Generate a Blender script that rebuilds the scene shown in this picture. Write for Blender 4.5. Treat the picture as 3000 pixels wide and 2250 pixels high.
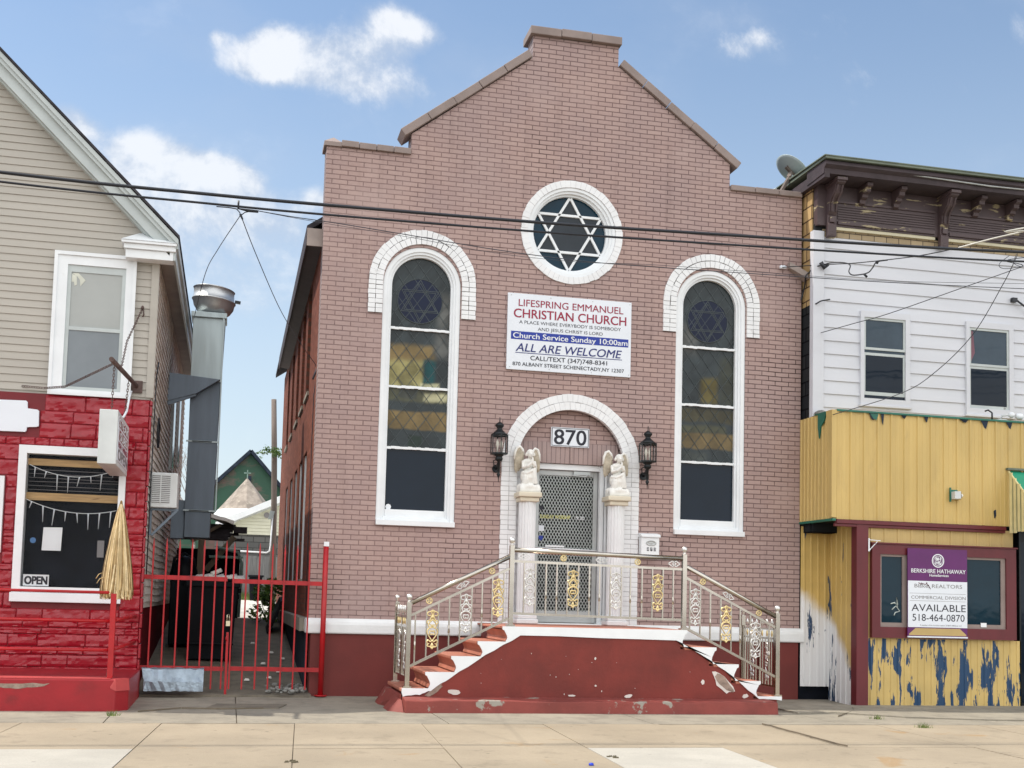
import bpy, bmesh, math, random
from math import sin, cos, pi, radians
from mathutils import Vector, Matrix

random.seed(7)
for o in list(bpy.data.objects):
    bpy.data.objects.remove(o)
scene = bpy.context.scene
COL = scene.collection

# ------------------------------------------------------------------ camera
CAM = Vector((-1.026, -15.622, 1.322))
YAW, PIT, ROL = -0.221252564, 0.0759606701, -0.0260465536
FPX, PX, PY = 3440.61, 1455.45, 1495.25          # measured on the 3000 x 2250 photograph
ROT = Matrix.Rotation(YAW, 3, 'Z') @ Matrix.Rotation(PIT, 3, 'X') @ Matrix.Rotation(ROL, 3, 'Y')
cam_data = bpy.data.cameras.new('camera')
cam = bpy.data.objects.new('camera', cam_data)
COL.objects.link(cam)
cam_data.sensor_fit = 'HORIZONTAL'
cam_data.sensor_width = 36.0
cam_data.lens = 36.0 * FPX / 3000.0
cam_data.shift_x = (1500 - PX) / 3000.0
cam_data.shift_y = (PY - 1125) / 3000.0
cam_data.clip_start = 0.1
cam_data.clip_end = 4000
m3 = Matrix((ROT.col[0], ROT.col[2], -ROT.col[1])).transposed()
cam.matrix_world = Matrix.Translation(CAM) @ m3.to_4x4()
scene.camera = cam


def ray(px, py):
    return ROT @ Vector(((px - PX) / FPX, 1.0, -(py - PY) / FPX))


def at(px, py, Y):
    d = ray(px, py)
    return CAM + d * ((Y - CAM.y) / d.y)


# ------------------------------------------------------------------ light
SUN_TO = Vector((-0.55, 0.20, 1.0)).normalized()
SUN_EL = math.asin(SUN_TO.z)
SUN_ROT = math.atan2(SUN_TO.x, SUN_TO.y)
sd = bpy.data.lights.new('sun', 'SUN')
sd.energy = 3.0
sd.angle = radians(0.6)
sd.color = (1.0, 0.93, 0.82)
so = bpy.data.objects.new('sun', sd)
COL.objects.link(so)
so.rotation_euler = SUN_TO.to_track_quat('Z', 'Y').to_euler()
so.location = (-20, 5, 40)

scene.view_settings.view_transform = 'Standard'
scene.view_settings.look = 'None'
scene.view_settings.exposure = 0.55
scene.view_settings.gamma = 1.0
scene.view_settings.use_curve_mapping = False
scene.cycles.max_bounces = 8
scene.cycles.transparent_max_bounces = 12
scene.cycles.use_denoising = True

world = bpy.data.worlds.new('World')
scene.world = world
world.use_nodes = True


class NG:
    """small helper to write node graphs"""
    def __init__(s, nt):
        s.nt = nt

    def n(s, t, **kw):
        nd = s.nt.nodes.new(t)
        for k, v in kw.items():
            if k[0] == '_':
                setattr(nd, k[1:], v)
            else:
                nd.inputs[k.replace('__', ' ')].default_value = v
        return nd

    def l(s, a, b):
        s.nt.links.new(a, b)

    def put(s, sock, v):
        if isinstance(v, bpy.types.NodeSocket):
            s.l(v, sock)
        else:
            sock.default_value = v

    def math(s, op, a, b=0.0, c=0.0):
        nd = s.nt.nodes.new('ShaderNodeMath')
        nd.operation = op
        s.put(nd.inputs[0], a)
        s.put(nd.inputs[1], b)
        if op in ('MULTIPLY_ADD', 'SMOOTH_MIN', 'SMOOTH_MAX'):
            s.put(nd.inputs[2], c)
        return nd.outputs[0]

    def mix(s, f, a, b, blend='MIX'):
        nd = s.nt.nodes.new('ShaderNodeMix')
        nd.data_type = 'RGBA'
        nd.blend_type = blend
        s.put(nd.inputs[0], f)
        s.put(nd.inputs[6], a)
        s.put(nd.inputs[7], b)
        return nd.outputs[2]

    def ramp(s, v, a, b, smooth=True, lo=0.0, hi=1.0):
        nd = s.nt.nodes.new('ShaderNodeMapRange')
        nd.interpolation_type = 'SMOOTHSTEP' if smooth else 'LINEAR'
        s.put(nd.inputs[0], v)
        nd.inputs[1].default_value = a
        nd.inputs[2].default_value = b
        nd.inputs[3].default_value = lo
        nd.inputs[4].default_value = hi
        return nd.outputs[0]

    def noise(s, vec, scale, detail=4.0, rough=0.55, dist=0.0):
        nd = s.nt.nodes.new('ShaderNodeTexNoise')
        if vec is not None:
            s.l(vec, nd.inputs['Vector'])
        nd.inputs['Scale'].default_value = scale
        nd.inputs['Detail'].default_value = detail
        nd.inputs['Roughness'].default_value = rough
        nd.inputs['Distortion'].default_value = dist
        return nd.outputs[0]

    def mapping(s, vec, scale=(1, 1, 1), loc=(0, 0, 0), rot=(0, 0, 0)):
        nd = s.nt.nodes.new('ShaderNodeMapping')
        s.l(vec, nd.inputs[0])
        nd.inputs[1].default_value = loc
        nd.inputs[2].default_value = rot
        nd.inputs[3].default_value = scale
        return nd.outputs[0]

    def sep(s, vec):
        nd = s.nt.nodes.new('ShaderNodeSeparateXYZ')
        s.l(vec, nd.inputs[0])
        return nd.outputs

    def comb(s, x, y, z=0.0):
        nd = s.nt.nodes.new('ShaderNodeCombineXYZ')
        s.put(nd.inputs[0], x)
        s.put(nd.inputs[1], y)
        s.put(nd.inputs[2], z)
        return nd.outputs[0]


SKY_STRENGTH = 0.105
CLOUD = 6.6            # cloud radiance in the sky texture's units (before the background strength)
FRONT_FILL = 11.8            # unseen bright cloud behind the camera, added to fill the shaded fronts


def make_world():
    nt = world.node_tree
    nt.nodes.clear()
    g = NG(nt)
    out = g.n('ShaderNodeOutputWorld')
    bg = g.n('ShaderNodeBackground', Strength=SKY_STRENGTH)
    sky = g.n('ShaderNodeTexSky')
    sky.sky_type = 'NISHITA'
    sky.sun_disc = False
    sky.sun_elevation = SUN_EL
    sky.sun_rotation = SUN_ROT
    sky.air_density = 1.25
    sky.dust_density = 0.5
    sky.ozone_density = 2.0
    tc = g.n('ShaderNodeTexCoord')
    d = tc.outputs['Generated']
    x, y, z = g.sep(d)
    yy = g.math('MAXIMUM', y, 0.12)
    u = g.math('DIVIDE', x, yy)
    v = g.math('DIVIDE', z, yy)
    uv = g.comb(u, v, 0.0)
    n1 = g.noise(uv, 10.0, 10.0, 0.66, 0.2)
    n1b = g.noise(g.mapping(uv, (1, 1, 1), (0.012, -0.022, 0)), 10.0, 6.0, 0.6, 0.2)
    n2 = g.noise(g.mapping(uv, (1, 1.5, 1), (3.1, 1.7, 0.4)), 4.5, 5.0, 0.55)
    # cumulus banks of this sky: centre (photo pixels, display width 2212), half sizes, weight
    blobs = [(560, 130, 90, 52, 1.0), (660, 120, 90, 48, .95), (600, 85, 40, 35, .7), (790, 100, 110, 58, 1.0), (850, 45, 75, 42, 0.9), (910, 80, 60, 40, .7), (840, 190, 110, 55, 0.6),
             (660, 165, 160, 40, 0.6),
             (300, 330, 70, 45, 1.2), (360, 360, 90, 50, 1.15), (460, 380, 80, 42, 1.15), (510, 390, 45, 40, 1.0), (330, 440, 220, 70, 0.95),
             (150, 255, 45, 35, 0.9), (180, 290, 40, 30, .7), (640, 470, 120, 60, 0.6), (600, 640, 190, 130, 0.42), (420, 560, 130, 120, 0.42),
             (1590, 105, 75, 38, 0.75), (1640, 85, 50, 28, 0.6), (470, 80, 24, 20, 0.5), (690, 430, 35, 26, 0.85), (2200, 60, 40, 50, .5)]
    K = 3000 / 2212
    tot = None
    for (bx, by, a, b, wgt) in blobs:
        d0 = ray(bx * K, by * K)
        u0, v0 = d0.x / d0.y, d0.z / d0.y
        ka, kb = a * K / FPX, b * K / FPX
        du = g.math('DIVIDE', g.math('SUBTRACT', u, u0), ka)
        dv = g.math('DIVIDE', g.math('SUBTRACT', v, v0), kb)
        r2 = g.math('ADD', g.math('MULTIPLY', du, du), g.math('MULTIPLY', dv, dv))
        f = g.math('MULTIPLY', g.math('EXPONENT', g.math('MULTIPLY', r2, -1.0)), wgt)
        tot = f if tot is None else g.math('ADD', tot, f)
    dens = g.math('ADD', tot, g.math('MULTIPLY', g.math('SUBTRACT', n1, 0.5), 2.0))
    mask = g.math('MULTIPLY', g.ramp(dens, 0.16, 1.1), 0.9)
    wisp = g.math('MULTIPLY', g.ramp(n2, 0.45, 0.8), 0.30)
    mask = g.math('MAXIMUM', mask, wisp)
    lum = g.ramp(g.math('ADD', g.math('MULTIPLY', g.math('SUBTRACT', n1, n1b), 3.2), g.math('MULTIPLY', dens, 0.42)), 0.0, 0.85)
    ccol = g.mix(lum, (0.50 * CLOUD, 0.60 * CLOUD, 0.77 * CLOUD, 1), (0.97 * CLOUD, 0.99 * CLOUD, 1.03 * CLOUD, 1))
    mask = g.math('MULTIPLY', mask, g.ramp(y, 0.12, 0.3))
    c1 = g.mix(mask, sky.outputs[0], ccol)
    # low haze towards the horizon
    haze = g.ramp(z, 0.5, 0.02, True, 0.05, 0.62)
    c1 = g.mix(haze, c1, (0.74 * CLOUD, 0.83 * CLOUD, 0.92 * CLOUD, 1))
    # added cloud cover out of view on the street side, fill light for the fronts
    n3 = g.noise(d, 2.6, 5.0, 0.6)
    fm = g.math('MULTIPLY', g.ramp(y, 0.1, -0.35), g.ramp(n3, 0.28, 0.5, True, 0.35, 1.0))
    c2 = g.mix(fm, c1, (FRONT_FILL, FRONT_FILL * 1.0, FRONT_FILL * 1.0, 1))
    g.l(c2, bg.inputs[0])
    g.l(bg.outputs[0], out.inputs[0])


make_world()


# ------------------------------------------------------------------ materials
def S(r, g, b, k=1.0):
    def f(c):
        c /= 255.0
        return (c / 12.92 if c <= 0.04045 else ((c + 0.055) / 1.055) ** 2.4) * k
    return (f(r), f(g), f(b), 1.0)


def sc(c, k):
    return (c[0] * k, c[1] * k, c[2] * k, 1.0)


def base_mat(name):
    m = bpy.data.materials.new(name)
    m.use_nodes = True
    nt = m.node_tree
    nt.nodes.clear()
    g = NG(nt)
    out = g.n('ShaderNodeOutputMaterial')
    b = g.n('ShaderNodeBsdfPrincipled')
    g.l(b.outputs[0], out.inputs[0])
    tc = g.n('ShaderNodeTexCoord')
    return m, g, b, tc.outputs['Object']


def bump(g, b, h, strength=0.3, dist=0.01):
    bp = g.n('ShaderNodeBump')
    bp.inputs['Strength'].default_value = strength
    bp.inputs['Distance'].default_value = dist
    g.l(h, bp.inputs['Height'])
    g.l(bp.outputs[0], b.inputs['Normal'])


def paint(name, col, rough=0.55, metal=0.0, var=0.14, vs=2.5, bs=60.0, bst=0.12, bd=0.004, dirt=None, dirt_at=(0.58, 0.75), ds=3.0, stretch=(1, 1, 1), coat=0.0):
    """an ordinary surface: base colour with mottling, optional dirt/chips, fine bump"""
    m, g, b, oc = base_mat(name)
    v = g.mapping(oc, stretch)
    n1 = g.noise(v, vs, 5.0, 0.6)
    c = g.mix(g.ramp(n1, 0.3, 0.7), sc(col, 1 - var), sc(col, 1 + var))
    if dirt is not None:
        n2 = g.noise(v, ds, 8.0, 0.65)
        c = g.mix(g.ramp(n2, dirt_at[0], dirt_at[1]), c, dirt)
    g.l(c, b.inputs['Base Color'])
    b.inputs['Roughness'].default_value = rough
    b.inputs['Metallic'].default_value = metal
    if coat:
        b.inputs['Coat Weight'].default_value = coat
        b.inputs['Coat Roughness'].default_value = 0.15
    if bst > 0:
        bump(g, b, g.noise(oc, bs, 4.0, 0.6), bst, bd)
    return m


def brick_mat(name, axes, c1, c2, mortar, bw=0.2134, bh=0.0667, ms=0.0055, cover=None, cover_t=(0.45, 0.62), rough=0.75, patch=None, shift=(0, 0)):
    """running-bond brick in real dimensions; cover = paint colour that fills some joints"""
    m, g, b, oc = base_mat(name)
    x, y, z = g.sep(oc)
    u = {'x': x, 'y': y, 'z': z}
    wob = g.math('MULTIPLY', g.math('SUBTRACT', g.noise(oc, 1.3, 3.0), 0.5), 0.022)
    vec = g.comb(g.math('ADD', g.math('ADD', u[axes[0]], wob), shift[0]), g.math('ADD', g.math('ADD', u[axes[1]], wob), shift[1]), 0.0)
    br = g.n('ShaderNodeTexBrick')
    g.l(vec, br.inputs['Vector'])
    br.offset = 0.5
    br.inputs['Color1'].default_value = c1
    br.inputs['Color2'].default_value = c2
    br.inputs['Mortar'].default_value = mortar
    br.inputs['Scale'].default_value = 1.0
    br.inputs['Brick Width'].default_value = bw
    br.inputs['Row Height'].default_value = bh
    br.inputs['Mortar Size'].default_value = ms
    br.inputs['Mortar Smooth'].default_value = 0.1
    br.inputs['Bias'].default_value = 0.0
    col = br.outputs['Color']
    fac = br.outputs['Fac']
    vec2 = g.comb(u[axes[0]], u[axes[1]], 0.0)
    big = g.noise(vec2, 0.9, 4.0, 0.6)
    if cover is not None:
        fill = g.noise(vec2, 0.75, 3.0, 0.55)
        # paint fills many joints: strength of the dark joint falls with the patchy cover
        jn = g.noise(g.mapping(vec2, (5.0, 15.0, 1.0)), 1.0, 3.0, 0.6)
        fl = g.ramp(g.math('ADD', fill, g.math('MULTIPLY', g.math('SUBTRACT', jn, 0.5), 0.5)), cover_t[0], cover_t[1], True, 0.15, 1.0)
        fl = g.math('MULTIPLY', fl, g.ramp(g.math('ADD', u[axes[0]], g.math('MULTIPLY', fill, 3.0)), 1.6, -0.6, True, 0.78, 1.0))
        jf = g.math('MULTIPLY', fac, fl)
        col = g.mix(jf, col, cover)
    col = g.mix(g.ramp(big, 0.3, 0.7), col, g.mix(1.0, col, (1.10, 1.07, 1.03, 1), 'MULTIPLY'))
    streak = g.noise(g.mapping(vec2, (6.0, 0.45, 1.0)), 1.0, 5.0, 0.6)
    col = g.mix(g.ramp(streak, 0.52, 0.75, True, 0.0, 0.8), col, g.mix(1.0, col, (0.84, 0.83, 0.83, 1), 'MULTIPLY'))
    fine = g.noise(oc, 30.0, 4.0, 0.6)
    col = g.mix(g.ramp(fine, 0.35, 0.75), g.mix(1.0, col, (0.93, 0.92, 0.92, 1), 'MULTIPLY'), col)
    if patch is not None:
        pn = g.noise(vec2, patch[1], 6.0, 0.62)
        col = g.mix(g.ramp(pn, patch[2], patch[3]), col, patch[0])
    g.l(col, b.inputs['Base Color'])
    b.inputs['Roughness'].default_value = rough
    h = g.math('ADD', g.math('SUBTRACT', 1.0, fac), g.math('MULTIPLY', fine, 0.22))
    bump(g, b, h, 0.7, 0.006)
    return m


def glass_mat(name, col, rough=0.06, spec=0.22, var=0.25):
    m, g, b, oc = base_mat(name)
    n1 = g.noise(oc, 2.2, 4.0, 0.6)
    g.l(g.mix(n1, sc(col, 1 - var), sc(col, 1 + var)), b.inputs['Base Color'])
    b.inputs['Roughness'].default_value = rough
    b.inputs['Specular IOR Level'].default_value = spec
    bump(g, b, g.noise(oc, 3.5, 2.0), 0.08, 0.02)
    return m


def clear_glass(name, tint=(1, 1, 1, 1), refl=0.09):
    m = bpy.data.materials.new(name)
    m.use_nodes = True
    nt = m.node_tree
    nt.nodes.clear()
    g = NG(nt)
    out = g.n('ShaderNodeOutputMaterial')
    t = g.n('ShaderNodeBsdfTransparent', Color=tint)
    gl = g.n('ShaderNodeBsdfGlossy', Roughness=0.03)
    fr = g.n('ShaderNodeFresnel', IOR=1.2)
    mx = g.n('ShaderNodeMixShader')
    g.l(fr.outputs[0], mx.inputs[0])
    g.l(t.outputs[0], mx.inputs[1])
    g.l(gl.outputs[0], mx.inputs[2])
    g.l(mx.outputs[0], out.inputs[0])
    return m


def leaf_mat(name, c1, c2):
    m, g, b, oc = base_mat(name)
    n1 = g.noise(oc, 6.0, 3.0)
    g.l(g.mix(g.ramp(n1, 0.35, 0.65), c1, c2), b.inputs['Base Color'])
    b.inputs['Roughness'].default_value = 0.55
    return m


def peel_mat(name, top, under, stretch, scale, t0, t1, third=None, third_axis=None, rough=0.55, fade=None):
    """paint peeling in ragged, stretched flakes to the coat below"""
    m, g, b, oc = base_mat(name)
    v = g.mapping(oc, stretch)
    n = g.noise(v, scale, 9.0, 0.62, 0.2)
    n0 = g.noise(oc, 2.0, 4.0)
    base = g.mix(g.ramp(n0, 0.3, 0.7), sc(top, 0.9), sc(top, 1.08))
    if third is not None:       # second paint colour over part of the panel, with a soft sprayed edge
        x, y, z = g.sep(oc)
        e = g.math('ADD', g.math('MULTIPLY_ADD', x, third_axis[0], third_axis[3]), g.math('ADD', g.math('MULTIPLY', z, third_axis[2]), g.math('MULTIPLY', y, third_axis[1])))
        e = g.math('ADD', e, g.math('MULTIPLY', g.math('SUBTRACT', g.noise(oc, 2.5, 5.0), 0.5), 0.35))
        base = g.mix(g.ramp(e, -0.14, 0.14), base, third)
    if fade is not None:        # flakes are denser low down, where the boards get wet
        x, y, z = g.sep(oc)
        n = g.math('ADD', n, g.ramp(z, fade[0], fade[1], True, fade[2], 0.0))
    f = g.ramp(n, t0, t1, False)
    g.l(g.mix(f, base, under), b.inputs['Base Color'])
    b.inputs['Roughness'].default_value = rough
    h = g.math('ADD', g.math('MULTIPLY', g.math('SUBTRACT', 1.0, f), 0.6), g.math('MULTIPLY', g.noise(oc, 60.0), 0.25))
    bump(g, b, h, 0.35, 0.004)
    return m


MAUVE = S(176, 148, 143)
M = {}
M['brick'] = brick_mat('mauve_painted_brick', 'xz', S(168, 146, 143), S(176, 154, 150), S(44, 32, 33), ms=0.0064, cover=S(134, 114, 112), cover_t=(0.20, 0.46), patch=(S(186, 165, 160), 0.55, 0.5, 0.85))
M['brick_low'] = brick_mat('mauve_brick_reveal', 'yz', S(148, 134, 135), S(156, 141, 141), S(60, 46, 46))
M['soldier'] = brick_mat('mauve_soldier_brick', 'xz', S(160, 141, 139), S(164, 145, 142), S(108, 93, 94), bw=0.0667, bh=0.4, ms=0.004)
M['sidebrick'] = brick_mat('old_red_side_brick', 'yz', S(156, 96, 80, 0.72), S(132, 78, 64, 0.72), S(120, 92, 80, 0.7), ms=0.006, rough=0.85, patch=(S(172, 118, 98, 0.8), 1.6, 0.55, 0.8))
M['coping'] = paint('grey_stone_coping', S(144, 130, 125), 0.8, var=0.12, bs=30, bst=0.3, dirt=S(120, 108, 100), ds=2.5)
M['whitebrick'] = paint('white_painted_brick', S(232, 234, 236), 0.55, var=0.05, bs=35, bst=0.25, dirt=S(200, 200, 200), ds=6)
M['joint'] = paint('dark_open_joint', S(56, 50, 50), 0.9, bst=0)
M['joint_pale'] = paint('grey_painted_joint', S(176, 176, 178), 0.8, bst=0)
M['white'] = paint('white_gloss_trim', S(231, 235, 238), 0.4, var=0.04, bs=25, bst=0.12, dirt=S(196, 194, 186), dirt_at=(0.66, 0.85))
M['cream'] = paint('cream_arch_trim', S(222, 219, 206), 0.45, var=0.06, bs=25, bst=0.1)
M['band'] = paint('white_band_stone', S(230, 233, 234), 0.55, var=0.05, bs=14, bst=0.4, bd=0.012)
M['plinth'] = paint('oxide_red_render', S(110, 42, 38), 0.65, var=0.12, vs=1.4, bs=45, bst=0.3, bd=0.006, dirt=S(140, 96, 84), dirt_at=(0.62, 0.9), ds=1.6)
M['stoopred'] = paint('brick_red_stoop_paint', S(116, 40, 32), 0.6, var=0.22, vs=1.5, bs=25, bst=0.25, bd=0.008, dirt=S(206, 196, 188), dirt_at=(0.735, 0.75), ds=5.5)
M['curbred'] = paint('worn_red_curb_paint', S(128, 58, 51), 0.7, var=0.18, vs=2.0, bs=25, bst=0.35, bd=0.01, dirt=S(150, 144, 134), dirt_at=(0.60, 0.64), ds=3.2)
M['tread'] = paint('terracotta_tread', S(192, 124, 102, 0.82), 0.55, var=0.16, vs=2.5, bs=40, bst=0.2, dirt=S(120, 76, 64, 0.7), dirt_at=(0.6, 0.85))
M['patch'] = paint('bare_render_patch', S(150, 132, 120), 0.9, var=0.3, vs=9, bs=30, bst=0.6, bd=0.015)
M['patchrim'] = paint('pale_chipped_rim', S(214, 208, 202), 0.8, var=0.1)
M['steel'] = paint('polished_steel_tube', (0.50, 0.465, 0.41, 1), 0.18, 1.0, var=0.1, bst=0)
M['silver'] = paint('cast_silver_scroll', (0.72, 0.71, 0.69, 1), 0.3, 0.85, var=0.1, bst=0)
M['gold'] = paint('cast_gold_scroll', (0.76, 0.62, 0.33, 1), 0.28, 0.85, var=0.14, bst=0)
M['alu'] = paint('grey_aluminium_frame', S(178, 182, 182), 0.4, 0.35, var=0.08, bst=0)
M['mesh'] = paint('expanded_metal_mesh', S(176, 182, 180), 0.45, 0.4, var=0.1, bst=0)
M['darkglass'] = glass_mat('dark_window_glass', S(16, 30, 44), 0.05)
M['doorglass'] = glass_mat('dark_door_glass', S(14, 20, 22), 0.08)
M['greypane'] = glass_mat('grey_painted_reflection_glass', S(62, 76, 88), 0.05, var=0.4)  # grey-blue reflection painted in as the base colour
M['tealpane'] = glass_mat('teal_tinted_shop_glass', S(14, 44, 58), 0.06, var=0.4)
M['olive'] = glass_mat('olive_lit_room_glass', S(44, 54, 56), 0.14, var=0.4)  # olive, amber, ochre: daylit room behind the panes, painted as glass colour
M['amber'] = glass_mat('amber_lit_room_glass', S(142, 134, 92), 0.2, var=0.22)
M['ochre'] = glass_mat('ochre_lit_room_glass', S(118, 100, 62), 0.2, var=0.25)
M['teal'] = glass_mat('teal_stained_glass', S(6, 46, 64), 0.12, var=0.55)
M['blueglass'] = glass_mat('deep_blue_stained_glass', S(8, 22, 50), 0.1, var=0.3)
M['greyglass'] = glass_mat('grey_stained_glass', S(46, 53, 60), 0.18, var=0.4)


def leaded_mat(name, xc, bands):
    """diamond quarries of old glass: every pane its own tone, daylit interior painted in as colour bands"""
    m, g, b, oc = base_mat(name)
    x, y, z = g.sep(oc)
    x = g.math('SUBTRACT', x, xc - 3.5)
    wx = g.math('MULTIPLY', g.math('SUBTRACT', g.noise(oc, 3.0, 3.0), 0.5), 0.09)
    wz = g.math('MULTIPLY', g.math('SUBTRACT', g.noise(g.mapping(oc, (1, 1, 1), (7, 3, 1)), 3.0, 3.0), 0.5), 0.09)
    xw, zw = g.math('ADD', x, wx), g.math('ADD', z, wz)
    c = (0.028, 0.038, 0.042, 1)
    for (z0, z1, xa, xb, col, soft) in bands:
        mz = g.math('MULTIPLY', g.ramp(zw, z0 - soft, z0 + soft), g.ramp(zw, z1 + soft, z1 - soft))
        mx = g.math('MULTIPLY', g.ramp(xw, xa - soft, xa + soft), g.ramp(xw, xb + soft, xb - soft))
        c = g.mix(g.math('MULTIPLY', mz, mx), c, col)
    P, SL = 0.205, 1.35
    p1 = g.math('FLOOR', g.math('DIVIDE', g.math('ADD', x, g.math('DIVIDE', z, SL)), P))
    p2 = g.math('FLOOR', g.math('DIVIDE', g.math('SUBTRACT', x, g.math('DIVIDE', z, SL)), P))
    wn = g.n('ShaderNodeTexWhiteNoise')
    g.l(g.comb(p1, p2, 0.0), wn.inputs['Vector'])
    k = g.math('MULTIPLY_ADD', wn.outputs['Value'], 0.55, 0.72)
    cl = g.math('MULTIPLY', k, g.ramp(g.noise(oc, 5.0, 5.0, 0.6), 0.25, 0.75, True, 0.75, 1.2))
    c = g.mix(1.0, c, g.comb(cl, cl, cl), 'MULTIPLY')
    g.l(c, b.inputs['Base Color'])
    b.inputs['Roughness'].default_value = 0.12
    b.inputs['Specular IOR Level'].default_value = 0.25
    nb = g.math('ADD', wn.outputs['Value'], g.noise(oc, 9.0, 3.0))
    bump(g, b, nb, 0.15, 0.01)
    return m


AMB, OCH, OLV, TEA, GRY, PAL = S(138, 132, 88), S(112, 96, 62), S(72, 74, 58), S(20, 74, 78), S(84, 86, 84), S(176, 174, 140)  # band colours paint the lit room seen through the panes
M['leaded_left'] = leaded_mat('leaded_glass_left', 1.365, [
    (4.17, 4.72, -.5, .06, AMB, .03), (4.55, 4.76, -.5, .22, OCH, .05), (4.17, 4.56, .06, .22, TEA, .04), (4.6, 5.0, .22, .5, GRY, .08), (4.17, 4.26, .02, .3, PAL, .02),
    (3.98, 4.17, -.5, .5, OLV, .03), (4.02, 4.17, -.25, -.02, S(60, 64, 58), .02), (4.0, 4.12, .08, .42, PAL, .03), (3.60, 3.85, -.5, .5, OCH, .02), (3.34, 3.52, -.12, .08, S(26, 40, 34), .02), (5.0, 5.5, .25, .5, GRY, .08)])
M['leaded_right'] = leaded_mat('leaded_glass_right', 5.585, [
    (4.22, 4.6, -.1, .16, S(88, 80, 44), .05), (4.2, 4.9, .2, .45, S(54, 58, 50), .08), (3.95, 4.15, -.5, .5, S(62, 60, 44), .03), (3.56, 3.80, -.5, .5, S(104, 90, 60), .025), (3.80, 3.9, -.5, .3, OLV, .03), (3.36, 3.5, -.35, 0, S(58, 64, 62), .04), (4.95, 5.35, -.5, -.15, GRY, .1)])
M['lead'] = paint('lead_came', S(74, 82, 84), 0.5, 0.4, bst=0)
M['black'] = paint('black_iron', S(20, 26, 30), 0.35, 0.3, var=0.2, bst=0)
M['blackmat'] = paint('black_plastic', S(20, 22, 27), 0.5, var=0.25, bst=0.1, dirt=S(44, 46, 52), dirt_at=(0.6, 0.9))
M['bulb'] = paint('white_bulb_glass', S(230, 226, 214), 0.2, bst=0)
M['statue'] = paint('white_cast_stone', S(230, 229, 224), 0.7, var=0.06, vs=8, bs=50, bst=0.25, dirt=S(192, 187, 176), dirt_at=(0.55, 0.85), ds=9)
M['wing'] = paint('weathered_stone_wing', S(176, 166, 148), 0.75, var=0.2, vs=14, bs=60, bst=0.4)
M['capstone'] = paint('cream_capital', S(216, 208, 188), 0.65, var=0.08, bst=0.2)
M['column'] = paint('white_fluted_column', S(226, 228, 230), 0.5, var=0.05, bst=0.08, dirt=S(196, 192, 184), dirt_at=(0.6, 0.9))
M['signwhite'] = paint('white_sign_board', S(224, 230, 238), 0.35, var=0.02, bst=0)
M['signred'] = paint('crimson_lettering', S(150, 22, 58), 0.5, var=0.05, bst=0)
M['signblue'] = paint('royal_blue_print', S(6, 46, 150), 0.4, var=0.05, bst=0)
M['signnavy'] = paint('navy_lettering', S(22, 34, 110), 0.4, var=0.05, bst=0)
M['ink'] = paint('black_lettering', S(22, 24, 40), 0.5, var=0.05, bst=0)
M['greyink'] = paint('grey_lettering', S(128, 126, 128), 0.5, var=0.05, bst=0)
M['paper'] = paint('white_paper', S(232, 236, 240), 0.7, var=0.02, bst=0)
M['purple'] = paint('purple_print', S(92, 24, 96), 0.35, var=0.1, bst=0)
M['yellowink'] = paint('pale_yellow_letters', S(206, 206, 130), 0.5, bst=0)
# left house
M['siding'] = paint('beige_vinyl_siding', S(176, 171, 162), 0.5, var=0.05, vs=1.2, bs=10, bst=0.08, stretch=(0.3, 0.3, 2.5), dirt=S(168, 160, 148), dirt_at=(0.6, 0.9), ds=1.0)
M['sidingside'] = paint('dirty_grey_siding', S(212, 206, 198), 0.6, var=0.12, vs=1.5, bs=20, bst=0.2, dirt=S(150, 140, 132), dirt_at=(0.6, 0.85), ds=1.4)
M['rake'] = paint('pale_rake_board', S(186, 194, 194), 0.5, var=0.08, vs=2, bs=18, bst=0.2, stretch=(1, 1, 1), dirt=S(110, 108, 104), dirt_at=(0.68, 0.74), ds=4)
M['soffit'] = paint('taupe_soffit', S(150, 138, 132), 0.7, var=0.15, dirt=S(96, 84, 80), dirt_at=(0.6, 0.85))
M['shingle'] = paint('dark_roof_shingle', S(64, 62, 66), 0.9, var=0.3, vs=6, bs=40, bst=0.5)
M['redstone'] = paint('glossy_red_rockface', S(154, 10, 34), 0.3, var=0.1, vs=1.5, bs=22, bst=0.3, bd=0.008, dirt=S(126, 8, 24), dirt_at=(0.5, 0.8), ds=3, coat=0.3)
M['redjoint'] = paint('red_recess', S(112, 8, 22), 0.5, bst=0.1)
M['redstep'] = paint('red_painted_concrete', S(150, 18, 30), 0.45, var=0.12, bs=24, bst=0.25, bd=0.006, dirt=S(120, 22, 28), dirt_at=(0.55, 0.8), ds=2.2)
M['redtop'] = paint('sunworn_red_tread', S(206, 78, 78, 0.75), 0.5, var=0.12, bs=24, bst=0.25)
M['redpaint'] = paint('red_gate_paint', S(170, 20, 28), 0.35, var=0.14, vs=5, bst=0.1, dirt=S(140, 30, 34), dirt_at=(0.62, 0.85), ds=9)
M['blind'] = paint('grey_window_blind', S(164, 168, 166), 0.35, var=0.06, vs=1.5, bst=0)
M['screen'] = paint('grey_insect_screen', S(122, 130, 136), 0.35, var=0.08, vs=1.5, bst=0)
M['torn'] = paint('torn_white_paper', S(206, 208, 196), 0.7, bst=0)
M['storeglass'] = clear_glass('shop_glass')
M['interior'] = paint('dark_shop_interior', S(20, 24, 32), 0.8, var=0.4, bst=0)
M['wood'] = paint('knotty_pine', S(186, 152, 104), 0.6, var=0.22, vs=5, stretch=(0.6, 1, 6), bst=0.1, dirt=S(120, 86, 50), dirt_at=(0.62, 0.7), ds=4)
M['greytimber'] = paint('weathered_timber', S(118, 108, 92, 0.9), 0.85, var=0.3, vs=6, stretch=(1, 1, 0.2), bst=0.4)
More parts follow.
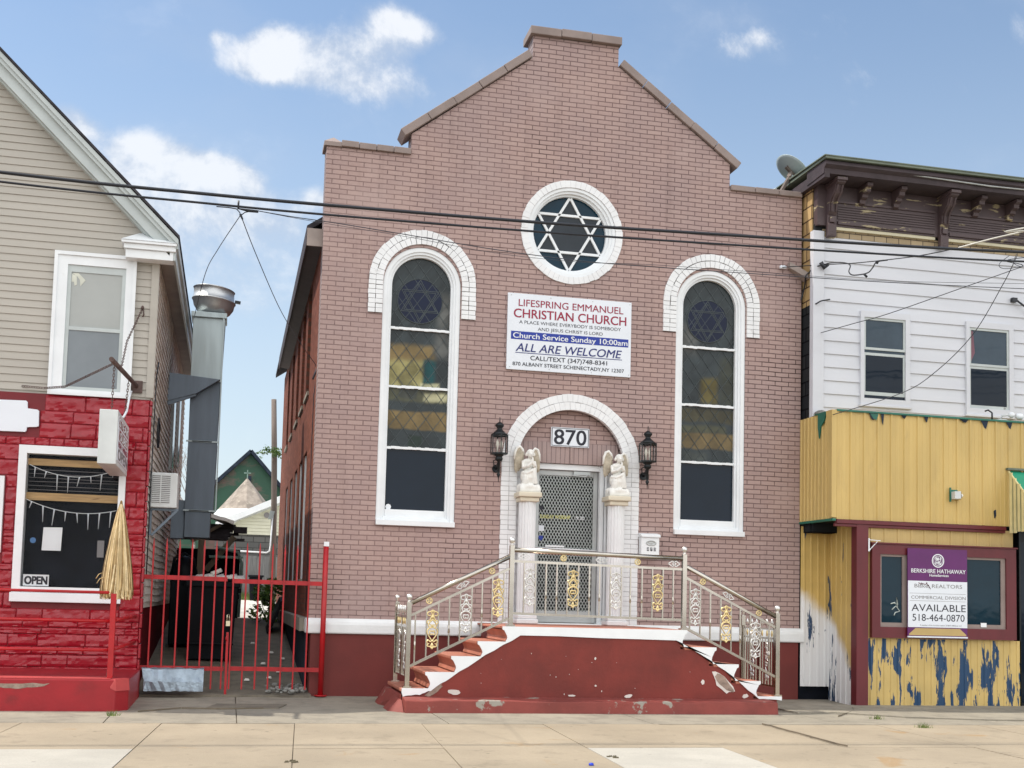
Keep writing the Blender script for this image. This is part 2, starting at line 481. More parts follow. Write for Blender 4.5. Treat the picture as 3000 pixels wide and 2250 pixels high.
M['straw'] = paint('dry_straw', S(196, 170, 124), 0.8, var=0.28, vs=22, stretch=(1, 1, 0.15), bst=0.2)
M['strawpale'] = paint('pale_straw', S(222, 200, 158), 0.8, var=0.2, vs=22, bst=0)
M['strawdark'] = paint('brown_straw', S(150, 122, 82), 0.8, var=0.25, vs=22, bst=0)
M['rust'] = paint('rusty_iron', S(92, 74, 70), 0.8, var=0.3, vs=14, bst=0.4)
M['galv'] = paint('galvanised_steel', S(168, 180, 182), 0.4, 0.45, var=0.1, vs=2.5, bst=0.1, dirt=S(150, 132, 96), dirt_at=(0.6, 0.78), ds=1.6, stretch=(2.5, 2.5, 0.3))
M['galvdark'] = paint('dull_grey_duct_steel', S(108, 121, 134), 0.5, 0.2, var=0.12, vs=2, bst=0.1, dirt=S(126, 114, 96), dirt_at=(0.64, 0.8), ds=1.2, stretch=(2.5, 2.5, 0.3))
M['spun'] = paint('spun_aluminium', (0.60, 0.62, 0.63, 1), 0.42, 0.7, var=0.12, vs=2, bst=0.05)
M['tray'] = paint('crumpled_sheet_metal', S(150, 164, 176), 0.35, 0.5, var=0.2, vs=6, bs=14, bst=0.6, bd=0.02)
M['acwhite'] = paint('white_appliance_case', S(206, 210, 210), 0.45, var=0.08, bst=0, dirt=S(150, 146, 138), dirt_at=(0.62, 0.9))
M['darkred'] = paint('dark_maroon_base', S(86, 14, 22), 0.8, var=0.2, bst=0.2)  # dark red of the foundation
# right building
M['sidingwhite'] = paint('white_clapboard', S(206, 209, 216), 0.5, var=0.04, vs=1.2, bs=10, bst=0.08, stretch=(0.4, 0.4, 2))
M['yellow'] = paint('mustard_ribbed_metal', S(202, 174, 108), 0.45, var=0.08, vs=1.6, bst=0.08, dirt=S(172, 146, 94), dirt_at=(0.5, 0.85), ds=2.2, stretch=(1.5, 1.5, 0.4))
M['yellowpeel'] = peel_mat('peeling_mustard_over_blue', S(198, 172, 108), S(22, 62, 98), (7.5, 7.5, 1.4), 1.0, 0.545, 0.56, fade=(0.5, 1.05, 0.035))
M['yellowplain'] = paint('flat_mustard_boards', S(188, 162, 106), 0.5, var=0.1, vs=1.6, bst=0.1)
M['yellowwhite'] = peel_mat('mustard_and_white_boards', S(200, 170, 100), S(40, 66, 96), (8, 8, 1.3), 1.0, 0.62, 0.635, third=S(226, 226, 226), third_axis=(-0.52, 0.99, -1.0, -0.02), fade=(0.0, 0.45, 0.05))
M['maroon'] = paint('maroon_gloss_trim', S(96, 28, 36), 0.4, var=0.12, vs=4, stretch=(1, 1, 0.4), bst=0.1)
M['green'] = paint('green_enamel_metal', S(24, 104, 86), 0.4, var=0.15, bst=0.05)
M['awning'] = paint('green_awning_sheet', S(40, 150, 116), 0.4, var=0.1, bst=0.05)
M['awningstripe'] = paint('cream_awning_rib', S(226, 214, 160), 0.45, bst=0.05)
M['cornice'] = peel_mat('peeling_brown_cornice', S(78, 64, 66), S(168, 156, 124), (2.0, 2.0, 9), 1.4, 0.60, 0.64)
M['cornicedark'] = paint('dark_brown_cornice', S(62, 52, 56), 0.7, var=0.2, vs=5, bst=0.3, dirt=S(130, 116, 100), dirt_at=(0.7, 0.76), ds=9)
M['tanshingle'] = brick_mat('tan_asphalt_side_shingle', 'yz', S(184, 158, 112), S(168, 140, 94), S(84, 64, 42), bw=0.28, bh=0.2, ms=0.012, rough=0.9)
M['darkshingle'] = brick_mat('dark_side_shingle', 'yz', S(48, 50, 52), S(36, 40, 44), S(14, 16, 20), bw=0.28, bh=0.2, ms=0.012, rough=0.9)  # dark shingles below the tan ones
M['tanbrick'] = brick_mat('tan_false_brick_strip', 'xz', S(168, 152, 124), S(156, 140, 112), S(70, 60, 48), bw=0.2, bh=0.1, ms=0.006)
M['creamtrim'] = paint('faded_cream_trim', S(198, 192, 166), 0.6, var=0.1, bst=0.1)
M['roofedge'] = paint('grey_green_roof_edge', S(104, 114, 100), 0.6, var=0.15, bst=0.1)
M['curtain'] = paint('faded_pink_curtain', S(120, 84, 96), 0.8, bst=0.1)
M['dish'] = paint('grey_satellite_dish', S(166, 180, 184), 0.4, var=0.06, bst=0)
M['graffiti'] = paint('pale_graffiti', S(206, 216, 210), 0.5, bst=0)
M['scrawl'] = paint('dark_red_scrawl', S(96, 30, 40), 0.5, bst=0)
# ground
def concrete(name, col, dark, tone=(0.5, 0.7), stain=None):
    m, g, b, oc = base_mat(name)
    n1 = g.noise(oc, 0.8, 6.0, 0.62)
    c = g.mix(g.ramp(n1, 0.3, 0.7), sc(col, 0.86), sc(col, 1.1))
    n2 = g.noise(oc, 3.2, 8.0, 0.7)
    c = g.mix(g.ramp(n2, tone[0], tone[1], True, 0.0, 0.45), c, dark)
    sp = g.n('ShaderNodeTexVoronoi')
    g.l(oc, sp.inputs['Vector'])
    sp.inputs['Scale'].default_value = 4.2
    spn = g.noise(oc, 1.1, 2.0)
    spot = g.math('MULTIPLY', g.ramp(sp.outputs['Distance'], 0.10, 0.06), g.ramp(spn, 0.42, 0.55))
    c = g.mix(g.math('MULTIPLY', spot, 0.6), c, sc(dark, 0.55))
    if stain is not None:
        n3 = g.noise(g.mapping(oc, (1, 1, 1), (5, 3, 0)), 1.3, 5.0, 0.6, 0.6)
        c = g.mix(g.ramp(n3, 0.63, 0.72, True, 0.0, 0.5), c, stain)
    gr = g.noise(oc, 90.0, 3.0, 0.7)
    c = g.mix(g.ramp(gr, 0.35, 0.7), g.mix(1.0, c, (0.86, 0.86, 0.87, 1), 'MULTIPLY'), c)
    g.l(c, b.inputs['Base Color'])
    b.inputs['Roughness'].default_value = 0.85
    bump(g, b, gr, 0.35, 0.006)
    return m
M['slab'] = concrete('tan_pavement_slab', S(204, 188, 162, 0.58), S(150, 138, 118, 0.52), stain=S(196, 150, 84, 0.6))
M['slabwhite'] = concrete('new_white_slab', S(220, 215, 202, 0.62), S(196, 192, 182, 0.7), (0.62, 0.85))
M['apron'] = concrete('grey_apron_concrete', S(198, 189, 170, 0.56), S(142, 136, 124, 0.5), (0.42, 0.62))
M['groove'] = paint('dark_slab_joint', S(136, 124, 106, 0.6), 0.95, bst=0)
M['alley'] = concrete('dirty_alley_concrete', S(158, 148, 130, 0.66), S(84, 80, 74, 0.6), (0.4, 0.6))
M['asphalt'] = concrete('asphalt', S(92, 90, 88, 0.5), S(60, 60, 60, 0.6), (0.4, 0.7))
M['yard'] = concrete('bright_back_yard_concrete', S(226, 222, 210, 0.8), S(190, 186, 176, 0.8))
M['soil'] = paint('bare_ground', S(120, 112, 92, 0.7), 0.95, var=0.25, vs=0.3, bs=8, bst=0.4, bd=0.03)
M['grass'] = leaf_mat('weed_green', S(92, 112, 52, 0.8), S(132, 148, 78, 0.8))
M['leaf'] = leaf_mat('vine_leaf_green', S(60, 96, 40, 0.9), S(110, 140, 62, 0.9))
M['pole'] = paint('grey_wood_pole', S(112, 102, 96), 0.9, var=0.25, vs=8, stretch=(1, 1, 0.15), bst=0.4)
M['bark'] = paint('pale_dead_twig', S(140, 132, 128), 0.9, bst=0)
M['cable'] = paint('black_cable_sheath', S(26, 30, 38), 0.45, bst=0)
M['wire'] = paint('grey_service_wire', S(52, 56, 66), 0.5, bst=0)
M['palewire'] = paint('pale_service_cable', S(196, 194, 184), 0.5, bst=0)
M['greengable'] = peel_mat('mossy_green_gable', S(34, 76, 58), S(104, 78, 74), (0.5, 0.5, 0.9), 0.9, 0.50, 0.62)
M['turret'] = paint('lichen_grey_turret_roof', S(150, 140, 130), 0.9, var=0.25, vs=3, bst=0.4, dirt=S(186, 176, 160), dirt_at=(0.55, 0.7), ds=5)
M['garage'] = paint('cream_garage_siding', S(206, 206, 186), 0.6, var=0.06, bst=0.05)
M['block'] = brick_mat('grey_concrete_block', 'xz', S(104, 104, 102), S(88, 90, 90), S(58, 58, 58), bw=0.4, bh=0.2, ms=0.012)
M['fencewood'] = paint('grey_fence_boards', S(112, 112, 112), 0.9, var=0.25, vs=5, stretch=(3, 3, 0.3), bst=0.3)
M['tarp'] = paint('white_tarpaulin', S(222, 220, 208), 0.6, var=0.08, bs=9, bst=0.5, bd=0.03)
M['greenpole'] = paint('green_carport_steel', S(120, 146, 138), 0.5, bst=0)
M['slate'] = paint('dark_basement_wall', S(46, 54, 66), 0.85, var=0.3, vs=3, bst=0.4)
M['stoneledge'] = paint('grey_ledge_stone', S(150, 144, 132), 0.85, var=0.15, bst=0.4)
M['bluecap'] = paint('blue_plastic', S(30, 60, 190), 0.4, bst=0)
M['litter'] = paint('pale_litter', S(226, 224, 218), 0.7, bst=0)
M['rubble'] = paint('grey_rubble', S(130, 130, 126), 0.9, var=0.3, vs=10, bst=0.5)
M['broomblue'] = paint('blue_bucket', S(70, 120, 176), 0.4, bst=0)
M['brass'] = paint('brass_padlock', (0.7, 0.62, 0.45, 1), 0.3, 0.9, bst=0)


for k in ('interior', 'darkshingle', 'slate', 'darkred', 'joint', 'shingle', 'blackmat', 'strawdark', 'brick', 'sidebrick'):
    M[k].node_tree.nodes['Principled BSDF'].inputs['Specular IOR Level'].default_value = 0.12

# ------------------------------------------------------------------ mesh builder
class MB:
    def __init__(s):
        s.bm = bmesh.new()

    def f(s, pts, mi=0, smooth=False):
        vs = [s.bm.verts.new(p) for p in pts]
        try:
            fc = s.bm.faces.new(vs)
        except ValueError:
            return None
        fc.material_index = mi
        fc.smooth = smooth
        return fc

    def box(s, x0, x1, y0, y1, z0, z1, mi=0):
        p = [(x0, y0, z0), (x1, y0, z0), (x1, y1, z0), (x0, y1, z0), (x0, y0, z1), (x1, y0, z1), (x1, y1, z1), (x0, y1, z1)]
        s.hexa(p, mi)
        return s

    def hexa(s, p, mi=0):
        v = [s.bm.verts.new(q) for q in p]
        for idx in ((0, 3, 2, 1), (4, 5, 6, 7), (0, 1, 5, 4), (1, 2, 6, 5), (2, 3, 7, 6), (3, 0, 4, 7)):
            fc = s.bm.faces.new([v[i] for i in idx])
            fc.material_index = mi

    def bar(s, p0, p1, w, h, up=(0, 0, 1), mi=0):
        p0, p1 = Vector(p0), Vector(p1)
        d = (p1 - p0).normalized()
        up = Vector(up)
        if abs(d.dot(up)) > 0.98:
            up = Vector((0, 1, 0))
        a = d.cross(up).normalized() * (w / 2)
        b = a.cross(d).normalized() * (h / 2)
        s.hexa([p0 - a - b, p0 + a - b, p1 + a - b, p1 - a - b, p0 - a + b, p0 + a + b, p1 + a + b, p1 - a + b], mi)
        return s

    def prism(s, poly, y0, y1, mi=0, side_mi=None):
        """polygon in x,z pushed from y0 to y1"""
        s._pr([(p[0], y0, p[1]) for p in poly], [(p[0], y1, p[1]) for p in poly], mi, side_mi)
        return s

    def prismx(s, poly, x0, x1, mi=0):
        s._pr([(x0, p[0], p[1]) for p in poly], [(x1, p[0], p[1]) for p in poly], mi)
        return s

    def prismz(s, poly, z0, z1, mi=0):
        s._pr([(p[0], p[1], z0) for p in poly], [(p[0], p[1], z1) for p in poly], mi)
        return s

    def _pr(s, A, B, mi=0, side_mi=None):
        a = [s.bm.verts.new(p) for p in A]
        b = [s.bm.verts.new(p) for p in B]
        n = len(a)
        fs = [s.bm.faces.new(a), s.bm.faces.new(b[::-1])]
        for i in range(n):
            q = s.bm.faces.new((a[i], b[i], b[(i + 1) % n], a[(i + 1) % n]))
            q.material_index = mi if side_mi is None else side_mi
        for q in fs:
            q.material_index = mi

    def strip(s, A, B, mi=0, smooth=False, closed=False):
        a = [s.bm.verts.new(p) for p in A]
        b = [s.bm.verts.new(p) for p in B]
        n = len(a)
        for i in range(n if closed else n - 1):
            j = (i + 1) % n
            q = s.bm.faces.new((a[i], a[j], b[j], b[i]))
            q.material_index = mi
            q.smooth = smooth

    def ring(s, outer, inner, y0, y1, closed=False, mi=0, back=False):
        """frame between two outlines (x,z) with the same number of points"""
        o0 = [(p[0], y0, p[1]) for p in outer]
        i0 = [(p[0], y0, p[1]) for p in inner]
        o1 = [(p[0], y1, p[1]) for p in outer]
        i1 = [(p[0], y1, p[1]) for p in inner]
        s.strip(o0, i0, mi, False, closed)
        s.strip(o1, o0, mi, False, closed)
        s.strip(i0, i1, mi, False, closed)
        if not closed:
            s.f([o0[0], i0[0], i1[0], o1[0]], mi)
            s.f([o0[-1], i0[-1], i1[-1], o1[-1]], mi)
        return s

    def tube(s, pts, r, n=8, closed=False, mi=0, cap=True):
        pts = [Vector(p) for p in pts]
        m = len(pts)
        rs = r if isinstance(r, (list, tuple)) else [r] * m
        rings = []
        ref = None
        for i in range(m):
            if closed:
                d = (pts[(i + 1) % m] - pts[i - 1])
            else:
                d = pts[min(i + 1, m - 1)] - pts[max(i - 1, 0)]
            d = d.normalized() if d.length > 1e-9 else Vector((0, 0, 1))
            if ref is None:
                ref = Vector((0, 0, 1)) if abs(d.z) < 0.9 else Vector((1, 0, 0))
            a = d.cross(ref)
            if a.length < 1e-4:
                ref = Vector((1, 0, 0)) if abs(d.x) < 0.9 else Vector((0, 1, 0))
                a = d.cross(ref)
            a.normalize()
            b = a.cross(d).normalized()
            ref = b
            rings.append([s.bm.verts.new(pts[i] + (a * cos(2 * pi * k / n) + b * sin(2 * pi * k / n)) * rs[i]) for k in range(n)])
        for i in range(m if closed else m - 1):
            A, B = rings[i], rings[(i + 1) % m]
            for k in range(n):
                q = s.bm.faces.new((A[k], A[(k + 1) % n], B[(k + 1) % n], B[k]))
                q.smooth = True
                q.material_index = mi
        if cap and not closed:
            for R in (rings[0][::-1], rings[-1]):
                q = s.bm.faces.new(R)
                q.material_index = mi
        return s

    def lathe(s, prof, c, n=16, mi=0, smooth=True, axis='z', sides=None):
        """profile [(r, h)] turned about an axis through c"""
        c = Vector(c)
        rings = []
        for (r, h) in prof:
            R = []
            for k in range(n):
                a = 2 * pi * (k + (0.5 if sides else 0)) / n
                p = {'z': (r * cos(a), r * sin(a), h), 'y': (r * cos(a), h, r * sin(a)), 'x': (h, r * cos(a), r * sin(a))}[axis]
                R.append(s.bm.verts.new(c + Vector(p)))
            rings.append(R)
        for A, B in zip(rings, rings[1:]):
            for k in range(n):
                q = s.bm.faces.new((A[k], A[(k + 1) % n], B[(k + 1) % n], B[k]))
                q.smooth = smooth
                q.material_index = mi
        for R in (rings[0], rings[-1]):
            q = s.bm.faces.new(R)
            q.material_index = mi
        return s

    def ell(s, c, r, rot=None, n=12, m=8, mi=0):
        c = Vector(c)
        Rm = rot if rot is not None else Matrix.Identity(3)
        rings = []
        for j in range(1, m):
            t = pi * j / m
            rings.append([s.bm.verts.new(c + Rm @ Vector((r[0] * sin(t) * cos(2 * pi * k / n), r[1] * sin(t) * sin(2 * pi * k / n), r[2] * cos(t)))) for k in range(n)])
        top = s.bm.verts.new(c + Rm @ Vector((0, 0, r[2])))
        bot = s.bm.verts.new(c + Rm @ Vector((0, 0, -r[2])))
        for k in range(n):
            q = s.bm.faces.new((top, rings[0][k], rings[0][(k + 1) % n])); q.smooth = True; q.material_index = mi
            q = s.bm.faces.new((bot, rings[-1][(k + 1) % n], rings[-1][k])); q.smooth = True; q.material_index = mi
        for A, B in zip(rings, rings[1:]):
            for k in range(n):
                q = s.bm.faces.new((A[k], B[k], B[(k + 1) % n], A[(k + 1) % n])); q.smooth = True; q.material_index = mi
        return s

    def disc(s, c, r, n=32, axis='y', mi=0):
        c = Vector(c)
        pts = []
        for k in range(n):
            a = 2 * pi * k / n
            pts.append(c + Vector({'y': (r * cos(a), 0, r * sin(a)), 'z': (r * cos(a), r * sin(a), 0), 'x': (0, r * cos(a), r * sin(a))}[axis]))
        s.f(pts, mi)
        return s

    def build(s, name, mats, parent=None, bevel=0.0, seg=2, remesh=0.0, loc=None, normals=True):
        if not isinstance(mats, (list, tuple)):
            mats = [mats]
        if normals:
            bmesh.ops.recalc_face_normals(s.bm, faces=s.bm.faces[:])
        off = None
        if parent is not None:
            off = ORIG[parent.name]
        else:
            co = [v.co for v in s.bm.verts]
            mn = Vector((min(c.x for c in co), min(c.y for c in co), min(c.z for c in co)))
            mx = Vector((max(c.x for c in co), max(c.y for c in co), max(c.z for c in co)))
            off = Vector(loc) if loc is not None else Vector(((mn.x + mx.x) / 2, (mn.y + mx.y) / 2, mn.z))
        for v in s.bm.verts:
            v.co -= off
        me = bpy.data.meshes.new(name)
        s.bm.to_mesh(me)
        s.bm.free()
        for mt in mats:
            me.materials.append(M[mt] if isinstance(mt, str) else mt)
        o = bpy.data.objects.new(name, me)
        COL.objects.link(o)
        if parent is not None:
            o.parent = parent
        else:
            o.location = off
        ORIG[o.name] = off
        if remesh:
            md = o.modifiers.new('fuse', 'REMESH')
            md.mode = 'VOXEL'
            md.voxel_size = remesh
            md.use_smooth_shade = True
            sm = o.modifiers.new('soften', 'SMOOTH')
            sm.factor = 0.5
            sm.iterations = 3
        if bevel:
            md = o.modifiers.new('edge', 'BEVEL')
            md.width = bevel
            md.segments = seg
            md.limit_method = 'ANGLE'
            md.angle_limit = radians(40)
        return o


ORIG = {}


def tag(o, label=None, cat=None, group=None, kind=None):
    if label:
        o['label'] = label
    if cat:
        o['category'] = cat
    if group:
        o['group'] = group
    if kind:
        o['kind'] = kind
    return o


def thing(name, loc, label, cat, group=None):
    o = bpy.data.objects.new(name, None)
    o.empty_display_size = 0.2
    COL.objects.link(o)
    o.location = loc
    ORIG[o.name] = Vector(loc)
    return tag(o, label, cat, group)


def copy_tree(o, delta, label=None, rotz=None):
    r = o.copy()
    COL.objects.link(r)
    r.location = Vector(o.location) + Vector(delta)
    ORIG[r.name] = ORIG[o.name] + Vector(delta)
    if rotz is not None:
        r.rotation_euler.z = rotz
    if label:
        r['label'] = label
    for ch in list(o.children):
        c = ch.copy()
        COL.objects.link(c)
        c.parent = r
        for gch in list(ch.children):
            d = gch.copy()
            COL.objects.link(d)
            d.parent = c
    return r


_tc = {}


def text_mesh(body, bold=0.0, shear=0.0, spacing=1.0):
    cu = bpy.data.curves.new('t', 'FONT')
    cu.body = body
    cu.offset = bold
    cu.shear = shear
    cu.space_character = spacing
    cu.resolution_u = 4
    o = bpy.data.objects.new('t', cu)
    COL.objects.link(o)
    bpy.context.view_layer.update()
    dg = bpy.context.evaluated_depsgraph_get()
    me = bpy.data.meshes.new_from_object(o.evaluated_get(dg))
    bpy.data.objects.remove(o)
    bpy.data.curves.remove(cu)
    return me


def cap_height(bold):
    k = ('H', bold)
    if k not in _tc:
        me = text_mesh('H', bold)
        _tc[k] = max(v.co.y for v in me.vertices)
        bpy.data.meshes.remove(me)
    return _tc[k]


def text(body, x0, x1, zb, cap, y, mat, parent, name='lettering', bold=0.0, shear=0.0, side=None, serif=False, rot=0.0):
    """lettering standing on baseline zb between x0 and x1 on the plane y (facing -y); side=X puts it on an x plane facing +x"""
    me = text_mesh(body, 0.0, shear)
    xs = [v.co.x for v in me.vertices]
    a, b = min(xs), max(xs)
    # one mesh per word: words are parted at the widest gaps
    iv = sorted((min(me.vertices[k].co.x for k in p.vertices), max(me.vertices[k].co.x for k in p.vertices)) for p in me.polygons)
    gaps, hi = [], iv[0][1]
    for lo, h2 in iv:
        if lo > hi:
            gaps.append((lo - hi, (lo + hi) / 2))
        hi = max(hi, h2)
    cuts = sorted(g[1] for g in sorted(gaps)[::-1][:len(body.split()) - 1])
    mbs = [MB() for k in range(len(cuts) + 1)]
    kz = cap / cap_height(0.0)
    kx = (x1 - x0) / (b - a)
    # heavier strokes: a few copies side by side, each a hair above the other
    shifts = [(0, 0)] if bold <= 0 else [(-bold, -bold * .6), (bold, -bold * .6), (-bold, bold * .6), (bold, bold * .6), (0, 0)]
    for i, (sx, sz) in enumerate(shifts):
        co = []
        for v in me.vertices:
            tx = x0 + (v.co.x - a + sx) * kx
            tz = zb + (v.co.y + sz) * kz
            co.append((side + i * .0003, tx, tz) if side is not None else (tx, y - i * .0003, tz))
        vm = {}
        for p in me.polygons:
            xm = sum(me.vertices[k].co.x for k in p.vertices) / len(p.vertices)
            w = sum(1 for c in cuts if xm > c)
            vv = []
            for k in p.vertices:
                if (w, k) not in vm:
                    vm[(w, k)] = mbs[w].bm.verts.new(co[k])
                vv.append(vm[(w, k)])
            try:
                mbs[w].bm.faces.new(vv)
            except ValueError:
                pass
    bpy.data.meshes.remove(me)
    return [m.build(name, mat, parent, normals=False) for m in mbs if len(m.bm.faces)][0]


def arch(xc, hw, zb, zs, n=24, ry=None):
    ry = hw if ry is None else ry
    pts = [(xc - hw, zb)]
    for k in range(n + 1):
        a = pi - pi * k / n
        pts.append((xc + hw * cos(a), zs + ry * sin(a)))
    pts.append((xc + hw, zb))
    return pts


def circle(xc, zc, r, n=48):
    return [(xc + r * cos(2 * pi * k / n), zc + r * sin(2 * pi * k / n)) for k in range(n)]


def wall_with_holes(mb, outer, holes, y, mi=0):
    """flat wall sheet in the x,z plane with openings"""
    es = []
    for loop in [outer] + holes:
        vs = [mb.bm.verts.new((p[0], y, p[1])) for p in loop]
        for i in range(len(vs)):
            es.append(mb.bm.edges.new((vs[i], vs[(i + 1) % len(vs)])))
    r = bmesh.ops.triangle_fill(mb.bm, use_beauty=True, use_dissolve=False, edges=es)
    for f in r['geom']:
        if isinstance(f, bmesh.types.BMFace):
            f.material_index = mi


def clip_seg_poly(p, q, poly):
    """parts of segment p-q inside a polygon (2D)"""
    ts = [0.0, 1.0]
    dx, dz = q[0] - p[0], q[1] - p[1]
    n = len(poly)
    for i in range(n):
        a, b = poly[i], poly[(i + 1) % n]
        ex, ez = b[0] - a[0], b[1] - a[1]
        den = dx * ez - dz * ex
        if abs(den) < 1e-12:
            continue
        t = ((a[0] - p[0]) * ez - (a[1] - p[1]) * ex) / den
        u = ((a[0] - p[0]) * dz - (a[1] - p[1]) * dx) / den
        if 0 < t < 1 and 0 <= u <= 1:
            ts.append(t)
    ts.sort()
    out = []
    for t0, t1 in zip(ts, ts[1:]):
        tm = (t0 + t1) / 2
        x, z = p[0] + dx * tm, p[1] + dz * tm
        ins = False
        j = n - 1
        for i in range(n):
            xi, zi = poly[i]
            xj, zj = poly[j]
            if (zi > z) != (zj > z) and x < (xj - xi) * (z - zi) / (zj - zi) + xi:
                ins = not ins
            j = i
        if ins and t1 - t0 > 1e-4:
            out.append(((p[0] + dx * t0, p[1] + dz * t0), (p[0] + dx * t1, p[1] + dz * t1)))
    return out


def lattice(mb, poly, y, pitch, slope, w, t=0.004, bounds=None):
    """two families of crossing diagonal strips clipped to a polygon"""
    xs = [p[0] for p in poly]
    zs = [p[1] for p in poly]
    x0, x1, z0, z1 = min(xs), max(xs), min(zs), max(zs)
    H = z1 - z0
    span = H / slope
    for sgn in (1, -1):
        c = x0 - span - pitch
        while c < x1 + span + pitch:
            p, q = ((c, z0), (c + span, z1)) if sgn > 0 else ((c, z1), (c + span, z0))
            for a, b in clip_seg_poly(p, q, poly):
                mb.bar((a[0], y, a[1]), (b[0], y, b[1]), t, w, (0, 1, 0)) if False else mb.bar((a[0], y, a[1]), (b[0], y, b[1]), w, t, (0, -1, 0))
            c += pitch

# ------------------------------------------------------------------ ground
def ground():
    mb = MB()
    mb.f([(-900, -900, -0.22), (900, -900, -0.22), (900, 1500, -0.22), (-900, 1500, -0.22)])
    tag(mb.build('ground', 'soil'), kind='structure')
    mb = MB()
    mb.box(-60, 60, -24, -9.15, -0.2, -0.15)
    tag(mb.build('road', 'asphalt'), kind='structure')
    mb = MB()
    mb.box(-60, 60, -9.15, -9.0, -0.2, 0.0)
    tag(mb.build('kerb', 'apron', bevel=0.02), kind='structure')
    mb = MB()
    mb.box(-60, 60, -9.0, 0.3, -0.2, -0.012)
    tag(mb.build('pavement_bed', 'groove'), kind='structure')
    # slabs: separate panels with open joints
    mb = MB()
    rows = [(-9.0, -7.25), (-7.25, -5.27), (-5.27, -3.26)]
    for r, (y0, y1) in enumerate(rows):
        k = -32
        while k < 34:
            x0 = 2.2 + 1.32 * k
            x1 = x0 + 1.32
            sk0, sk1 = (y0 + 5.3) * 0.06, (y1 + 5.3) * 0.06
            gp = 0.004
            dz = random.uniform(-0.003, 0.002)
            white = (r == 1 and (k == 0 or k in (-4,)))
            mb.hexa([(x0 + sk0 + gp, y0 + gp, -0.06), (x1 + sk0 - gp, y0 + gp, -0.06), (x1 + sk1 - gp, y1 - gp, -0.06), (x0 + sk1 + gp, y1 - gp, -0.06),
                     (x0 + sk0 + gp, y0 + gp, dz), (x1 + sk0 - gp, y0 + gp, dz + random.uniform(-0.002, 0.002)), (x1 + sk1 - gp, y1 - gp, dz), (x0 + sk1 + gp, y1 - gp, dz)], 1 if white else 0)
            k += 1
    # apron panels between the slabs and the buildings
    edges = [-60, -11, -5.4, -2.2, -0.9, 1.3, 3.6, 5.9, 8.2, 11, 60]
    for x0, x1 in zip(edges, edges[1:]):
        dz = random.uniform(-0.003, 0.003)
        mb.hexa([(x0 + .006, -3.25, -0.06), (x1 - .006, -3.25, -0.06), (x1 - .006, -0.62, -0.06), (x0 + .006, -0.62, -0.06),
                 (x0 + .006, -3.25, 0), (x1 - .006, -3.25, 0), (x1 - .006, -0.62, dz + .004), (x0 + .006, -0.62, dz + .004)], 2)
        mb.hexa([(x0 + .006, -0.61, -0.06), (x1 - .006, -0.61, -0.06), (x1 - .006, 0.3, -0.06), (x0 + .006, 0.3, -0.06),
                 (x0 + .006, -0.61, dz + .004), (x1 - .006, -0.61, dz + .004), (x1 - .006, 0.3, 0.014), (x0 + .006, 0.3, 0.014)], 2)
    o = mb.build('pavement', ['slab', 'slabwhite', 'apron'])
    tag(o, kind='structure')
    # cracked raised apron in front of the right shop
    mb = MB()
    pts = [(5.95, -2.05), (6.5, -1.95), (7.15, -2.5), (8.1, -2.78), (9.3, -2.9), (12, -3.0), (12, -0.9), (7.1, -0.9), (7.0, -0.2), (5.95, -0.2)]
    mb.prismz(pts, -0.02, 0.018)
    tag(mb.build('pavement_patch', 'apron'), kind='structure')
    # darker patch of mended concrete before the gate
    mb = MB()
    mb.prismz([(-1.25, -1.75), (-0.42, -1.72), (-0.3, -1.2), (-1.12, -1.2)], -0.02, 0.011)
    tag(mb.build('pavement_repair', 'alley'), kind='structure')
    # rising alley
    mb = MB()
    prof = [(0.302, 0.0), (0.0, 0.06), (2.2, 0.28), (4.2, 0.48), (6.0, 0.66), (7.6, 0.82)]
    prof = [(-0.24, 0.0), (-0.24, 0.03), (0.3, 0.09), (2.2, 0.28), (4.2, 0.48), (6.0, 0.66), (7.7, 0.83)]
    for (ya, za), (yb, zb) in zip(prof, prof[1:]):
        n = 6
        for k in range(n):
            xa, xb = -2.15 + 2.2 * k / n, -2.15 + 2.2 * (k + 1) / n
            mb.f([(xa, ya, za), (xb, ya, za), (xb, yb, zb), (xa, yb, zb)])
    bmesh.ops.remove_doubles(mb.bm, verts=mb.bm.verts[:], dist=0.001)
    for v in mb.bm.verts:
        if v.co.y > 0.2:
            v.co.z += random.uniform(-0.012, 0.012)
    tag(mb.build('alley', 'alley'), kind='structure')
    mb = MB()
    mb.f([(-14, 7.7, 0.79), (16, 7.7, 0.79), (16, 28, 1.16), (-14, 28, 1.16)])
    mb.f([(-14, 28, 1.16), (16, 28, 1.16), (30, 90, 1.3), (-30, 90, 1.3)])
    tag(mb.build('yard', 'yard'), kind='structure')


ground()


# ------------------------------------------------------------------ church
CH_OUT = [(0, 0), (7.0, 0), (7.0, 7.37), (5.85, 7.37), (5.85, 7.76), (4.11, 9.02), (4.11, 9.31), (2.84, 9.31), (2.84, 8.98), (1.15, 7.68), (1.15, 7.38), (0, 7.38)]
WIN = [dict(x=1.365, zs=5.57, leg=5.15, bars=(3.34, 4.175, 4.98), sill=2.30), dict(x=5.585, zs=5.62, leg=5.21, bars=(3.36, 4.19, 5.03), sill=2.33)]


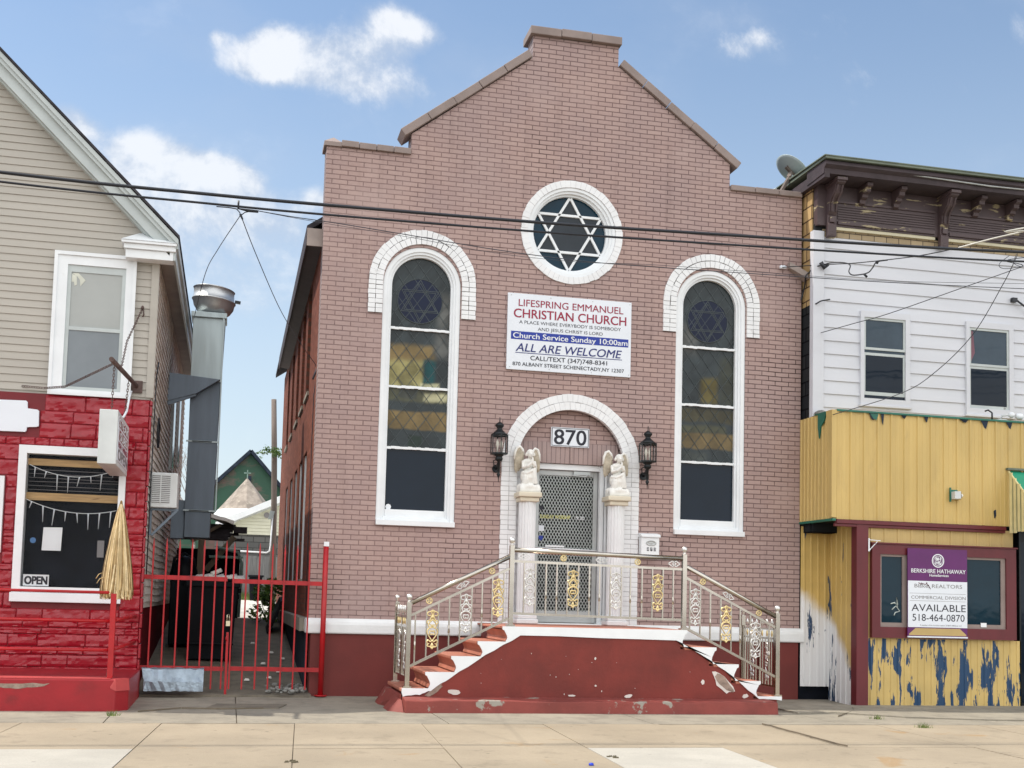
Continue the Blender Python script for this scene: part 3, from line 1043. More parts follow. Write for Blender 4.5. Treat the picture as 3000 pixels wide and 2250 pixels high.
def church():
    c = thing('brick_church', (3.5, 0, 0), 'mauve painted brick church with a stepped gable, arched white windows and a star window', 'church')
    mb = MB()
    holes = []
    for w in WIN:
        holes.append(arch(w['x'], 0.535, w['sill'] + 0.05, w['zs'], 20))
    holes.append(circle(3.47, 6.515, 0.64, 40))
    holes.append(arch(3.53, 0.775, 1.01, 3.22, 20))
    out = [(p[0], max(p[1], 0.9)) for p in CH_OUT]
    wall_with_holes(mb, out, holes, 0.0)
    # parapet returns and back face
    for i in range(len(out)):
        a, b = out[i], out[(i + 1) % len(out)]
        if a[1] <= 0.9 and b[1] <= 0.9:
            continue
        mb.f([(a[0], 0, a[1]), (b[0], 0, b[1]), (b[0], 0.3, b[1]), (a[0], 0.3, a[1])], 1)
    mb.f([(p[0], 0.3, p[1]) for p in [(0, 5.5), (7, 5.5)] + out[2:]])
    # window and door reveals
    for h in holes:
        cl = h is holes[2]
        mb.strip([(p[0], 0.0, p[1]) for p in h], [(p[0], 0.3, p[1]) for p in h], 1, False, cl)
    mb.build('front_wall', ['brick', 'brick_low'], c)
    # tympanum over the door, set back, with a soldier course under it
    mb = MB()
    ty = [p for p in arch(3.53, 0.77, 3.5, 3.5, 20) if p[1] > 3.49]
    ty = [(3.53 + 0.77 * cos(pi - pi * k / 20), 3.22 + 0.77 * sin(pi - pi * k / 20)) for k in range(21)]
    ty = [p for p in ty if p[1] > 3.56]
    zt = 3.54
    dx = (0.77 ** 2 - (zt - 3.22) ** 2) ** 0.5
    mb.prism([(3.53 - dx, zt)] + ty + [(3.53 + dx, zt)], 0.12, 0.28)
    mb.build('tympanum', 'brick', c)
    mb = MB()
    d2 = 0.765
    mb.prism([(3.53 - d2, 3.245), (3.53 + d2, 3.245), (3.53 + dx, 3.538), (3.53 - dx, 3.538)], 0.10, 0.28)
    mb.box(3.545, 3.575, 0.088, 0.0995, 3.25, 3.49)
    mb.build('soldier_course', 'soldier', c)
    # plinth, band
    mb = MB()
    mb.box(0.03, 6.97, -0.03, 0.3, -0.1, 0.82)
    mb.build('plinth', 'plinth', c)
    mb = MB()
    mb.prismx([(-0.07, 0.82), (0.3, 0.82), (0.3, 1.02), (-0.02, 1.02), (-0.06, 0.98), (-0.07, 0.94)], -0.04, 7.06)
    for v in mb.bm.verts:
        v.co.z += random.uniform(-0.004, 0.004)
    mb.build('base_band', 'band', c, bevel=0.02)
    # copings
    def coping(pts, h, y0=-0.045, y1=0.36, n=3):
        mb = MB()
        (xa, za), (xb, zb) = pts
        L = math.hypot(xb - xa, zb - za)
        ux, uz = (xb - xa) / L, (zb - za) / L
        nx, nz = -uz, ux
        for k in range(n):
            a, b = L * k / n + (0.003 if k else 0), L * (k + 1) / n - (0.003 if k < n - 1 else 0)
            j = random.uniform(-0.006, 0.006)
            mb.prism([(xa + ux * a, za + uz * a + j), (xa + ux * b, za + uz * b + j), (xa + ux * b + nx * h, za + uz * b + nz * h + j), (xa + ux * a + nx * h, za + uz * a + nz * h + j)], y0 + random.uniform(-.004, .004), y1)
        return mb.build('coping', 'coping', c, bevel=0.008)
    coping(((0.2, 7.385), (1.145, 7.375)), 0.085, n=4)
    coping(((1.06, 7.63), (2.83, 8.985)), 0.11, n=5)
    coping(((4.12, 9.025), (5.95, 7.70)), 0.11, n=5)
    coping(((5.86, 7.375), (6.99, 7.375)), 0.08, n=3)
    coping(((2.79, 9.315), (4.14, 9.315)), 0.115, -0.07, 0.4, n=3)
    mb = MB()      # little pyramid stone at the corner
    mb.box(-0.035, 0.2, -0.035, 0.33, 7.382, 7.44)
    t = (0.1, 0.13, 7.56)
    q = [(-0.035, -0.035, 7.44), (0.2, -0.035, 7.44), (0.2, 0.33, 7.44), (-0.035, 0.33, 7.44)]
    for i in range(4):
        mb.f([q[i], q[(i + 1) % 4], t])
    mb.build('corner_stone', 'coping', c)
    # side wall towards the alley, with tall narrow windows
    mb = MB()
    slots = []
    for yc in (2.35, 3.75, 5.3, 7.1, 8.9):
        slots.append((yc, 0.42, 4.35, 6.0))
    for yc in (2.2, 3.4, 4.75, 6.3, 8.1):
        slots.append((yc, 0.42, 1.55, 3.45))
    es = []
    for loop in [[(0.3, 1.02), (11.5, 1.02), (11.5, 6.25), (0.3, 6.25)]] + [[(y - .42, a), (y + .42, a), (y + .42, b), (y - .42, b)] for (y, _, a, b) in slots]:
        vs = [mb.bm.verts.new((0.0, p[0], p[1])) for p in loop]
        for i in range(len(vs)):
            es.append(mb.bm.edges.new((vs[i], vs[(i + 1) % len(vs)])))
    bmesh.ops.triangle_fill(mb.bm, use_beauty=True, edges=es)
    for (y, _, a, b) in slots:
        mb.strip([(0, y - .42, a), (0, y + .42, a), (0, y + .42, b), (0, y - .42, b)], [(0.16, y - .42, a), (0.16, y + .42, a), (0.16, y + .42, b), (0.16, y - .42, b)], 0, False, True)
    mb.box(0.02, 7.0, 11.3, 11.5, 0, 6.25)
    mb.f([(7.0, 0.3, 0), (7.0, 11.5, 0), (7.0, 11.5, 6.3), (7.0, 0.3, 6.3)])
    mb.build('side_wall', 'sidebrick', c)
    for (y, _, a, b) in slots:
        mb = MB()
        mb.box(0.12, 0.15, y - .42, y + .42, a, b)
        wn = mb.build('side_window', 'darkglass', c)
        mb = MB()
        mb.box(-0.03, 0.12, y - .46, y + .46, a - 0.06, a - 0.001)
        mb.build('sill', 'stoneledge', wn)
        if a < 2:
            mb = MB()
            for yy in (y - .405, y + .365):
                mb.box(0.02, 0.119, yy, yy + 0.04, a + .001, b - .001)
            mb.build('frame', 'white', wn)
    mb = MB()
    mb.prismx([(0.3, 0.84), (11.5, 0.84), (11.5, 1.018), (0.3, 1.018)], -0.10, 0.0)
    mb.build('side_ledge', 'stoneledge', c)
    mb = MB()
    mb.box(-0.02, 0.0, 0.302, 11.5, -0.2, 0.839)
    mb.build('basement_wall', 'slate', c)
    # roof and eave
    mb = MB()
    for sx in (1, -1):
        xa = -0.2 if sx > 0 else 7.2
        mb.hexa([(xa, 0.3, 6.28), (3.5, 0.3, 8.82), (3.5, 11.6, 8.82), (xa, 11.6, 6.28), (xa, 0.3, 6.36), (3.5, 0.3, 8.9), (3.5, 11.6, 8.9), (xa, 11.6, 6.36)])
    mb.build('roof', 'shingle', c)
    mb = MB()
    mb.prism([(-0.2, 6.1), (0.0, 6.06), (0.0, 6.24), (-0.2, 6.28)], 0.12, 9.3)
    mb.box(-0.215, -0.201, 0.12, 9.3, 6.05, 6.3)
    mb.build('eave', 'cornicedark', c)
    mb = MB()
    mb.box(-0.21, -0.001, 0.1, 0.119, 6.02, 6.26)
    mb.build('eave_end', 'soffit', c)

    # white brick arches
    def brick_arch(xc, hi, ho, zleg, zs, y0, name, gap_dark, legs=True, two=True, zo=None, jm='joint', n=None, full=False):
        mb = MB()
        mid = (hi + ho) / 2
        layers = [(hi, mid - 0.003), (mid + 0.003, ho)] if two else [(hi, ho)]
        for (ra, rb) in layers:
            cnt = n or int(pi * (ra + rb) / 2 / 0.0735)
            tot = 2 * pi if full else pi
            if full:
                cnt *= 2
            for k in range(cnt):
                g = random.choice([0.003, 0.004, 0.004, 0.006, 0.009]) if gap_dark else 0.003
                rm = (ra + rb) / 2
                a0 = tot * k / cnt + g / rm * 0.5
                a1 = tot * (k + 1) / cnt - g / rm * 0.5
                ra2, rb2 = ra, rb + random.uniform(-0.006, 0.004)
                yj = y0 + random.uniform(-0.004, 0.004)
                mb.prism([(xc + ra2 * cos(a0), zs + ra2 * sin(a0)), (xc + rb2 * cos(a0), zs + rb2 * sin(a0)), (xc + rb2 * cos(a1), zs + rb2 * sin(a1)), (xc + ra2 * cos(a1), zs + ra2 * sin(a1))], yj, 0.05)
            if legs:
                nl = max(1, round((zs - zleg) / 0.0667))
                hgt = (zs - zleg) / nl
                for sx in (-1, 1):
                    for k in range(nl):
                        z0 = zleg + hgt * k + 0.003
                        z1 = zleg + hgt * (k + 1) - random.choice([0.002, 0.003, 0.006])
                        xa, xb = xc + sx * ra, xc + sx * (rb + random.uniform(-0.005, 0.004))
                        yj = y0 + random.uniform(-0.004, 0.004)
                        mb.prism([(min(xa, xb), z0), (max(xa, xb), z0), (max(xa, xb), z1), (min(xa, xb), z1)], yj, 0.05)
        o = mb.build(name, 'whitebrick', c)
        mb = MB()
        if full:
            mb.ring(circle(xc, zs, ho - 0.004, 64), circle(xc, zs, hi + 0.002, 64), y0 + 0.006, 0.045, True)
        else:
            zl = zleg if legs else zs
            mb.ring(arch(xc, ho - 0.004, zl + 0.002, zs, 32), arch(xc, hi + 0.002, zl + 0.002, zs, 32), y0 + 0.006, 0.045)
        mb.build('joint', jm, o)
        return o
    for w in WIN:
        brick_arch(w['x'] + 0.005, 0.545, 0.742, w['leg'], w['zs'] + 0.03, -0.022, 'brick_arch', True)
    brick_arch(3.53, 0.775, 0.995, 1.015, 3.215, -0.02, 'door_arch', False, jm='joint_pale')
    brick_arch(3.47, 0.645, 0.745, 0, 6.515, -0.022, 'round_brick_ring', False, legs=False, two=False, jm='joint_pale', full=True)

    # tall arched windows
    for wi, w in enumerate(WIN):
        xc, zs = w['x'], w['zs']
        z0 = w['sill']
        mb = MB()
        oo = arch(xc, 0.533, z0 + 0.052, zs, 28)
        i1 = arch(xc, 0.475, z0 + 0.052, zs, 28)
        i2 = arch(xc, 0.44, z0 + 0.052, zs, 28)
        i3 = arch(xc, 0.408, z0 + 0.052, zs, 28)
        mb.ring(oo, i1, 0.012, 0.2)
        mb.ring(i1, i2, 0.03, 0.2)
        mb.ring(i2, i3, 0.06, 0.2)
        fr = mb.build('arched_window', 'cream' if False else 'white', c, bevel=0.004)
        mb = MB()
        mb.box(xc - 0.407, xc + 0.407, 0.055, 0.16, z0 + 0.052, z0 + 0.2)
        mb.box(xc - 0.44, xc + 0.44, 0.02, 0.052, z0 + 0.052, z0 + 0.10)
        mb.build('bottom_rail', 'white', fr, bevel=0.006)
        mb = MB()
        mb.box(xc - 0.535, xc + 0.535, -0.055, 0.2, z0 - 0.022, z0 + 0.05)
        mb.build('sill', 'white', fr, bevel=0.006)
        for zb in w['bars']:
            mb = MB()
            n = 14
            for k in range(n):
                xa, xb = xc - 0.406 + 0.812 * k / n, xc - 0.406 + 0.812 * (k + 1) / n
                mb.box(xa, xb + 0.0005, 0.07 + random.uniform(0, .004), 0.11, zb - 0.018 + random.uniform(-.004, .004), zb + 0.016 + random.uniform(-.004, .004))
            mb.build('glazing_bar', 'white', fr)
        levels = [z0 + 0.18] + list(w['bars'])
        # clear bottom pane
        mb = MB()
        mb.box(xc - 0.408, xc + 0.408, 0.115, 0.125, levels[0], levels[1])
        mb.build('lower_pane', 'darkglass', fr)
        # leaded lights
        edges = levels[1:] + [zs]
        for k, (a, b) in enumerate(zip(levels[1:], levels[2:])):
            mb = MB()
            mb.box(xc - .408, xc + .408, 0.115, 0.125, a, b)
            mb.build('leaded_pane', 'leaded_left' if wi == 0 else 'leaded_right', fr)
        mb = MB()
        mb.prism(arch(xc, 0.408, levels[3], zs, 28), 0.115, 0.125)
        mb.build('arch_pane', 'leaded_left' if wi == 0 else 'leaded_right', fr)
        zc = zs - 0.19
        mb = MB()
        mb.prism(circle(xc - 0.01, zc, 0.31, 40), 0.108, 0.114)
        mb.build('blue_roundel', 'blueglass', fr)
        mb = MB()
        R = 0.31
        mb.tube([(p[0], 0.107, p[1]) for p in circle(xc - 0.01, zc, R, 40)], 0.006, 6, True)
        for rr in (R - 0.012, R - 0.055):
            for base in (90, 270):
                P = [(xc - 0.01 + rr * cos(radians(base + 120 * k)), 0.107, zc + rr * sin(radians(base + 120 * k))) for k in range(3)]
                for k in range(3):
                    mb.bar(P[k], P[(k + 1) % 3], 0.007, 0.006, (0, -1, 0))
        for k, (a, b) in enumerate(zip(levels[1:], levels[2:] + [zs + 0.41])):
            poly = [(xc - .405, a + .02), (xc + .405, a + .02), (xc + .405, b - .02), (xc - .405, b - .02)] if k < 2 else arch(xc, 0.405, a + .02, zs, 20)
            lattice(mb, poly, 0.109, 0.205, 1.35, 0.006)
        mb.build('lead_came', 'lead', fr)
        if wi == 0:
            mb = MB()
            mb.prism(circle(xc - 0.355, z0 + 0.235, 0.04, 8), 0.108, 0.113)
            mb.build('alarm_sticker', 'paper', fr)

    # round star window
    xc, zc = 3.458, 6.515
    mb = MB()
    mb.ring(circle(3.47, zc, 0.642, 56), circle(3.47, zc, 0.60, 56), -0.005, 0.2, True)
    mb.ring(circle(3.47, zc, 0.60, 56), circle(3.465, zc, 0.565, 56), 0.02, 0.2, True)
    mb.ring(circle(3.465, zc, 0.565, 56), circle(xc, zc, 0.535, 56), 0.06, 0.2, True)
    rw = mb.build('round_window', 'white', c, bevel=0.004)
    R = 0.535
    P1 = [(xc + R * cos(radians(90 + 120 * k)), zc + R * sin(radians(90 + 120 * k))) for k in range(3)]
    P2 = [(xc + R * cos(radians(270 + 120 * k)), zc + R * sin(radians(270 + 120 * k))) for k in range(3)]
    mb = MB()
    for P in (P1, P2):
        for k in range(3):
            a, b = P[k], P[(k + 1) % 3]
            mb.bar((a[0], 0.098, a[1]), (b[0], 0.098, b[1]), 0.036, 0.03, (0, -1, 0))
    mb.build('star_frame', 'white', rw, bevel=0.004)
    mb = MB()
    mb.prism(circle(xc, zc, 0.536, 56), 0.118, 0.126)
    mb.build('teal_pane', 'teal', rw)
    mb = MB()
    s3 = R / 3 ** 0.5
    hexa = [(xc + s3 * cos(radians(60 * k)), zc + s3 * sin(radians(60 * k))) for k in range(6)]
    star = []
    for k in range(6):
        star.append((xc + s3 * cos(radians(60 * k)), zc + s3 * sin(radians(60 * k))))
        star.append((xc + R * cos(radians(60 * k + 30)), zc + R * sin(radians(60 * k + 30))))
    mb.prism(star, 0.110, 0.117)
    mb.build('grey_star_pane', 'greyglass', rw)

    # entrance: side panels of siding, frame, door
    for (xa, xb) in ((2.755, 3.06), (4.0, 4.305)):
        mb = MB()
        z = 1.02
        k = 0
        while z < 3.24:
            zt2 = min(z + 0.135, 3.243)
            yj = 0.17
            mb.hexa([(xa, yj, z), (xb, yj, z), (xb, 0.28, z), (xa, 0.28, z), (xa, yj + 0.02, zt2), (xb, yj + 0.02, zt2), (xb, 0.28, zt2), (xa, 0.28, zt2)])
            z += 0.135
        mb.build('entrance_siding', 'whitebrick', c)
    mb = MB()
    for (xa, xb) in ((3.0, 3.06), (4.0, 4.055), (4.07, 4.10)):
        mb.box(xa, xb, 0.13, 0.169, 1.015, 3.24)
    mb.box(3.061, 3.999, 0.14, 0.28, 3.16, 3.24)
    mb.build('door_casing', 'white', c, bevel=0.004)
    mb = MB()
    mb.box(3.075, 3.135, 0.2, 0.25, 1.03, 3.155)
    mb.box(3.925, 3.985, 0.2, 0.25, 1.03, 3.155)
    mb.box(3.136, 3.924, 0.2, 0.25, 3.085, 3.155)
    mb.box(3.136, 3.924, 0.2, 0.25, 1.03, 1.19)
    dr = mb.build('door', 'alu', c, bevel=0.004)
    mb = MB()
    mb.box(3.13, 3.93, 0.235, 0.24, 1.19, 3.09)
    mb.build('door_glass', 'doorglass', dr)
    mb = MB()
    lattice(mb, [(3.136, 1.19), (3.924, 1.19), (3.924, 3.085), (3.136, 3.085)], 0.212, 0.0455, 1.75, 0.0095, 0.006)
    mb.build('security_mesh', 'mesh', dr)
    mb = MB()
    mb.tube([(3.08, 0.175, 2.06), (3.985, 0.175, 2.045)], 0.011, 8)
    mb.box(3.23, 3.5, 0.16, 0.19, 2.075, 2.10)
    mb.box(3.23, 3.5, 0.16, 0.19, 1.99, 2.03)
    mb.build('push_bar', 'paper', dr)
    mb = MB()
    mb.box(3.62, 3.86, 0.155, 0.199, 3.1, 3.15)
    mb.bar((3.6, 0.15, 3.09), (3.78, 0.1, 3.075), 0.02, 0.012)
    mb.bar((3.78, 0.1, 3.075), (3.85, 0.19, 3.12), 0.02, 0.012)
    mb.build('door_closer', 'alu', dr)
    text('SUNDAY WORSHIP', 3.155, 3.595, 2.475, 0.05, 0.2065, 'yellowink', dr, bold=0.02)
    text('9:30', 3.68, 3.80, 2.475, 0.045, 0.2065, 'paper', dr, bold=0.01)
    for (z, mt) in ((2.62, 'ink'), (2.33, 'signwhite'), (2.2, 'signblue')):
        mb = MB()
        if mt == 'signwhite':
            mb.box(3.138, 3.215, 0.203, 0.206, z - .035, z + .045)
        else:
            mb.prism([(3.14, z + .03), (3.14, z - .01), (3.172, z - .04), (3.204, z - .01), (3.204, z + .03)], 0.203, 0.206)
        mb.build('door_sticker', mt, dr)
    return c


church()


# ------------------------------------------------------------------ things on the church front
def church_sign():
    x0, x1, zt0, zb0 = 2.562, 4.363, 5.573, 4.50
    W, H = x1 - x0, zt0 - zb0
    t = thing('church_sign', ((x0 + x1) / 2, -0.03, zb0), 'large white church sign with red, blue and black lettering under the star window', 'sign')
    mb = MB()
    mb.box(x0, x1, -0.034, -0.004, zb0, zt0)
    mb.build('board', 'signwhite', t, bevel=0.002)
    mb = MB()
    for u in (0.025, 0.34, 0.68, 0.985):
        for v in (0.03, 0.97):
            mb.lathe([(0.007, -0.002), (0.007, 0.0)], (x0 + u * W, -0.036, zt0 - v * H), 8, axis='y')
    mb.build('screw', 'alu', t)

    def ln(body, u0, u1, v0, v1, mat, bold=0.0, shear=0.0):
        return text(body, x0 + u0 * W, x0 + u1 * W, zt0 - v1 * H, (v1 - v0) * H, -0.0365, mat, t, bold=bold, shear=shear)
    ln('LIFESPRING EMMANUEL', .085, .932, .077, .165, 'signred', 0.004)
    ln('CHRISTIAN CHURCH', .049, .957, .204, .316, 'signred', 0.012)
    ln('A PLACE WHERE EVERYBODY IS SOMEBODY', .093, .915, .352, .394, 'ink')
    ln('AND JESUS CHRIST IS LORD', .242, .766, .431, .472, 'ink')
    mb = MB()
    mb.box(x0 + .03 * W, x0 + .978 * W, -0.036, -0.0345, zt0 - .604 * H, zt0 - .498 * H)
    mb.build('blue_band', 'signblue', t)
    text('Church Service Sunday 10:00am', x0 + .047 * W, x0 + .97 * W, zt0 - .585 * H, .068 * H, -0.0375, 'paper', t, bold=0.012)
    ln('ALL ARE WELCOME', .07, .925, .654, .757, 'signnavy', 0.01, 0.22)
    mb = MB()
    mb.box(x0 + .068 * W, x0 + .928 * W, -0.0365, -0.0345, zt0 - .781 * H, zt0 - .772 * H)
    mb.build('underline', 'signnavy', t)
    ln('CALL/TEXT (347)748-8341', .188, .806, .808, .864, 'ink', 0.008)
    ln('870 ALBANY STREET SCHENECTADY,NY 12307', .048, .946, .90, .946, 'ink', 0.008)


church_sign()


def number_sign():
    t = thing('house_number_sign', (3.53, 0.1, 3.48), 'white plate with the black number 870 above the church door', 'sign')
    mb = MB()
    mb.box(3.255, 3.81, 0.078, 0.099, 3.478, 3.75)
    mb.build('plate', 'signwhite', t, bevel=0.003)
    mb = MB()
    mb.ring([(3.265, 3.488), (3.80, 3.488), (3.80, 3.74), (3.265, 3.74)], [(3.273, 3.496), (3.792, 3.496), (3.792, 3.732), (3.273, 3.732)], 0.0755, 0.0785, True)
    mb.build('border', 'ink', t)
    text('870', 3.30, 3.765, 3.512, 0.205, 0.0755, 'ink', t, name='digits', bold=0.012)


number_sign()


def lantern(x, label):
    y, z = -0.17, 2.91
    t = thing('wall_lantern', (x, 0, z), label, 'lantern', 'black lanterns beside the church door')
    mb = MB()
    mb.lathe([(0.004, 0.0), (0.007, 0.06), (0.012, 0.07), (0.028, 0.105), (0.014, 0.13), (0.018, 0.14), (0.02, 0.28), (0.05, 0.3), (0.055, 0.33), (0.04, 0.35), (0.06, 0.36), (0.075, 0.39)], (x, y, z), 12)
    mb.bar((x, y, z + 0.28), (x, -0.01, z + 0.2), 0.025, 0.03)
    mb.lathe([(0.055, 0.0), (0.055, 0.015)], (x, -0.018, z + 0.2), 16, axis='y')
    mb.tube([(x, y, z + .2), (x - .05, y + .05, z + .22), (x - .055, y + .1, z + .3), (x, y + .08, z + .33)], 0.008, 6)
    mb.build('bracket', 'black', t)
    r, zb, zt = 0.118, z + 0.39, z + 0.635
    mb = MB()
    P = [(x + r * cos(pi / 3 * k + pi / 6), y + r * sin(pi / 3 * k + pi / 6)) for k in range(6)]
    for k in range(6):
        a, b = P[k], P[(k + 1) % 6]
        mb.bar((a[0], a[1], zb - .01), (a[0], a[1], zt + .015), 0.012, 0.012)
        mb.bar((a[0], a[1], zb), (b[0], b[1], zb), 0.012, 0.018)
        mb.bar((a[0], a[1], zt), (b[0], b[1], zt), 0.012, 0.018)
    mb.prismz(P, zb - 0.012, zb - 0.004)
    mb.build('cage', 'black', t)
    mb = MB()
    mb.lathe([(r + 0.006, zt + 0.005 - z), (0.075, zt + 0.05 - z), (0.038, zt + 0.085 - z), (0.034, zt + .1 - z), (0.062, zt + .135 - z), (0.06, zt + .15 - z), (0.03, zt + .18 - z), (0.008, zt + .19 - z), (0.006, zt + .25 - z), (0.002, zt + .255 - z)], (x, y, z), 12)
    mb.build('cap', 'black', t)
    mb = MB()
    for k in range(6):
        a, b = P[k], P[(k + 1) % 6]
        mb.f([(a[0], a[1], zb), (b[0], b[1], zb), (b[0], b[1], zt), (a[0], a[1], zt)])
    mb.build('glass', 'storeglass', t, normals=False)
    for dx in (-0.025, 0.028):
        mb = MB()
        mb.lathe([(0.01, 0.02), (0.012, 0.09), (0.022, 0.12), (0.02, 0.15), (0.006, 0.195), (0.002, 0.2)], (x + dx, y, zb), 10)
        mb.build('bulb', 'bulb', t)
    return t


lantern(2.46, 'black iron wall lantern left of the church door arch')
lantern(4.59, 'black iron wall lantern right of the church door arch, above the mailbox')


def column(x, label):
    t = thing('fluted_column', (x, -0.13, 1.01), label, 'column', 'white columns framing the church door')
    mb = MB()
    n, r, d = 16, 0.118, 0.012
    pts = []
    for k in range(n * 4):
        a = 2 * pi * k / (n * 4)
        rr = r - (d if (k % 4) in (1, 2) else 0.0)
        pts.append((x + rr * cos(a), -0.13 + rr * sin(a)))
    mb.prismz(pts, 1.13, 2.66)
    mb.build('shaft', 'column', t)
    mb = MB()
    mb.box(x - .15, x + .15, -.28, .02, 1.012, 1.075)
    mb.box(x - .135, x + .135, -.265, .005, 1.076, 1.13)
    mb.build('base', 'column', t, bevel=0.012)
    mb = MB()
    mb.box(x - .135, x + .135, -.265, .005, 2.661, 2.72)
    mb.box(x - .165, x + .165, -.295, .03, 2.721, 2.79)
    mb.build('capital', 'capstone', t, bevel=0.014)


column(2.885, 'white fluted column left of the church door, carrying a praying angel')
column(4.155, 'white fluted column right of the church door, carrying a praying angel')


def angel(x, label):
    y, z = -0.13, 2.792
    t = thing('angel_statue', (x, y, z), label, 'statue', 'white kneeling angels above the columns')
    mb = MB()
    mb.box(x - .148, x + .148, y - .12, y + .12, z, z + .06)
    rnd = random.Random(3)
    for (dx, dy, dz, r) in ((-.1, -.06, .075, .055), (.0, -.08, .08, .06), (.1, -.06, .075, .055), (-.1, .05, .08, .06), (.1, .05, .08, .06), (.0, .02, .09, .09), (-.05, -.09, .07, .045), (.06, -.09, .07, .045), (.05, 0, .12, .05), (-.06, 0, .125, .05)):
        mb.ell((x + dx, y + dy, z + dz), (r, r * .9, r * .8), n=10, m=6)
    mb.build('cloud_base', 'statue', t, remesh=0.011)
    mb = MB()
    # robe and legs: one knee down on the left, one knee raised on the right
    mb.ell((x - .035, y + .0, z + .22), (.085, .075, .10))
    mb.ell((x - .055, y - .05, z + .17), (.05, .06, .10))
    mb.ell((x + .045, y - .055, z + .255), (.048, .06, .05))
    mb.tube([(x + .0, y + .01, z + .27), (x + .045, y - .07, z + .29), (x + .055, y - .075, z + .2), (x + .065, y - .06, z + .12)], [.05, .05, .045, .05], 10)
    mb.tube([(x - .04, y - .0, z + .24), (x - .06, y - .06, z + .16), (x - .06, y - .05, z + .11)], [.06, .05, .05], 10)
    for k in range(5):      # robe folds
        xx = x - .03 + .022 * k
        mb.tube([(xx, y - .085, z + .29 - .008 * k), (xx + .005, y - .1, z + .2), (xx + .018, y - .075, z + .115)], .011, 6)
    mb.tube([(x - .1, y - .02, z + .27), (x - .05, y - .085, z + .255), (x + .03, y - .1, z + .295)], .022, 8)
    # trunk, shoulders, neck
    mb.ell((x - .01, y + .015, z + .36), (.068, .055, .10))
    mb.ell((x - .01, y + .005, z + .425), (.082, .05, .045))
    mb.tube([(x - .0, y + .0, z + .44), (x + .005, y - .02, z + .49)], .026, 8)
    # arms folded in prayer
    mb.tube([(x - .082, y + .0, z + .43), (x - .088, y - .03, z + .335), (x - .035, y - .085, z + .355), (x + .02, y - .1, z + .41)], [.028, .026, .023, .018], 10)
    mb.tube([(x + .068, y + .0, z + .43), (x + .078, y - .035, z + .34), (x + .05, y - .085, z + .365), (x + .025, y - .1, z + .41)], [.028, .026, .023, .018], 10)
    mb.ell((x + .022, y - .107, z + .432), (.016, .014, .034))
    for k in range(4):      # joined fingers
        mb.tube([(x + .012 + .006 * k, y - .112, z + .44), (x + .014 + .005 * k, y - .112, z + .478 - .004 * abs(k - 1.5))], .0055, 5)
    # head bowed over the hands
    rot = Matrix.Rotation(radians(-24), 3, 'X')
    mb.ell((x + .008, y - .04, z + .522), (.044, .052, .058), rot)
    mb.ell((x + .01, y - .094, z + .512), (.008, .012, .014))
    mb.ell((x - .008, y - .086, z + .522), (.008, .008, .005))
    mb.ell((x + .028, y - .086, z + .522), (.008, .008, .005))
    mb.ell((x + .01, y - .084, z + .488), (.014, .01, .006))
    # sash
    mb.tube([(x + .07, y - .03, z + .42), (x + .082, y - .06, z + .3), (x + .085, y - .06, z + .2)], .014, 6)
    mb.build('body', 'statue', t, remesh=0.0055)
    mb = MB()
    mb.ell((x + .006, y - .025, z + .543), (.055, .058, .05), rot)
    for k in range(9):
        a = pi * k / 8
        mb.ell((x + .006 - .055 * cos(a), y - .03 + .0 * sin(a), z + .515 + .03 * sin(a)), (.018, .024, .02), n=8, m=6)
    mb.build('hair', 'statue', t, remesh=0.006)
    for sx in (-1, 1):
        big = 1.14 if sx < 0 else 0.98
        ol = [(.05, .44), (.055, .52), (.075, .595), (.11, .635), (.15, .615), (.175, .55), (.185, .45), (.18, .35), (.165, .285), (.15, .26), (.135, .30), (.115, .29), (.1, .33), (.085, .34), (.07, .37)]
        mb = MB()
        pl = [(x - .005 + sx * p[0] * big * .93, z + (p[1] - .44) * (1.0 if sx < 0 else .9) + .44) for p in ol]
        mb.prism(pl, y + .045, y + .07)
        for k in range(9):
            f = k / 8
            a = Vector((x - .005 + sx * big * (.06 + .1 * f), y + .04, z + .57 - .12 * f + .03 * sin(pi * f)))
            b = Vector((x - .005 + sx * big * (.075 + .085 * f), y + .045, z + .36 - .06 * f))
            mb.tube([a, (a + b) / 2 + Vector((sx * .008, -.006, 0)), b], .009, 6)
        mb.build('wing', 'wing', t, remesh=0.007)
        mb = MB()
        e = [Vector((x - .005 + sx * p[0] * big * .93, y + .05, z + (p[1] - .44) * (1.0 if sx < 0 else .9) + .44)) for p in ol[1:7]]
        mb.tube(e, [.014, .018, .021, .02, .017, .012], 8)
        mb.build('wing_edge', 'statue', t)


angel(2.895, 'white praying angel statue on the left door column')
angel(4.17, 'white praying angel statue on the right door column')


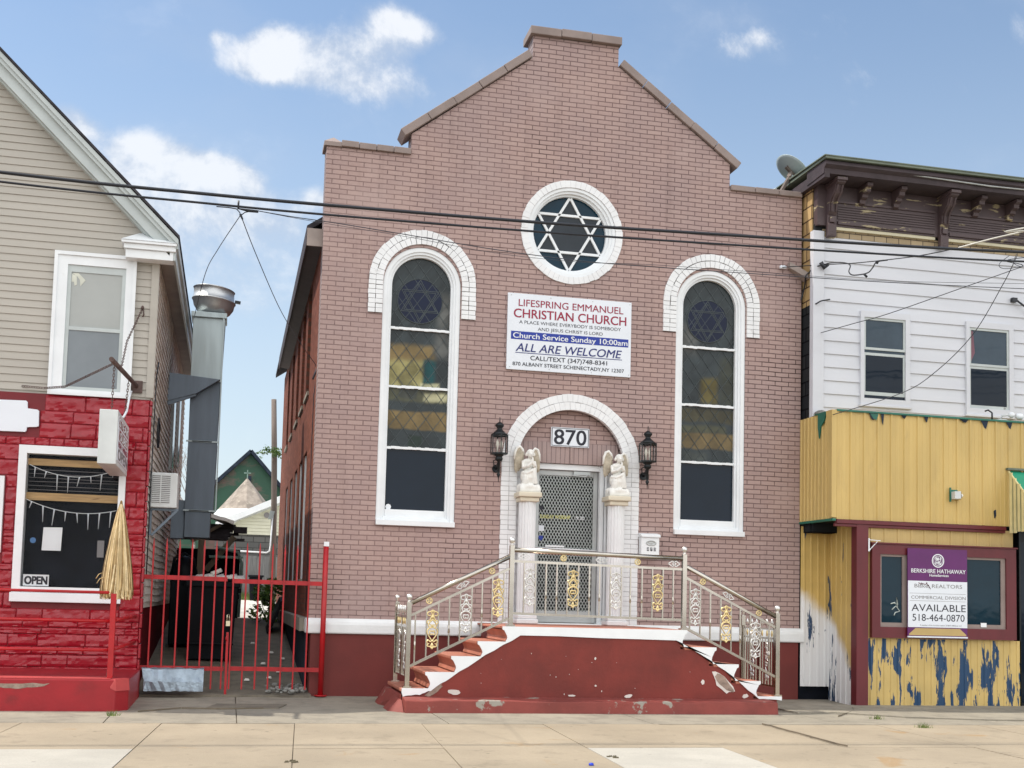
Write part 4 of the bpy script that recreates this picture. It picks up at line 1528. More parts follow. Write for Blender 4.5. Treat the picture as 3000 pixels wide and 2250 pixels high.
def mailbox():
    t = thing('mailbox', (4.67, 0, 1.97), 'small white wall mailbox numbered 870 beside the right door column', 'mailbox')
    mb = MB()
    mb.box(4.535, 4.805, -0.12, -0.001, 1.97, 2.25)
    mb.build('box', 'white', t, bevel=0.012)
    mb = MB()
    mb.prismx([(-0.14, 2.245), (-0.14, 2.275), (-0.12, 2.29), (-0.001, 2.31), (-0.001, 2.252), (-0.12, 2.252)], 4.53, 4.815)
    mb.build('lid', 'white', t, bevel=0.005)
    mb = MB()
    mb.lathe([(0.078, 0.0), (0.074, -0.006), (0.06, -0.008), (0.055, -0.003), (0.03, -0.006), (0.002, -0.008)], (4.68, -0.121, 2.165), 24, axis='y')
    for v in mb.bm.verts:
        v.co.z = 2.165 + (v.co.z - 2.165) * 0.5
    mb.build('emblem', 'alu', t)
    for k, dgt in enumerate('870'):
        xx = 4.62 + 0.05 * k
        mb = MB()
        mb.box(xx, xx + 0.03, -0.1225, -0.1205, 2.055, 2.105)
        pl = mb.build('number_tile', 'ink', t)
        text(dgt, xx + .006, xx + .024, 2.063, .034, -0.1235, 'paper', pl, name='digit')


mailbox()


# ------------------------------------------------------------------ stoop with side stairs
ZL = 1.008
LST = [(2.19, 1.008), (1.89, 0.825), (1.575, 0.645), (1.27, 0.455), (0.985, 0.262)]
RST = [(4.52, 1.008), (4.91, 0.80), (5.21, 0.595), (5.51, 0.39), (5.81, 0.20)]
YF, YB = -1.85, -0.72


def steps_outline(L, sgn, over=0.0):
    """side view of a flight, top edge from the landing down; sgn -1: goes left"""
    pts = []
    for i, (x, z) in enumerate(L):
        znx = L[i + 1][1] if i + 1 < len(L) else 0.0
        if i == len(L) - 1:
            pts += [(x, z), (x, z - 0.05)]
            break
        pts += [(x + sgn * over, z), (x + sgn * over, z - 0.035), (x - sgn * 0.012, z - 0.05), (x - sgn * 0.045, z - (z - znx) * 0.6), (x - sgn * 0.05, z - (z - znx) * .75), (x - sgn * 0.03, znx)]
    return pts


def stoop():
    t = thing('church_stoop', (3.4, -1.85, 0), 'brick red church stoop with white edged stairs down to both sides', 'stoop')
    mb = MB()
    body = [(1.0, 0.12), (1.0, 0.2)] + steps_outline(LST, -1)[::-1] + steps_outline(RST, 1) + [(5.8, 0.12)]
    mb.prism([(2.3, 0.0), (4.45, 0.0), (4.45, 0.98), (2.3, 0.98)], YB + 0.001, 0.28)
    mb.prism([(1.02, 0.0)] + [(1.02, 0.2), (1.33, .24), (1.33, .42), (1.63, .43), (1.63, .6), (1.95, .62), (1.95, .79), (2.25, .8), (2.25, .98), (4.45, .98), (4.45, .77), (4.83, .77), (4.83, .57), (5.13, .57), (5.13, .36), (5.43, .36), (5.43, .17), (5.75, .17), (5.75, 0)], YF + 0.003, YB)
    mb.build('front_wall', 'stoopred', t)
    # landing and treads
    mb = MB()
    mb.box(2.16, 4.54, YF - 0.002, YB, 0.981, ZL)
    mb.box(2.25, 4.46, YB + 0.001, 0.27, 0.981, ZL)
    mb.build('landing', 'tread', t, bevel=0.008)
    for L, sgn in ((LST, -1), (RST, 1)):
        for i in range(1, len(L)):
            x, z = L[i]
            xp, zp = L[i - 1]
            a, b = sorted((x + sgn * 0.015, xp - sgn * 0.02))
            mb = MB()
            mb.box(a, b, YF - 0.004, YB + .02, z - 0.04, z)
            # curved riser above this tread
            zt = zp - 0.04
            pr = [(xp - sgn * .002, zt), (xp - sgn * .03, zt - .03), (xp - sgn * .05, z + (zt - z) * .4), (xp - sgn * .03, z + .001), (xp - sgn * .10, z + .001), (xp - sgn * .10, zt)]
            mb.prism(pr, YF + .004, YB)
            mb.build('step', 'tread', t, bevel=0.01)
    # white stepped edging on the street side
    mb = MB()
    low = [(5.75, 0.158), (5.50, 0.165), (5.2, .40), (4.88, .62), (4.39, 0.885), (2.40, 0.90), (1.97, .66), (1.56, 0.39), (1.33, .235), (1.2, .19), (1.0, 0.165)]
    top = steps_outline(LST, -1, 0.012)[::-1] + steps_outline(RST, 1, 0.012)
    rnd = random.Random(5)
    low2 = []
    for p, q in zip(low, low[1:]):
        for k in range(4):
            f = k / 4
            low2.append((p[0] + (q[0] - p[0]) * f, p[1] + (q[1] - p[1]) * f + rnd.uniform(-.007, .007)))
    low2.append(low[-1])
    mb.prism(top + low2, YF - 0.016, YF + 0.002)
    mb.build('white_edging', 'white', t)
    # curb that the stoop stands on
    mb = MB()
    n = 22
    for k in range(n):
        xa, xb = 0.99 + (5.63 - 0.99) * k / n, 0.99 + (5.63 - 0.99) * (k + 1) / n
        j = rnd.uniform(-.008, .006)
        mb.hexa([(xa, -2.15, -0.02), (xb, -2.15, -0.02), (xb, YF, -0.02), (xa, YF, -0.02), (xa, -2.13, .145), (xb, -2.13, .145), (xb, YF, .165), (xa, YF, .165)])
    bmesh.ops.remove_doubles(mb.bm, verts=mb.bm.verts[:], dist=0.0005)
    for v in mb.bm.verts:
        if v.co.z > 0.1:
            v.co += Vector((0, rnd.uniform(-.008, .012), rnd.uniform(-.008, .006)))
    mb.build('curb', 'curbred', t, bevel=0.012)
    # sloping side skirt at the left foot
    mb = MB()
    mb.hexa([(0.80, -1.0, -.02), (0.985, -1.84, -.02), (0.985, YB, -.02), (0.80, YB, -.02), (0.93, -1.0, .2), (0.985, -1.84, .2), (0.985, YB, .2), (0.93, YB, .2)])
    mb.hexa([(0.80, -1.9, -.02), (0.985, -2.14, -.02), (0.985, -1.5, -.02), (0.80, -1.5, -.02), (0.95, -1.85, .13), (0.985, -1.9, .13), (0.985, -1.5, .17), (0.95, -1.5, .17)])
    mb.build('side_skirt', 'curbred', t, bevel=0.01)
    # patches where the render has come away
    def blob(xc, zc, a, b, ang, seed, d, name, mt, k=14):
        r = random.Random(seed)
        pts = []
        for i in range(k):
            th = 2 * pi * i / k
            rr = r.uniform(.78, 1.15)
            px, pz = a * rr * cos(th), b * rr * sin(th)
            pts.append((xc + px * cos(ang) - pz * sin(ang), zc + px * sin(ang) + pz * cos(ang)))
        mb = MB()
        mb.prism(pts, YF - d, YF + 0.004)
        mb.build(name, mt, t)
    blob(5.02, .36, .19, .075, -.75, 1, .003, 'chip_rim', 'patchrim')
    blob(5.03, .365, .155, .055, -.75, 2, .006, 'bare_patch', 'patch')
    blob(4.75, .37, .025, .03, 0, 3, .003, 'paint_chip', 'patchrim')
    blob(1.62, .22, .08, .035, -.1, 4, .003, 'paint_chip', 'patchrim')
    blob(1.50, .42, .018, .032, 0, 5, .003, 'paint_chip', 'patchrim')
    blob(3.78, .19, .05, .022, 0.2, 6, .003, 'paint_chip', 'patchrim')
    blob(5.32, .2, .045, .028, 0.3, 7, .003, 'paint_chip', 'patchrim')
    blob(3.06, .19, .05, .012, 0, 9, .003, 'paint_chip', 'patchrim')
    blob(3.35, .64, .012, .018, 0, 10, .003, 'paint_chip', 'patchrim', 8)
    blob(3.36, .31, .014, .012, 0, 11, .003, 'paint_chip', 'patchrim', 8)
    blob(1.37, .235, .12, .035, .62, 8, .004, 'bare_patch', 'patch')
    mb = MB()
    r = random.Random(12)
    for k in range(22):
        xx, zz = r.uniform(1.5, 5.3), r.uniform(.18, .8)
        lim = .9 - max(0, 2.35 - xx) * .6 - max(0, xx - 4.4) * .62
        if zz < lim - .1:
            s = r.uniform(.003, .009)
            mb.box(xx, xx + s, YF - .0025, YF + .004, zz, zz + s * r.uniform(.8, 2.2))
    mb.build('paint_fleck', 'patchrim', t)


stoop()


# ------------------------------------------------------------------ steel railing
def lerp(a, b, f):
    return a + (b - a) * f


def scroll_panel(mb, xc, zc, h, y, wd=0.066):
    """cast scroll ornament, mirrored left and right"""
    def P(u, v):
        return (xc + u * wd, y, zc + v * h / 2)
    for s in (-1, 1):
        C = [
            [(0, .98), (.35 * s, .9), (.85 * s, .86), (.95 * s, .74), (.6 * s, .68), (.3 * s, .72)],
            [(0, .72), (.25 * s, .62), (.5 * s, .46), (.95 * s, .42), (.9 * s, .3), (.5 * s, .3)],
            [(0, .5), (.55 * s, .34), (.75 * s, .18), (.3 * s, .1), (.2 * s, .22), (.5 * s, .24)],
            [(0, .12), (.7 * s, .04), (.95 * s, -.12), (.7 * s, -.3), (.2 * s, -.5), (0, -.6)],
            [(0, -.1), (.4 * s, -.08), (.45 * s, -.22), (.15 * s, -.26), (0, -.2)],
            [(0, -.55), (.35 * s, -.62), (.75 * s, -.52), (.95 * s, -.62), (.8 * s, -.74), (.5 * s, -.7)],
            [(0, -.95), (.4 * s, -.86), (.85 * s, -.84), (.8 * s, -.72)],
            [(0, -.98), (.18 * s, -.82), (0, -.66)], [(0, .98), (.2 * s, .82), (0, .7)],
        ]
        for c in C:
            pts = []
            m = 12
            k = len(c)
            for i in range(m + 1):      # smooth the control polygon
                f = i / m * (k - 1)
                j = min(int(f), k - 2)
                t = f - j
                p0, p1, p2, p3 = c[max(j - 1, 0)], c[j], c[j + 1], c[min(j + 2, k - 1)]
                q = []
                for d in (0, 1):
                    q.append(0.5 * ((2 * p1[d]) + (-p0[d] + p2[d]) * t + (2 * p0[d] - 5 * p1[d] + 4 * p2[d] - p3[d]) * t * t + (-p0[d] + 3 * p1[d] - 3 * p2[d] + p3[d]) * t ** 3))
                pts.append(P(q[0], q[1]))
            mb.tube(pts, [0.0088 * (1.25 - .5 * i / m) for i in range(m + 1)], 6)
    mb.ell(P(0, .62), (.014, .012, .03), n=8, m=6)
    mb.ell(P(0, -.78), (.014, .012, .03), n=8, m=6)
    mb.ell(P(0, .2), (.01, .01, .014), n=8, m=6)


def gold_ring(mb, x, z, y, r=0.034):
    mb.tube([(p[0], y, p[1]) for p in circle(x, z, r, 20)], 0.008, 6, True)
    for a in (.8, 2.37):
        mb.bar((x - r * cos(a), y, z - r * sin(a)), (x + r * cos(a), y, z + r * sin(a)), 0.012, 0.008, (0, -1, 0))


def diamonds(mb, x, z, y, ang=0.0, s=0.05):
    ca, sa = cos(ang), sin(ang)
    for dx in (-s * .5, s * .5):
        pts = []
        for (u, v) in ((-s * 1.05, 0), (0, s * .68), (s * 1.05, 0), (0, -s * .68)):
            u += dx
            pts.append((x + u, y, z + v + u * math.tan(ang)))
        for a, b in zip(pts, pts[1:] + pts[:1]):
            mb.bar(a, b, 0.011, 0.011, (0, -1, 0))


def railing():
    t = thing('stair_railing', (3.4, -1.8, 0.2), 'polished steel railing with gold and silver scroll panels along the church stoop', 'railing')
    y = -1.8
    posts = [(1.05, .262, 1.27), (2.285, ZL, 1.985), (4.505, ZL, 1.95), (5.77, .2, 1.245)]
    for (x, za, zb) in posts:
        mb = MB()
        mb.box(x - .028, x + .028, y - .028, y + .028, za, zb)
        p = mb.build('post', 'steel', t, bevel=0.004)
        mb = MB()
        mb.box(x - .05, x + .05, y - .045, y + .045, za + .001, za + .02)
        mb.build('foot', 'steel', p)
        mb = MB()
        mb.lathe([(.02, 0), (.022, .012), (.014, .022), (.03, .034), (.038, .055), (.034, .08), (.018, .094), (.002, .098)], (x, y, zb), 16)
        mb.build('ball_cap', 'silver', p)
    spans = [(1.05, 2.285, 1.245, 1.86, .145, .50, 1.115), (2.285, 4.505, 1.93, 1.895, .135, 1.165, 1.13), (4.505, 5.77, 1.81, 1.19, .14, 1.045, .43)]
    for i, (xa, xb, ta, tb, md, ba, bb) in enumerate(spans):
        xa2, xb2 = xa + .029, xb - .029
        top = lambda x: lerp(ta, tb, (x - xa) / (xb - xa))
        bot = lambda x: lerp(ba, bb, (x - xa) / (xb - xa))
        mb = MB()
        mb.tube([(xa2, y, top(xa2)), (xb2, y, top(xb2))], .03, 14)
        mb.build('handrail', 'steel', t)
        mb = MB()
        mb.bar((xa2, y, top(xa2) - md), (xb2, y, top(xb2) - md), .03, .025, (0, -1, 0))
        mb.build('middle_rail', 'steel', t)
        mb = MB()
        mb.bar((xa2, y, bot(xa2)), (xb2, y, bot(xb2)), .03, .03, (0, -1, 0))
        mb.build('bottom_rail', 'steel', t)
        ang = math.atan2(tb - ta, xb - xa)
        if i == 0:
            orn = [(1.335, 'gold'), (1.735, 'silver'), (2.125, 'gold')]
            plain = [1.13, 1.535, 1.93]
            rings, dia = [1.29, 2.045], [1.69]
        elif i == 1:
            orn = [(2.515, 'silver'), (3.06, 'gold'), (3.61, 'silver'), (4.155, 'gold')]
            plain = [2.72, 2.855, 3.27, 3.40, 3.80, 3.95, 4.36]
            rings, dia = [2.935, 3.89], [2.43, 3.42, 4.37]
        else:
            orn = [(4.655, 'silver'), (5.07, 'gold'), (5.47, 'silver')]
            plain = [4.86, 5.265, 5.66]
            rings, dia = [4.755, 5.52], [5.10]
        for (x, mt) in orn:
            for dx in (-.07, .07):
                mb = MB()
                mb.box(x + dx - .0085, x + dx + .0085, y - .0085, y + .0085, bot(x + dx) + .0, top(x + dx) - md)
                mb.build('baluster', 'steel', t)
            zc = (bot(x) + top(x) - md) / 2
            mb = MB()
            scroll_panel(mb, x, zc + .01, .47, y - .012)
            mb.build(mt + '_scroll_panel', mt, t)
        for x in plain:
            mb = MB()
            mb.box(x - .0085, x + .0085, y - .0085, y + .0085, bot(x), top(x) - md)
            zc = (bot(x) + top(x) - md) / 2
            mb.lathe([(.009, -.05), (.014, -.04), (.011, 0), (.014, .04), (.009, .05)], (x, y, zc - .08), 8)
            mb.build('baluster', 'steel', t)
        for x in rings:
            mb = MB()
            gold_ring(mb, x, top(x) - md * .52, y)
            mb.build('gold_ring', 'gold', t)
        for x in dia:
            mb = MB()
            diamonds(mb, x, top(x) - md * .52, y, ang)
            mb.build('diamond_link', 'silver', t)


railing()


def stair_gate(x, z0, label, y0=-1.76, y1=-0.80):
    t = thing('stair_gate', (x, y1, z0), label, 'gate', 'small steel gates closing the stoop stairs')
    zt = z0 + .93
    mb = MB()
    mb.box(x - .028, x + .028, y1 - .028, y1 + .028, z0, z0 + 1.0)
    p = mb.build('post', 'steel', t, bevel=0.004)
    mb = MB()
    mb.lathe([(.02, 0), (.014, .02), (.036, .05), (.03, .08), (.002, .095)], (x, y1, z0 + 1.0), 12)
    mb.build('ball_cap', 'silver', p)
    mb = MB()
    mb.box(x - .05, x + .05, y1 - .045, y1 + .045, z0 + .001, z0 + .02)
    mb.build('foot', 'steel', p)
    n = 2
    for k in range(n):
        ya, yb = lerp(y0, y1 - .06, k / n) + .015, lerp(y0, y1 - .06, (k + 1) / n) - .015
        mb = MB()
        for z in (z0 + .12, z0 + .72, z0 + .84):
            mb.bar((x, ya, z), (x, yb, z), .024, .024)
        for yy in (ya, yb):
            mb.bar((x, yy, z0 + .11), (x, yy, z0 + .87), .024, .024)
        lf = mb.build('leaf_frame', 'steel', t)
        mb = MB()
        for j in range(1, 5):
            yy = lerp(ya, yb, j / 5)
            mb.bar((x, yy, z0 + .12), (x, yy, z0 + .72), .012, .012)
        mb.build('bars', 'steel', lf)
        mb = MB()
        scroll_panel(mb, 0, z0 + .42, .5, 0, .06)
        for v in mb.bm.verts:
            v.co = Vector((x + v.co.y, (ya + yb) / 2 + v.co.x, v.co.z))
        mb.build('silver_scroll_panel', 'silver', lf)
        mb = MB()
        for j in range(3):
            yy = lerp(ya, yb, (j + .5) / 3)
            mb.lathe([(.008, 0), (.01, .02), (.022, .045), (.012, .075), (.002, .1)], (x, yy, z0 + .87), 8)
        mb.build('finials', 'silver', lf)
        mb = MB()
        for j in range(3):
            yy = lerp(ya, yb, (j + .5) / 3)
            mb.ell((x, yy, z0 + .78), (.014, .014, .045), n=8, m=6)
        mb.build('gold_drops', 'gold', lf)


stair_gate(1.05, .262, 'steel stair gate at the left foot of the church stoop')
stair_gate(5.76, .2, 'steel stair gate at the right foot of the church stoop')


# ------------------------------------------------------------------ left house
HY = -0.25
HX = -2.105
RS = 0.9685            # roof slope


def gable_z(x):        # underside of the rake on the front
    xr = -4.62
    return 5.72 + (min(HX + .25, -2 * 4.62 - HX - .25 + 0) - x) * 0 + (5.99 + (-2.31 - x) * .96 if x > xr else 5.99 + (-2.31 - (2 * xr - x)) * .96)


def left_house():
    t = thing('siding_house', (HX, HY, 0), 'narrow beige siding house with a red rock-faced shopfront beside the alley', 'house')
    xr = -4.62
    xl = 2 * xr - HX
    # clapboard front
    mb = MB()
    z, p = 3.765, 0.0947
    while True:
        lim = xr + (8.21 - z) / .96 if z > 5.95 else HX
        lim = min(lim, HX)
        if lim - xr < .1:
            break
        a, b = 2 * xr - lim, lim
        jz = random.uniform(-.0015, .0015)
        mb.f([(a, HY - .013, z + jz), (b, HY - .013, z + jz), (b, HY - .001, z + p), (a, HY - .001, z + p)])
        mb.f([(a, HY - .013, z + jz), (b, HY - .013, z + jz), (b, HY + .001, z + jz), (a, HY + .001, z + jz)])
        z += p
    mb.f([(xl, HY + .002, 3.7), (HX, HY + .002, 3.7), (HX, HY + .002, 6.0), (xr, HY + .002, 8.35), (xl, HY + .002, 6.0)])
    mb.build('front_siding', 'siding', t, normals=False)
    # clapboard side wall along the alley
    mb = MB()
    z = 1.17
    rnd = random.Random(4)
    wav = [rnd.uniform(-.012, .012) for _ in range(40)]
    ys = [HY + .0 + 9.6 * k / 24 for k in range(25)]
    row = 0
    while z < 5.7:
        za = [z + .02 * sin(y * 1.7 + row * .25) * .5 + rnd.uniform(-.005, .005) for y in ys]
        for k in range(24):
            o0, o1 = .018 + rnd.uniform(-.004, .005), .018
            mb.f([(HX + o0, ys[k], za[k]), (HX + o1, ys[k + 1], za[k + 1]), (HX + .0, ys[k + 1], za[k + 1] + .105), (HX + .0, ys[k], za[k] + .105)])
            mb.f([(HX + o0, ys[k], za[k]), (HX + o1, ys[k + 1], za[k + 1]), (HX - .004, ys[k + 1], za[k + 1] + .002), (HX - .004, ys[k], za[k] + .002)])
        z += .1
        row += 1
    mb.f([(HX - .005, HY, 1.1), (HX - .005, 9.4, 1.1), (HX - .005, 9.4, 5.75), (HX - .005, HY, 5.75)])
    mb.build('side_siding', 'sidingside', t, normals=False)
    mb = MB()
    mb.box(xl, HX - .12, HY + .12, 9.35, 0, 5.7)
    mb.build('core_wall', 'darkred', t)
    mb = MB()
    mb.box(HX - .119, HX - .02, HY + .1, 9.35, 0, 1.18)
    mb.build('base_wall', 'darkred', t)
    mb = MB()
    mb.box(HX - .06, HX + .022, HY - .025, HY - .0135, 3.76, 5.62)
    mb.box(HX + .0225, HX + .032, HY - .025, HY + .05, 3.76, 5.62)
    mb.build('corner_trim', 'siding', t)
    # roof, rake boards, cornice return
    mb = MB()
    zr = 5.76 + (-1.83 - xr) * RS
    for s in (1, -1):
        xe = -1.83 if s > 0 else 2 * xr + 1.83
        mb.hexa([(xe, -.56, 5.76), (xr, -.56, zr), (xr, 9.6, zr), (xe, 9.6, 5.76), (xe, -.56, 5.80), (xr, -.56, zr + .04), (xr, 9.6, zr + .04), (xe, 9.6, 5.80)])
    mb.build('roof', 'shingle', t)
    mb = MB()
    for s in (1, -1):
        xe = -1.845 if s > 0 else 2 * xr + 1.845

        def line(off, y0, y1, th, inset=0.0):
            x1 = xe - s * inset
            z1 = 5.755 + inset * RS
            mb.hexa([(x1, y0, z1 - off - th), (xr, y0, zr - .005 - off - th), (xr, y1, zr - .005 - off - th), (x1, y1, z1 - off - th), (x1, y0, z1 - off), (xr, y0, zr - .005 - off), (xr, y1, zr - .005 - off), (x1, y1, z1 - off)])
        line(0.0, -.545, -.25, .07)
        line(.07, -.52, -.25, .06, .02)
        line(.13, -.47, -.25, .17, .10)
        line(.30, -.40, -.25, .03, .36)
    mb.build('rake_board', 'rake', t)
    mb = MB()
    mb.box(-2.5, -1.87, -.5, HY - .014, 5.60, 5.665)
    mb.box(-2.48, -1.9, -.47, HY - .014, 5.49, 5.599)
    mb.box(-2.53, -1.855, -.53, HY - .014, 5.666, 5.70)
    mb.hexa([(-2.54, -.54, 5.701), (-1.86, -.54, 5.701), (-1.95, HY - .02, 5.701), (-2.54, HY - .02, 5.701), (-2.34, -.30, 5.86), (-2.0, -.30, 5.86), (-2.0, HY - .02, 5.86), (-2.34, HY - .02, 5.86)])
    mb.build('cornice_return', 'white', t, bevel=0.004)
    mb = MB()
    mb.prism([(HX + .02, 5.58), (-1.90, 5.60), (-1.90, 5.63), (HX + .02, 5.61)], HY - .2, 9.5)
    mb.build('soffit', 'soffit', t)
    mb = MB()
    mb.box(-1.899, -1.872, -.46, 9.5, 5.50, 5.70)
    mb.box(-1.8719, -1.842, -.5, 9.5, 5.64, 5.76)
    mb.build('fascia', 'rake', t)
    # upper window
    x0, x1, z0, z1 = -3.325, -2.36, 3.735, 5.53
    a0, a1, c0, c1 = -3.175, -2.475, 3.80, 5.385
    mb = MB()
    mb.ring([(x0, z0), (x1, z0), (x1, z1), (x0, z1)], [(a0, c0), (a1, c0), (a1, c1), (a0, c1)], HY - .055, HY - .012, True)
    mb.ring([(x0 - .012, z0 - .01), (x1 + .012, z0 - .01), (x1 + .012, z1 + .015), (x0 - .012, z1 + .015)], [(x0 + .03, z0 + .03), (x1 - .03, z0 + .03), (x1 - .03, z1 - .03), (x0 + .03, z1 - .03)], HY - .075, HY - .054, True)
    w = mb.build('upper_window', 'white', t, bevel=0.004)
    mb = MB()
    mb.ring([(a0, c0), (a1, c0), (a1, c1), (a0, c1)], [(a0 + .045, c0 + .04), (a1 - .045, c0 + .04), (a1 - .045, c1 - .09), (a0 + .045, c1 - .09)], HY - .035, HY - .013, True)
    mb.box(a0 + .045, a1 - .045, HY - .036, HY - .013, 4.555, 4.60)
    mb.build('sash', 'rake', w, bevel=0.003)
    mb = MB()
    mb.box(a0 + .04, a1 - .04, HY - .022, HY - .018, 4.6, c1 - .09)
    mb.build('upper_pane', 'blind', w)
    mb = MB()
    mb.box(a0 + .04, a1 - .04, HY - .024, HY - .018, c0 + .03, 4.56)
    mb.build('lower_pane', 'screen', w)
    mb = MB()
    mb.prism([(-3.12, 5.28), (-3.05, 5.285), (-2.96, 5.2), (-3.02, 5.12), (-3.03, 5.2), (-3.06, 5.24)], HY - .026, HY - .0225)
    mb.prism([(-3.125, 5.27), (-3.07, 5.25), (-3.06, 5.14), (-3.09, 5.12), (-3.1, 5.17), (-3.127, 5.17)], HY - .026, HY - .0225)
    mb.build('torn_paper', 'torn', w)
    # rock-faced red shopfront
    mb = MB()
    rnd = random.Random(11)
    holes = [(-3.62, -2.36, 1.15, 3.07), (-6.2, -3.765, 1.72, 2.70), (-4.9, -3.41, 3.23, 3.63)]

    def rock(a, b, c, d):
        nx, nz = max(4, int((b - a) / .05)), max(4, int((d - c) / .035))
        us = [0, .010 / (b - a)] + [k / nx for k in range(1, nx)] + [1 - .010 / (b - a), 1]
        vs = [0, .009 / (d - c)] + [k / nz for k in range(1, nz)] + [1 - .009 / (d - c), 1]
        ax, az, k1 = rnd.uniform(-3, 3), rnd.uniform(0, 9), rnd.uniform(5, 11)
        dep = rnd.uniform(.008, .015)
        kr = rnd.choice([1, 2, 2, 3])
        G = []
        for j, v in enumerate(vs):
            R = []
            for i, u in enumerate(us):
                e = 0.0 if (i in (0, len(us) - 1) or j in (0, len(vs) - 1)) else 1.0
                h = e * (dep + .006 * abs(sin(pi * v * kr + ax * u * .5)) + rnd.uniform(-.0025, .0025) + .0035 * sin(az + k1 * v + ax * u * 2) + .002 * sin(k1 * 2 * u + az * v))
                R.append(mb.bm.verts.new((a + (b - a) * u, HY - .02 - h, c + (d - c) * v)))
            G.append(R)
        for j in range(len(vs) - 1):
            for i in range(len(us) - 1):
                q = mb.bm.faces.new((G[j][i], G[j][i + 1], G[j + 1][i + 1], G[j + 1][i]))
                q.smooth = rnd.random() < .5
    z = .02
    while z < 3.70:
        hh = rnd.choice([.08, .10, .15, .19, .19])
        if z + hh > 3.66:
            hh = 3.72 - z
        x = -6.0
        soldier = abs(z - 3.08) < .08
        while x < HX - .02:
            ww = rnd.choice([.30, .38, .48, .34, .56]) if not soldier else .17
            xe = min(x + ww, HX - .005)
            segs = [(x, xe)]
            for (ha, hb, hc, hd) in holes:
                if z + hh > hc + .01 and z < hd - .01:
                    ns = []
                    for (a, b) in segs:
                        if b <= ha or a >= hb:
                            ns.append((a, b))
                        else:
                            if a < ha:
                                ns.append((a, ha))
                            if b > hb:
                                ns.append((hb, b))
                    segs = ns
            for (a, b) in segs:
                if b - a > .05:
                    rock(a + .002, b - .002, z + .002, z + hh - .002)
            x = xe
        z += hh
    mb.build('rock_facing', 'redstone', t)
    mb = MB()
    for (a, b, c0, d0) in ((-6.0, HX, 0, 1.2), (-6.0, HX, 3.04, 3.73), (-6.0, -3.6, 1.2, 3.04), (-2.38, HX, 1.2, 3.04)):
        mb.f([(a, HY - .02, c0), (b, HY - .02, c0), (b, HY - .02, d0), (a, HY - .02, d0)])
    mb.f([(HX, HY - .02, 0), (HX, HY + .1, 0), (HX, HY + .1, 3.73), (HX, HY - .02, 3.73)])
    mb.build('facing_back', 'redjoint', t)
    mb = MB()     # round corner of the facing
    z = .02
    while z < 3.70:
        hh = rnd.choice([.13, .19, .19])
        hh = min(hh, 3.72 - z)
        mb.box(HX - .004, HX + .022 + rnd.uniform(-.004, .006), HY - .045, HY + .09, z + .005, z + hh - .005)
        z += hh
    mb.build('corner_blocks', 'redstone', t, bevel=0.012)
    # shop window
    mb = MB()
    o = [(-3.625, 1.265), (-2.355, 1.265), (-2.355, 3.075), (-3.625, 3.075)]
    i = [(-3.53, 1.335), (-2.435, 1.335), (-2.435, 2.975), (-3.53, 2.975)]
    mb.ring(o, i, HY - .075, HY + .12, True)
    sw = mb.build('shop_window', 'white', t, bevel=0.005)
    mb = MB()
    mb.box(-3.64, -2.345, HY - .10, HY - .02, 1.15, 1.262)
    mb.build('sill', 'white', sw, bevel=0.006)
    mb = MB()
    mb.box(-3.53, -2.435, HY + .10, HY + .104, 1.335, 2.975)
    mb.build('backdrop', 'interior', sw)
    mb = MB()
    mb.box(-3.53, -2.435, HY + .04, HY + .07, 2.405, 2.50)
    mb.build('timber_shelf', 'wood', sw)
    mb = MB()
    mb.box(-3.53, -2.435, HY + .05, HY + .07, 2.84, 2.925)
    mb.build('timber_header', 'wood', sw)
    mb = MB()
    for k in range(6):
        zz = 2.54 + .05 * k
        mb.tube([(-3.52, HY + .08, zz), (-2.44, HY + .08, zz + rnd.uniform(-.01, .01))], .004, 5)
    mb.build('slat', 'greyink', sw)
    mb = MB()
    mb.f([(-3.53, HY - .03, 1.335), (-2.435, HY - .03, 1.335), (-2.435, HY - .03, 2.975), (-3.53, HY - .03, 2.975)])
    mb.build('pane', 'storeglass', sw, normals=False)
    mb = MB()
    mb.ring([(-5.9, 1.74), (-3.775, 1.74), (-3.775, 2.68), (-5.9, 2.68)], [(-5.8, 1.84), (-3.88, 1.84), (-3.88, 2.58), (-5.8, 2.58)], HY - .07, HY + .02, True)
    ow = mb.build('second_shop_window', 'white', t, bevel=0.005)
    mb = MB()
    mb.box(-5.8, -3.88, HY - .035, HY - .03, 1.84, 2.58)
    mb.build('pane', 'darkglass', ow)
    # blank white fascia board with stepped ends
    mb = MB()
    bx = [(-3.415, 3.315), (-3.42, 3.505), (-3.44, 3.52), (-3.555, 3.53), (-3.56, 3.61), (-3.58, 3.625), (-4.9, 3.60), (-4.9, 3.22), (-3.57, 3.235), (-3.555, 3.25), (-3.55, 3.295), (-3.44, 3.305)]
    mb.prism(bx, HY - .062, HY - .03)
    mb.build('blank_sign_board', 'signwhite', t, bevel=0.004)
    # small black side windows up the alley
    for (ya, yb, a, b) in ((4.3, 5.0, 3.3, 4.9), (6.2, 6.9, 3.6, 5.0)):
        mb = MB()
        mb.box(HX + .0, HX + .055, ya, yb, a, b)
        wn = mb.build('side_window', 'rake', t)
        mb = MB()
        mb.box(HX + .0555, HX + .058, ya + .07, yb - .07, a + .07, b - .07)
        mb.build('pane', 'darkglass', wn)


left_house()


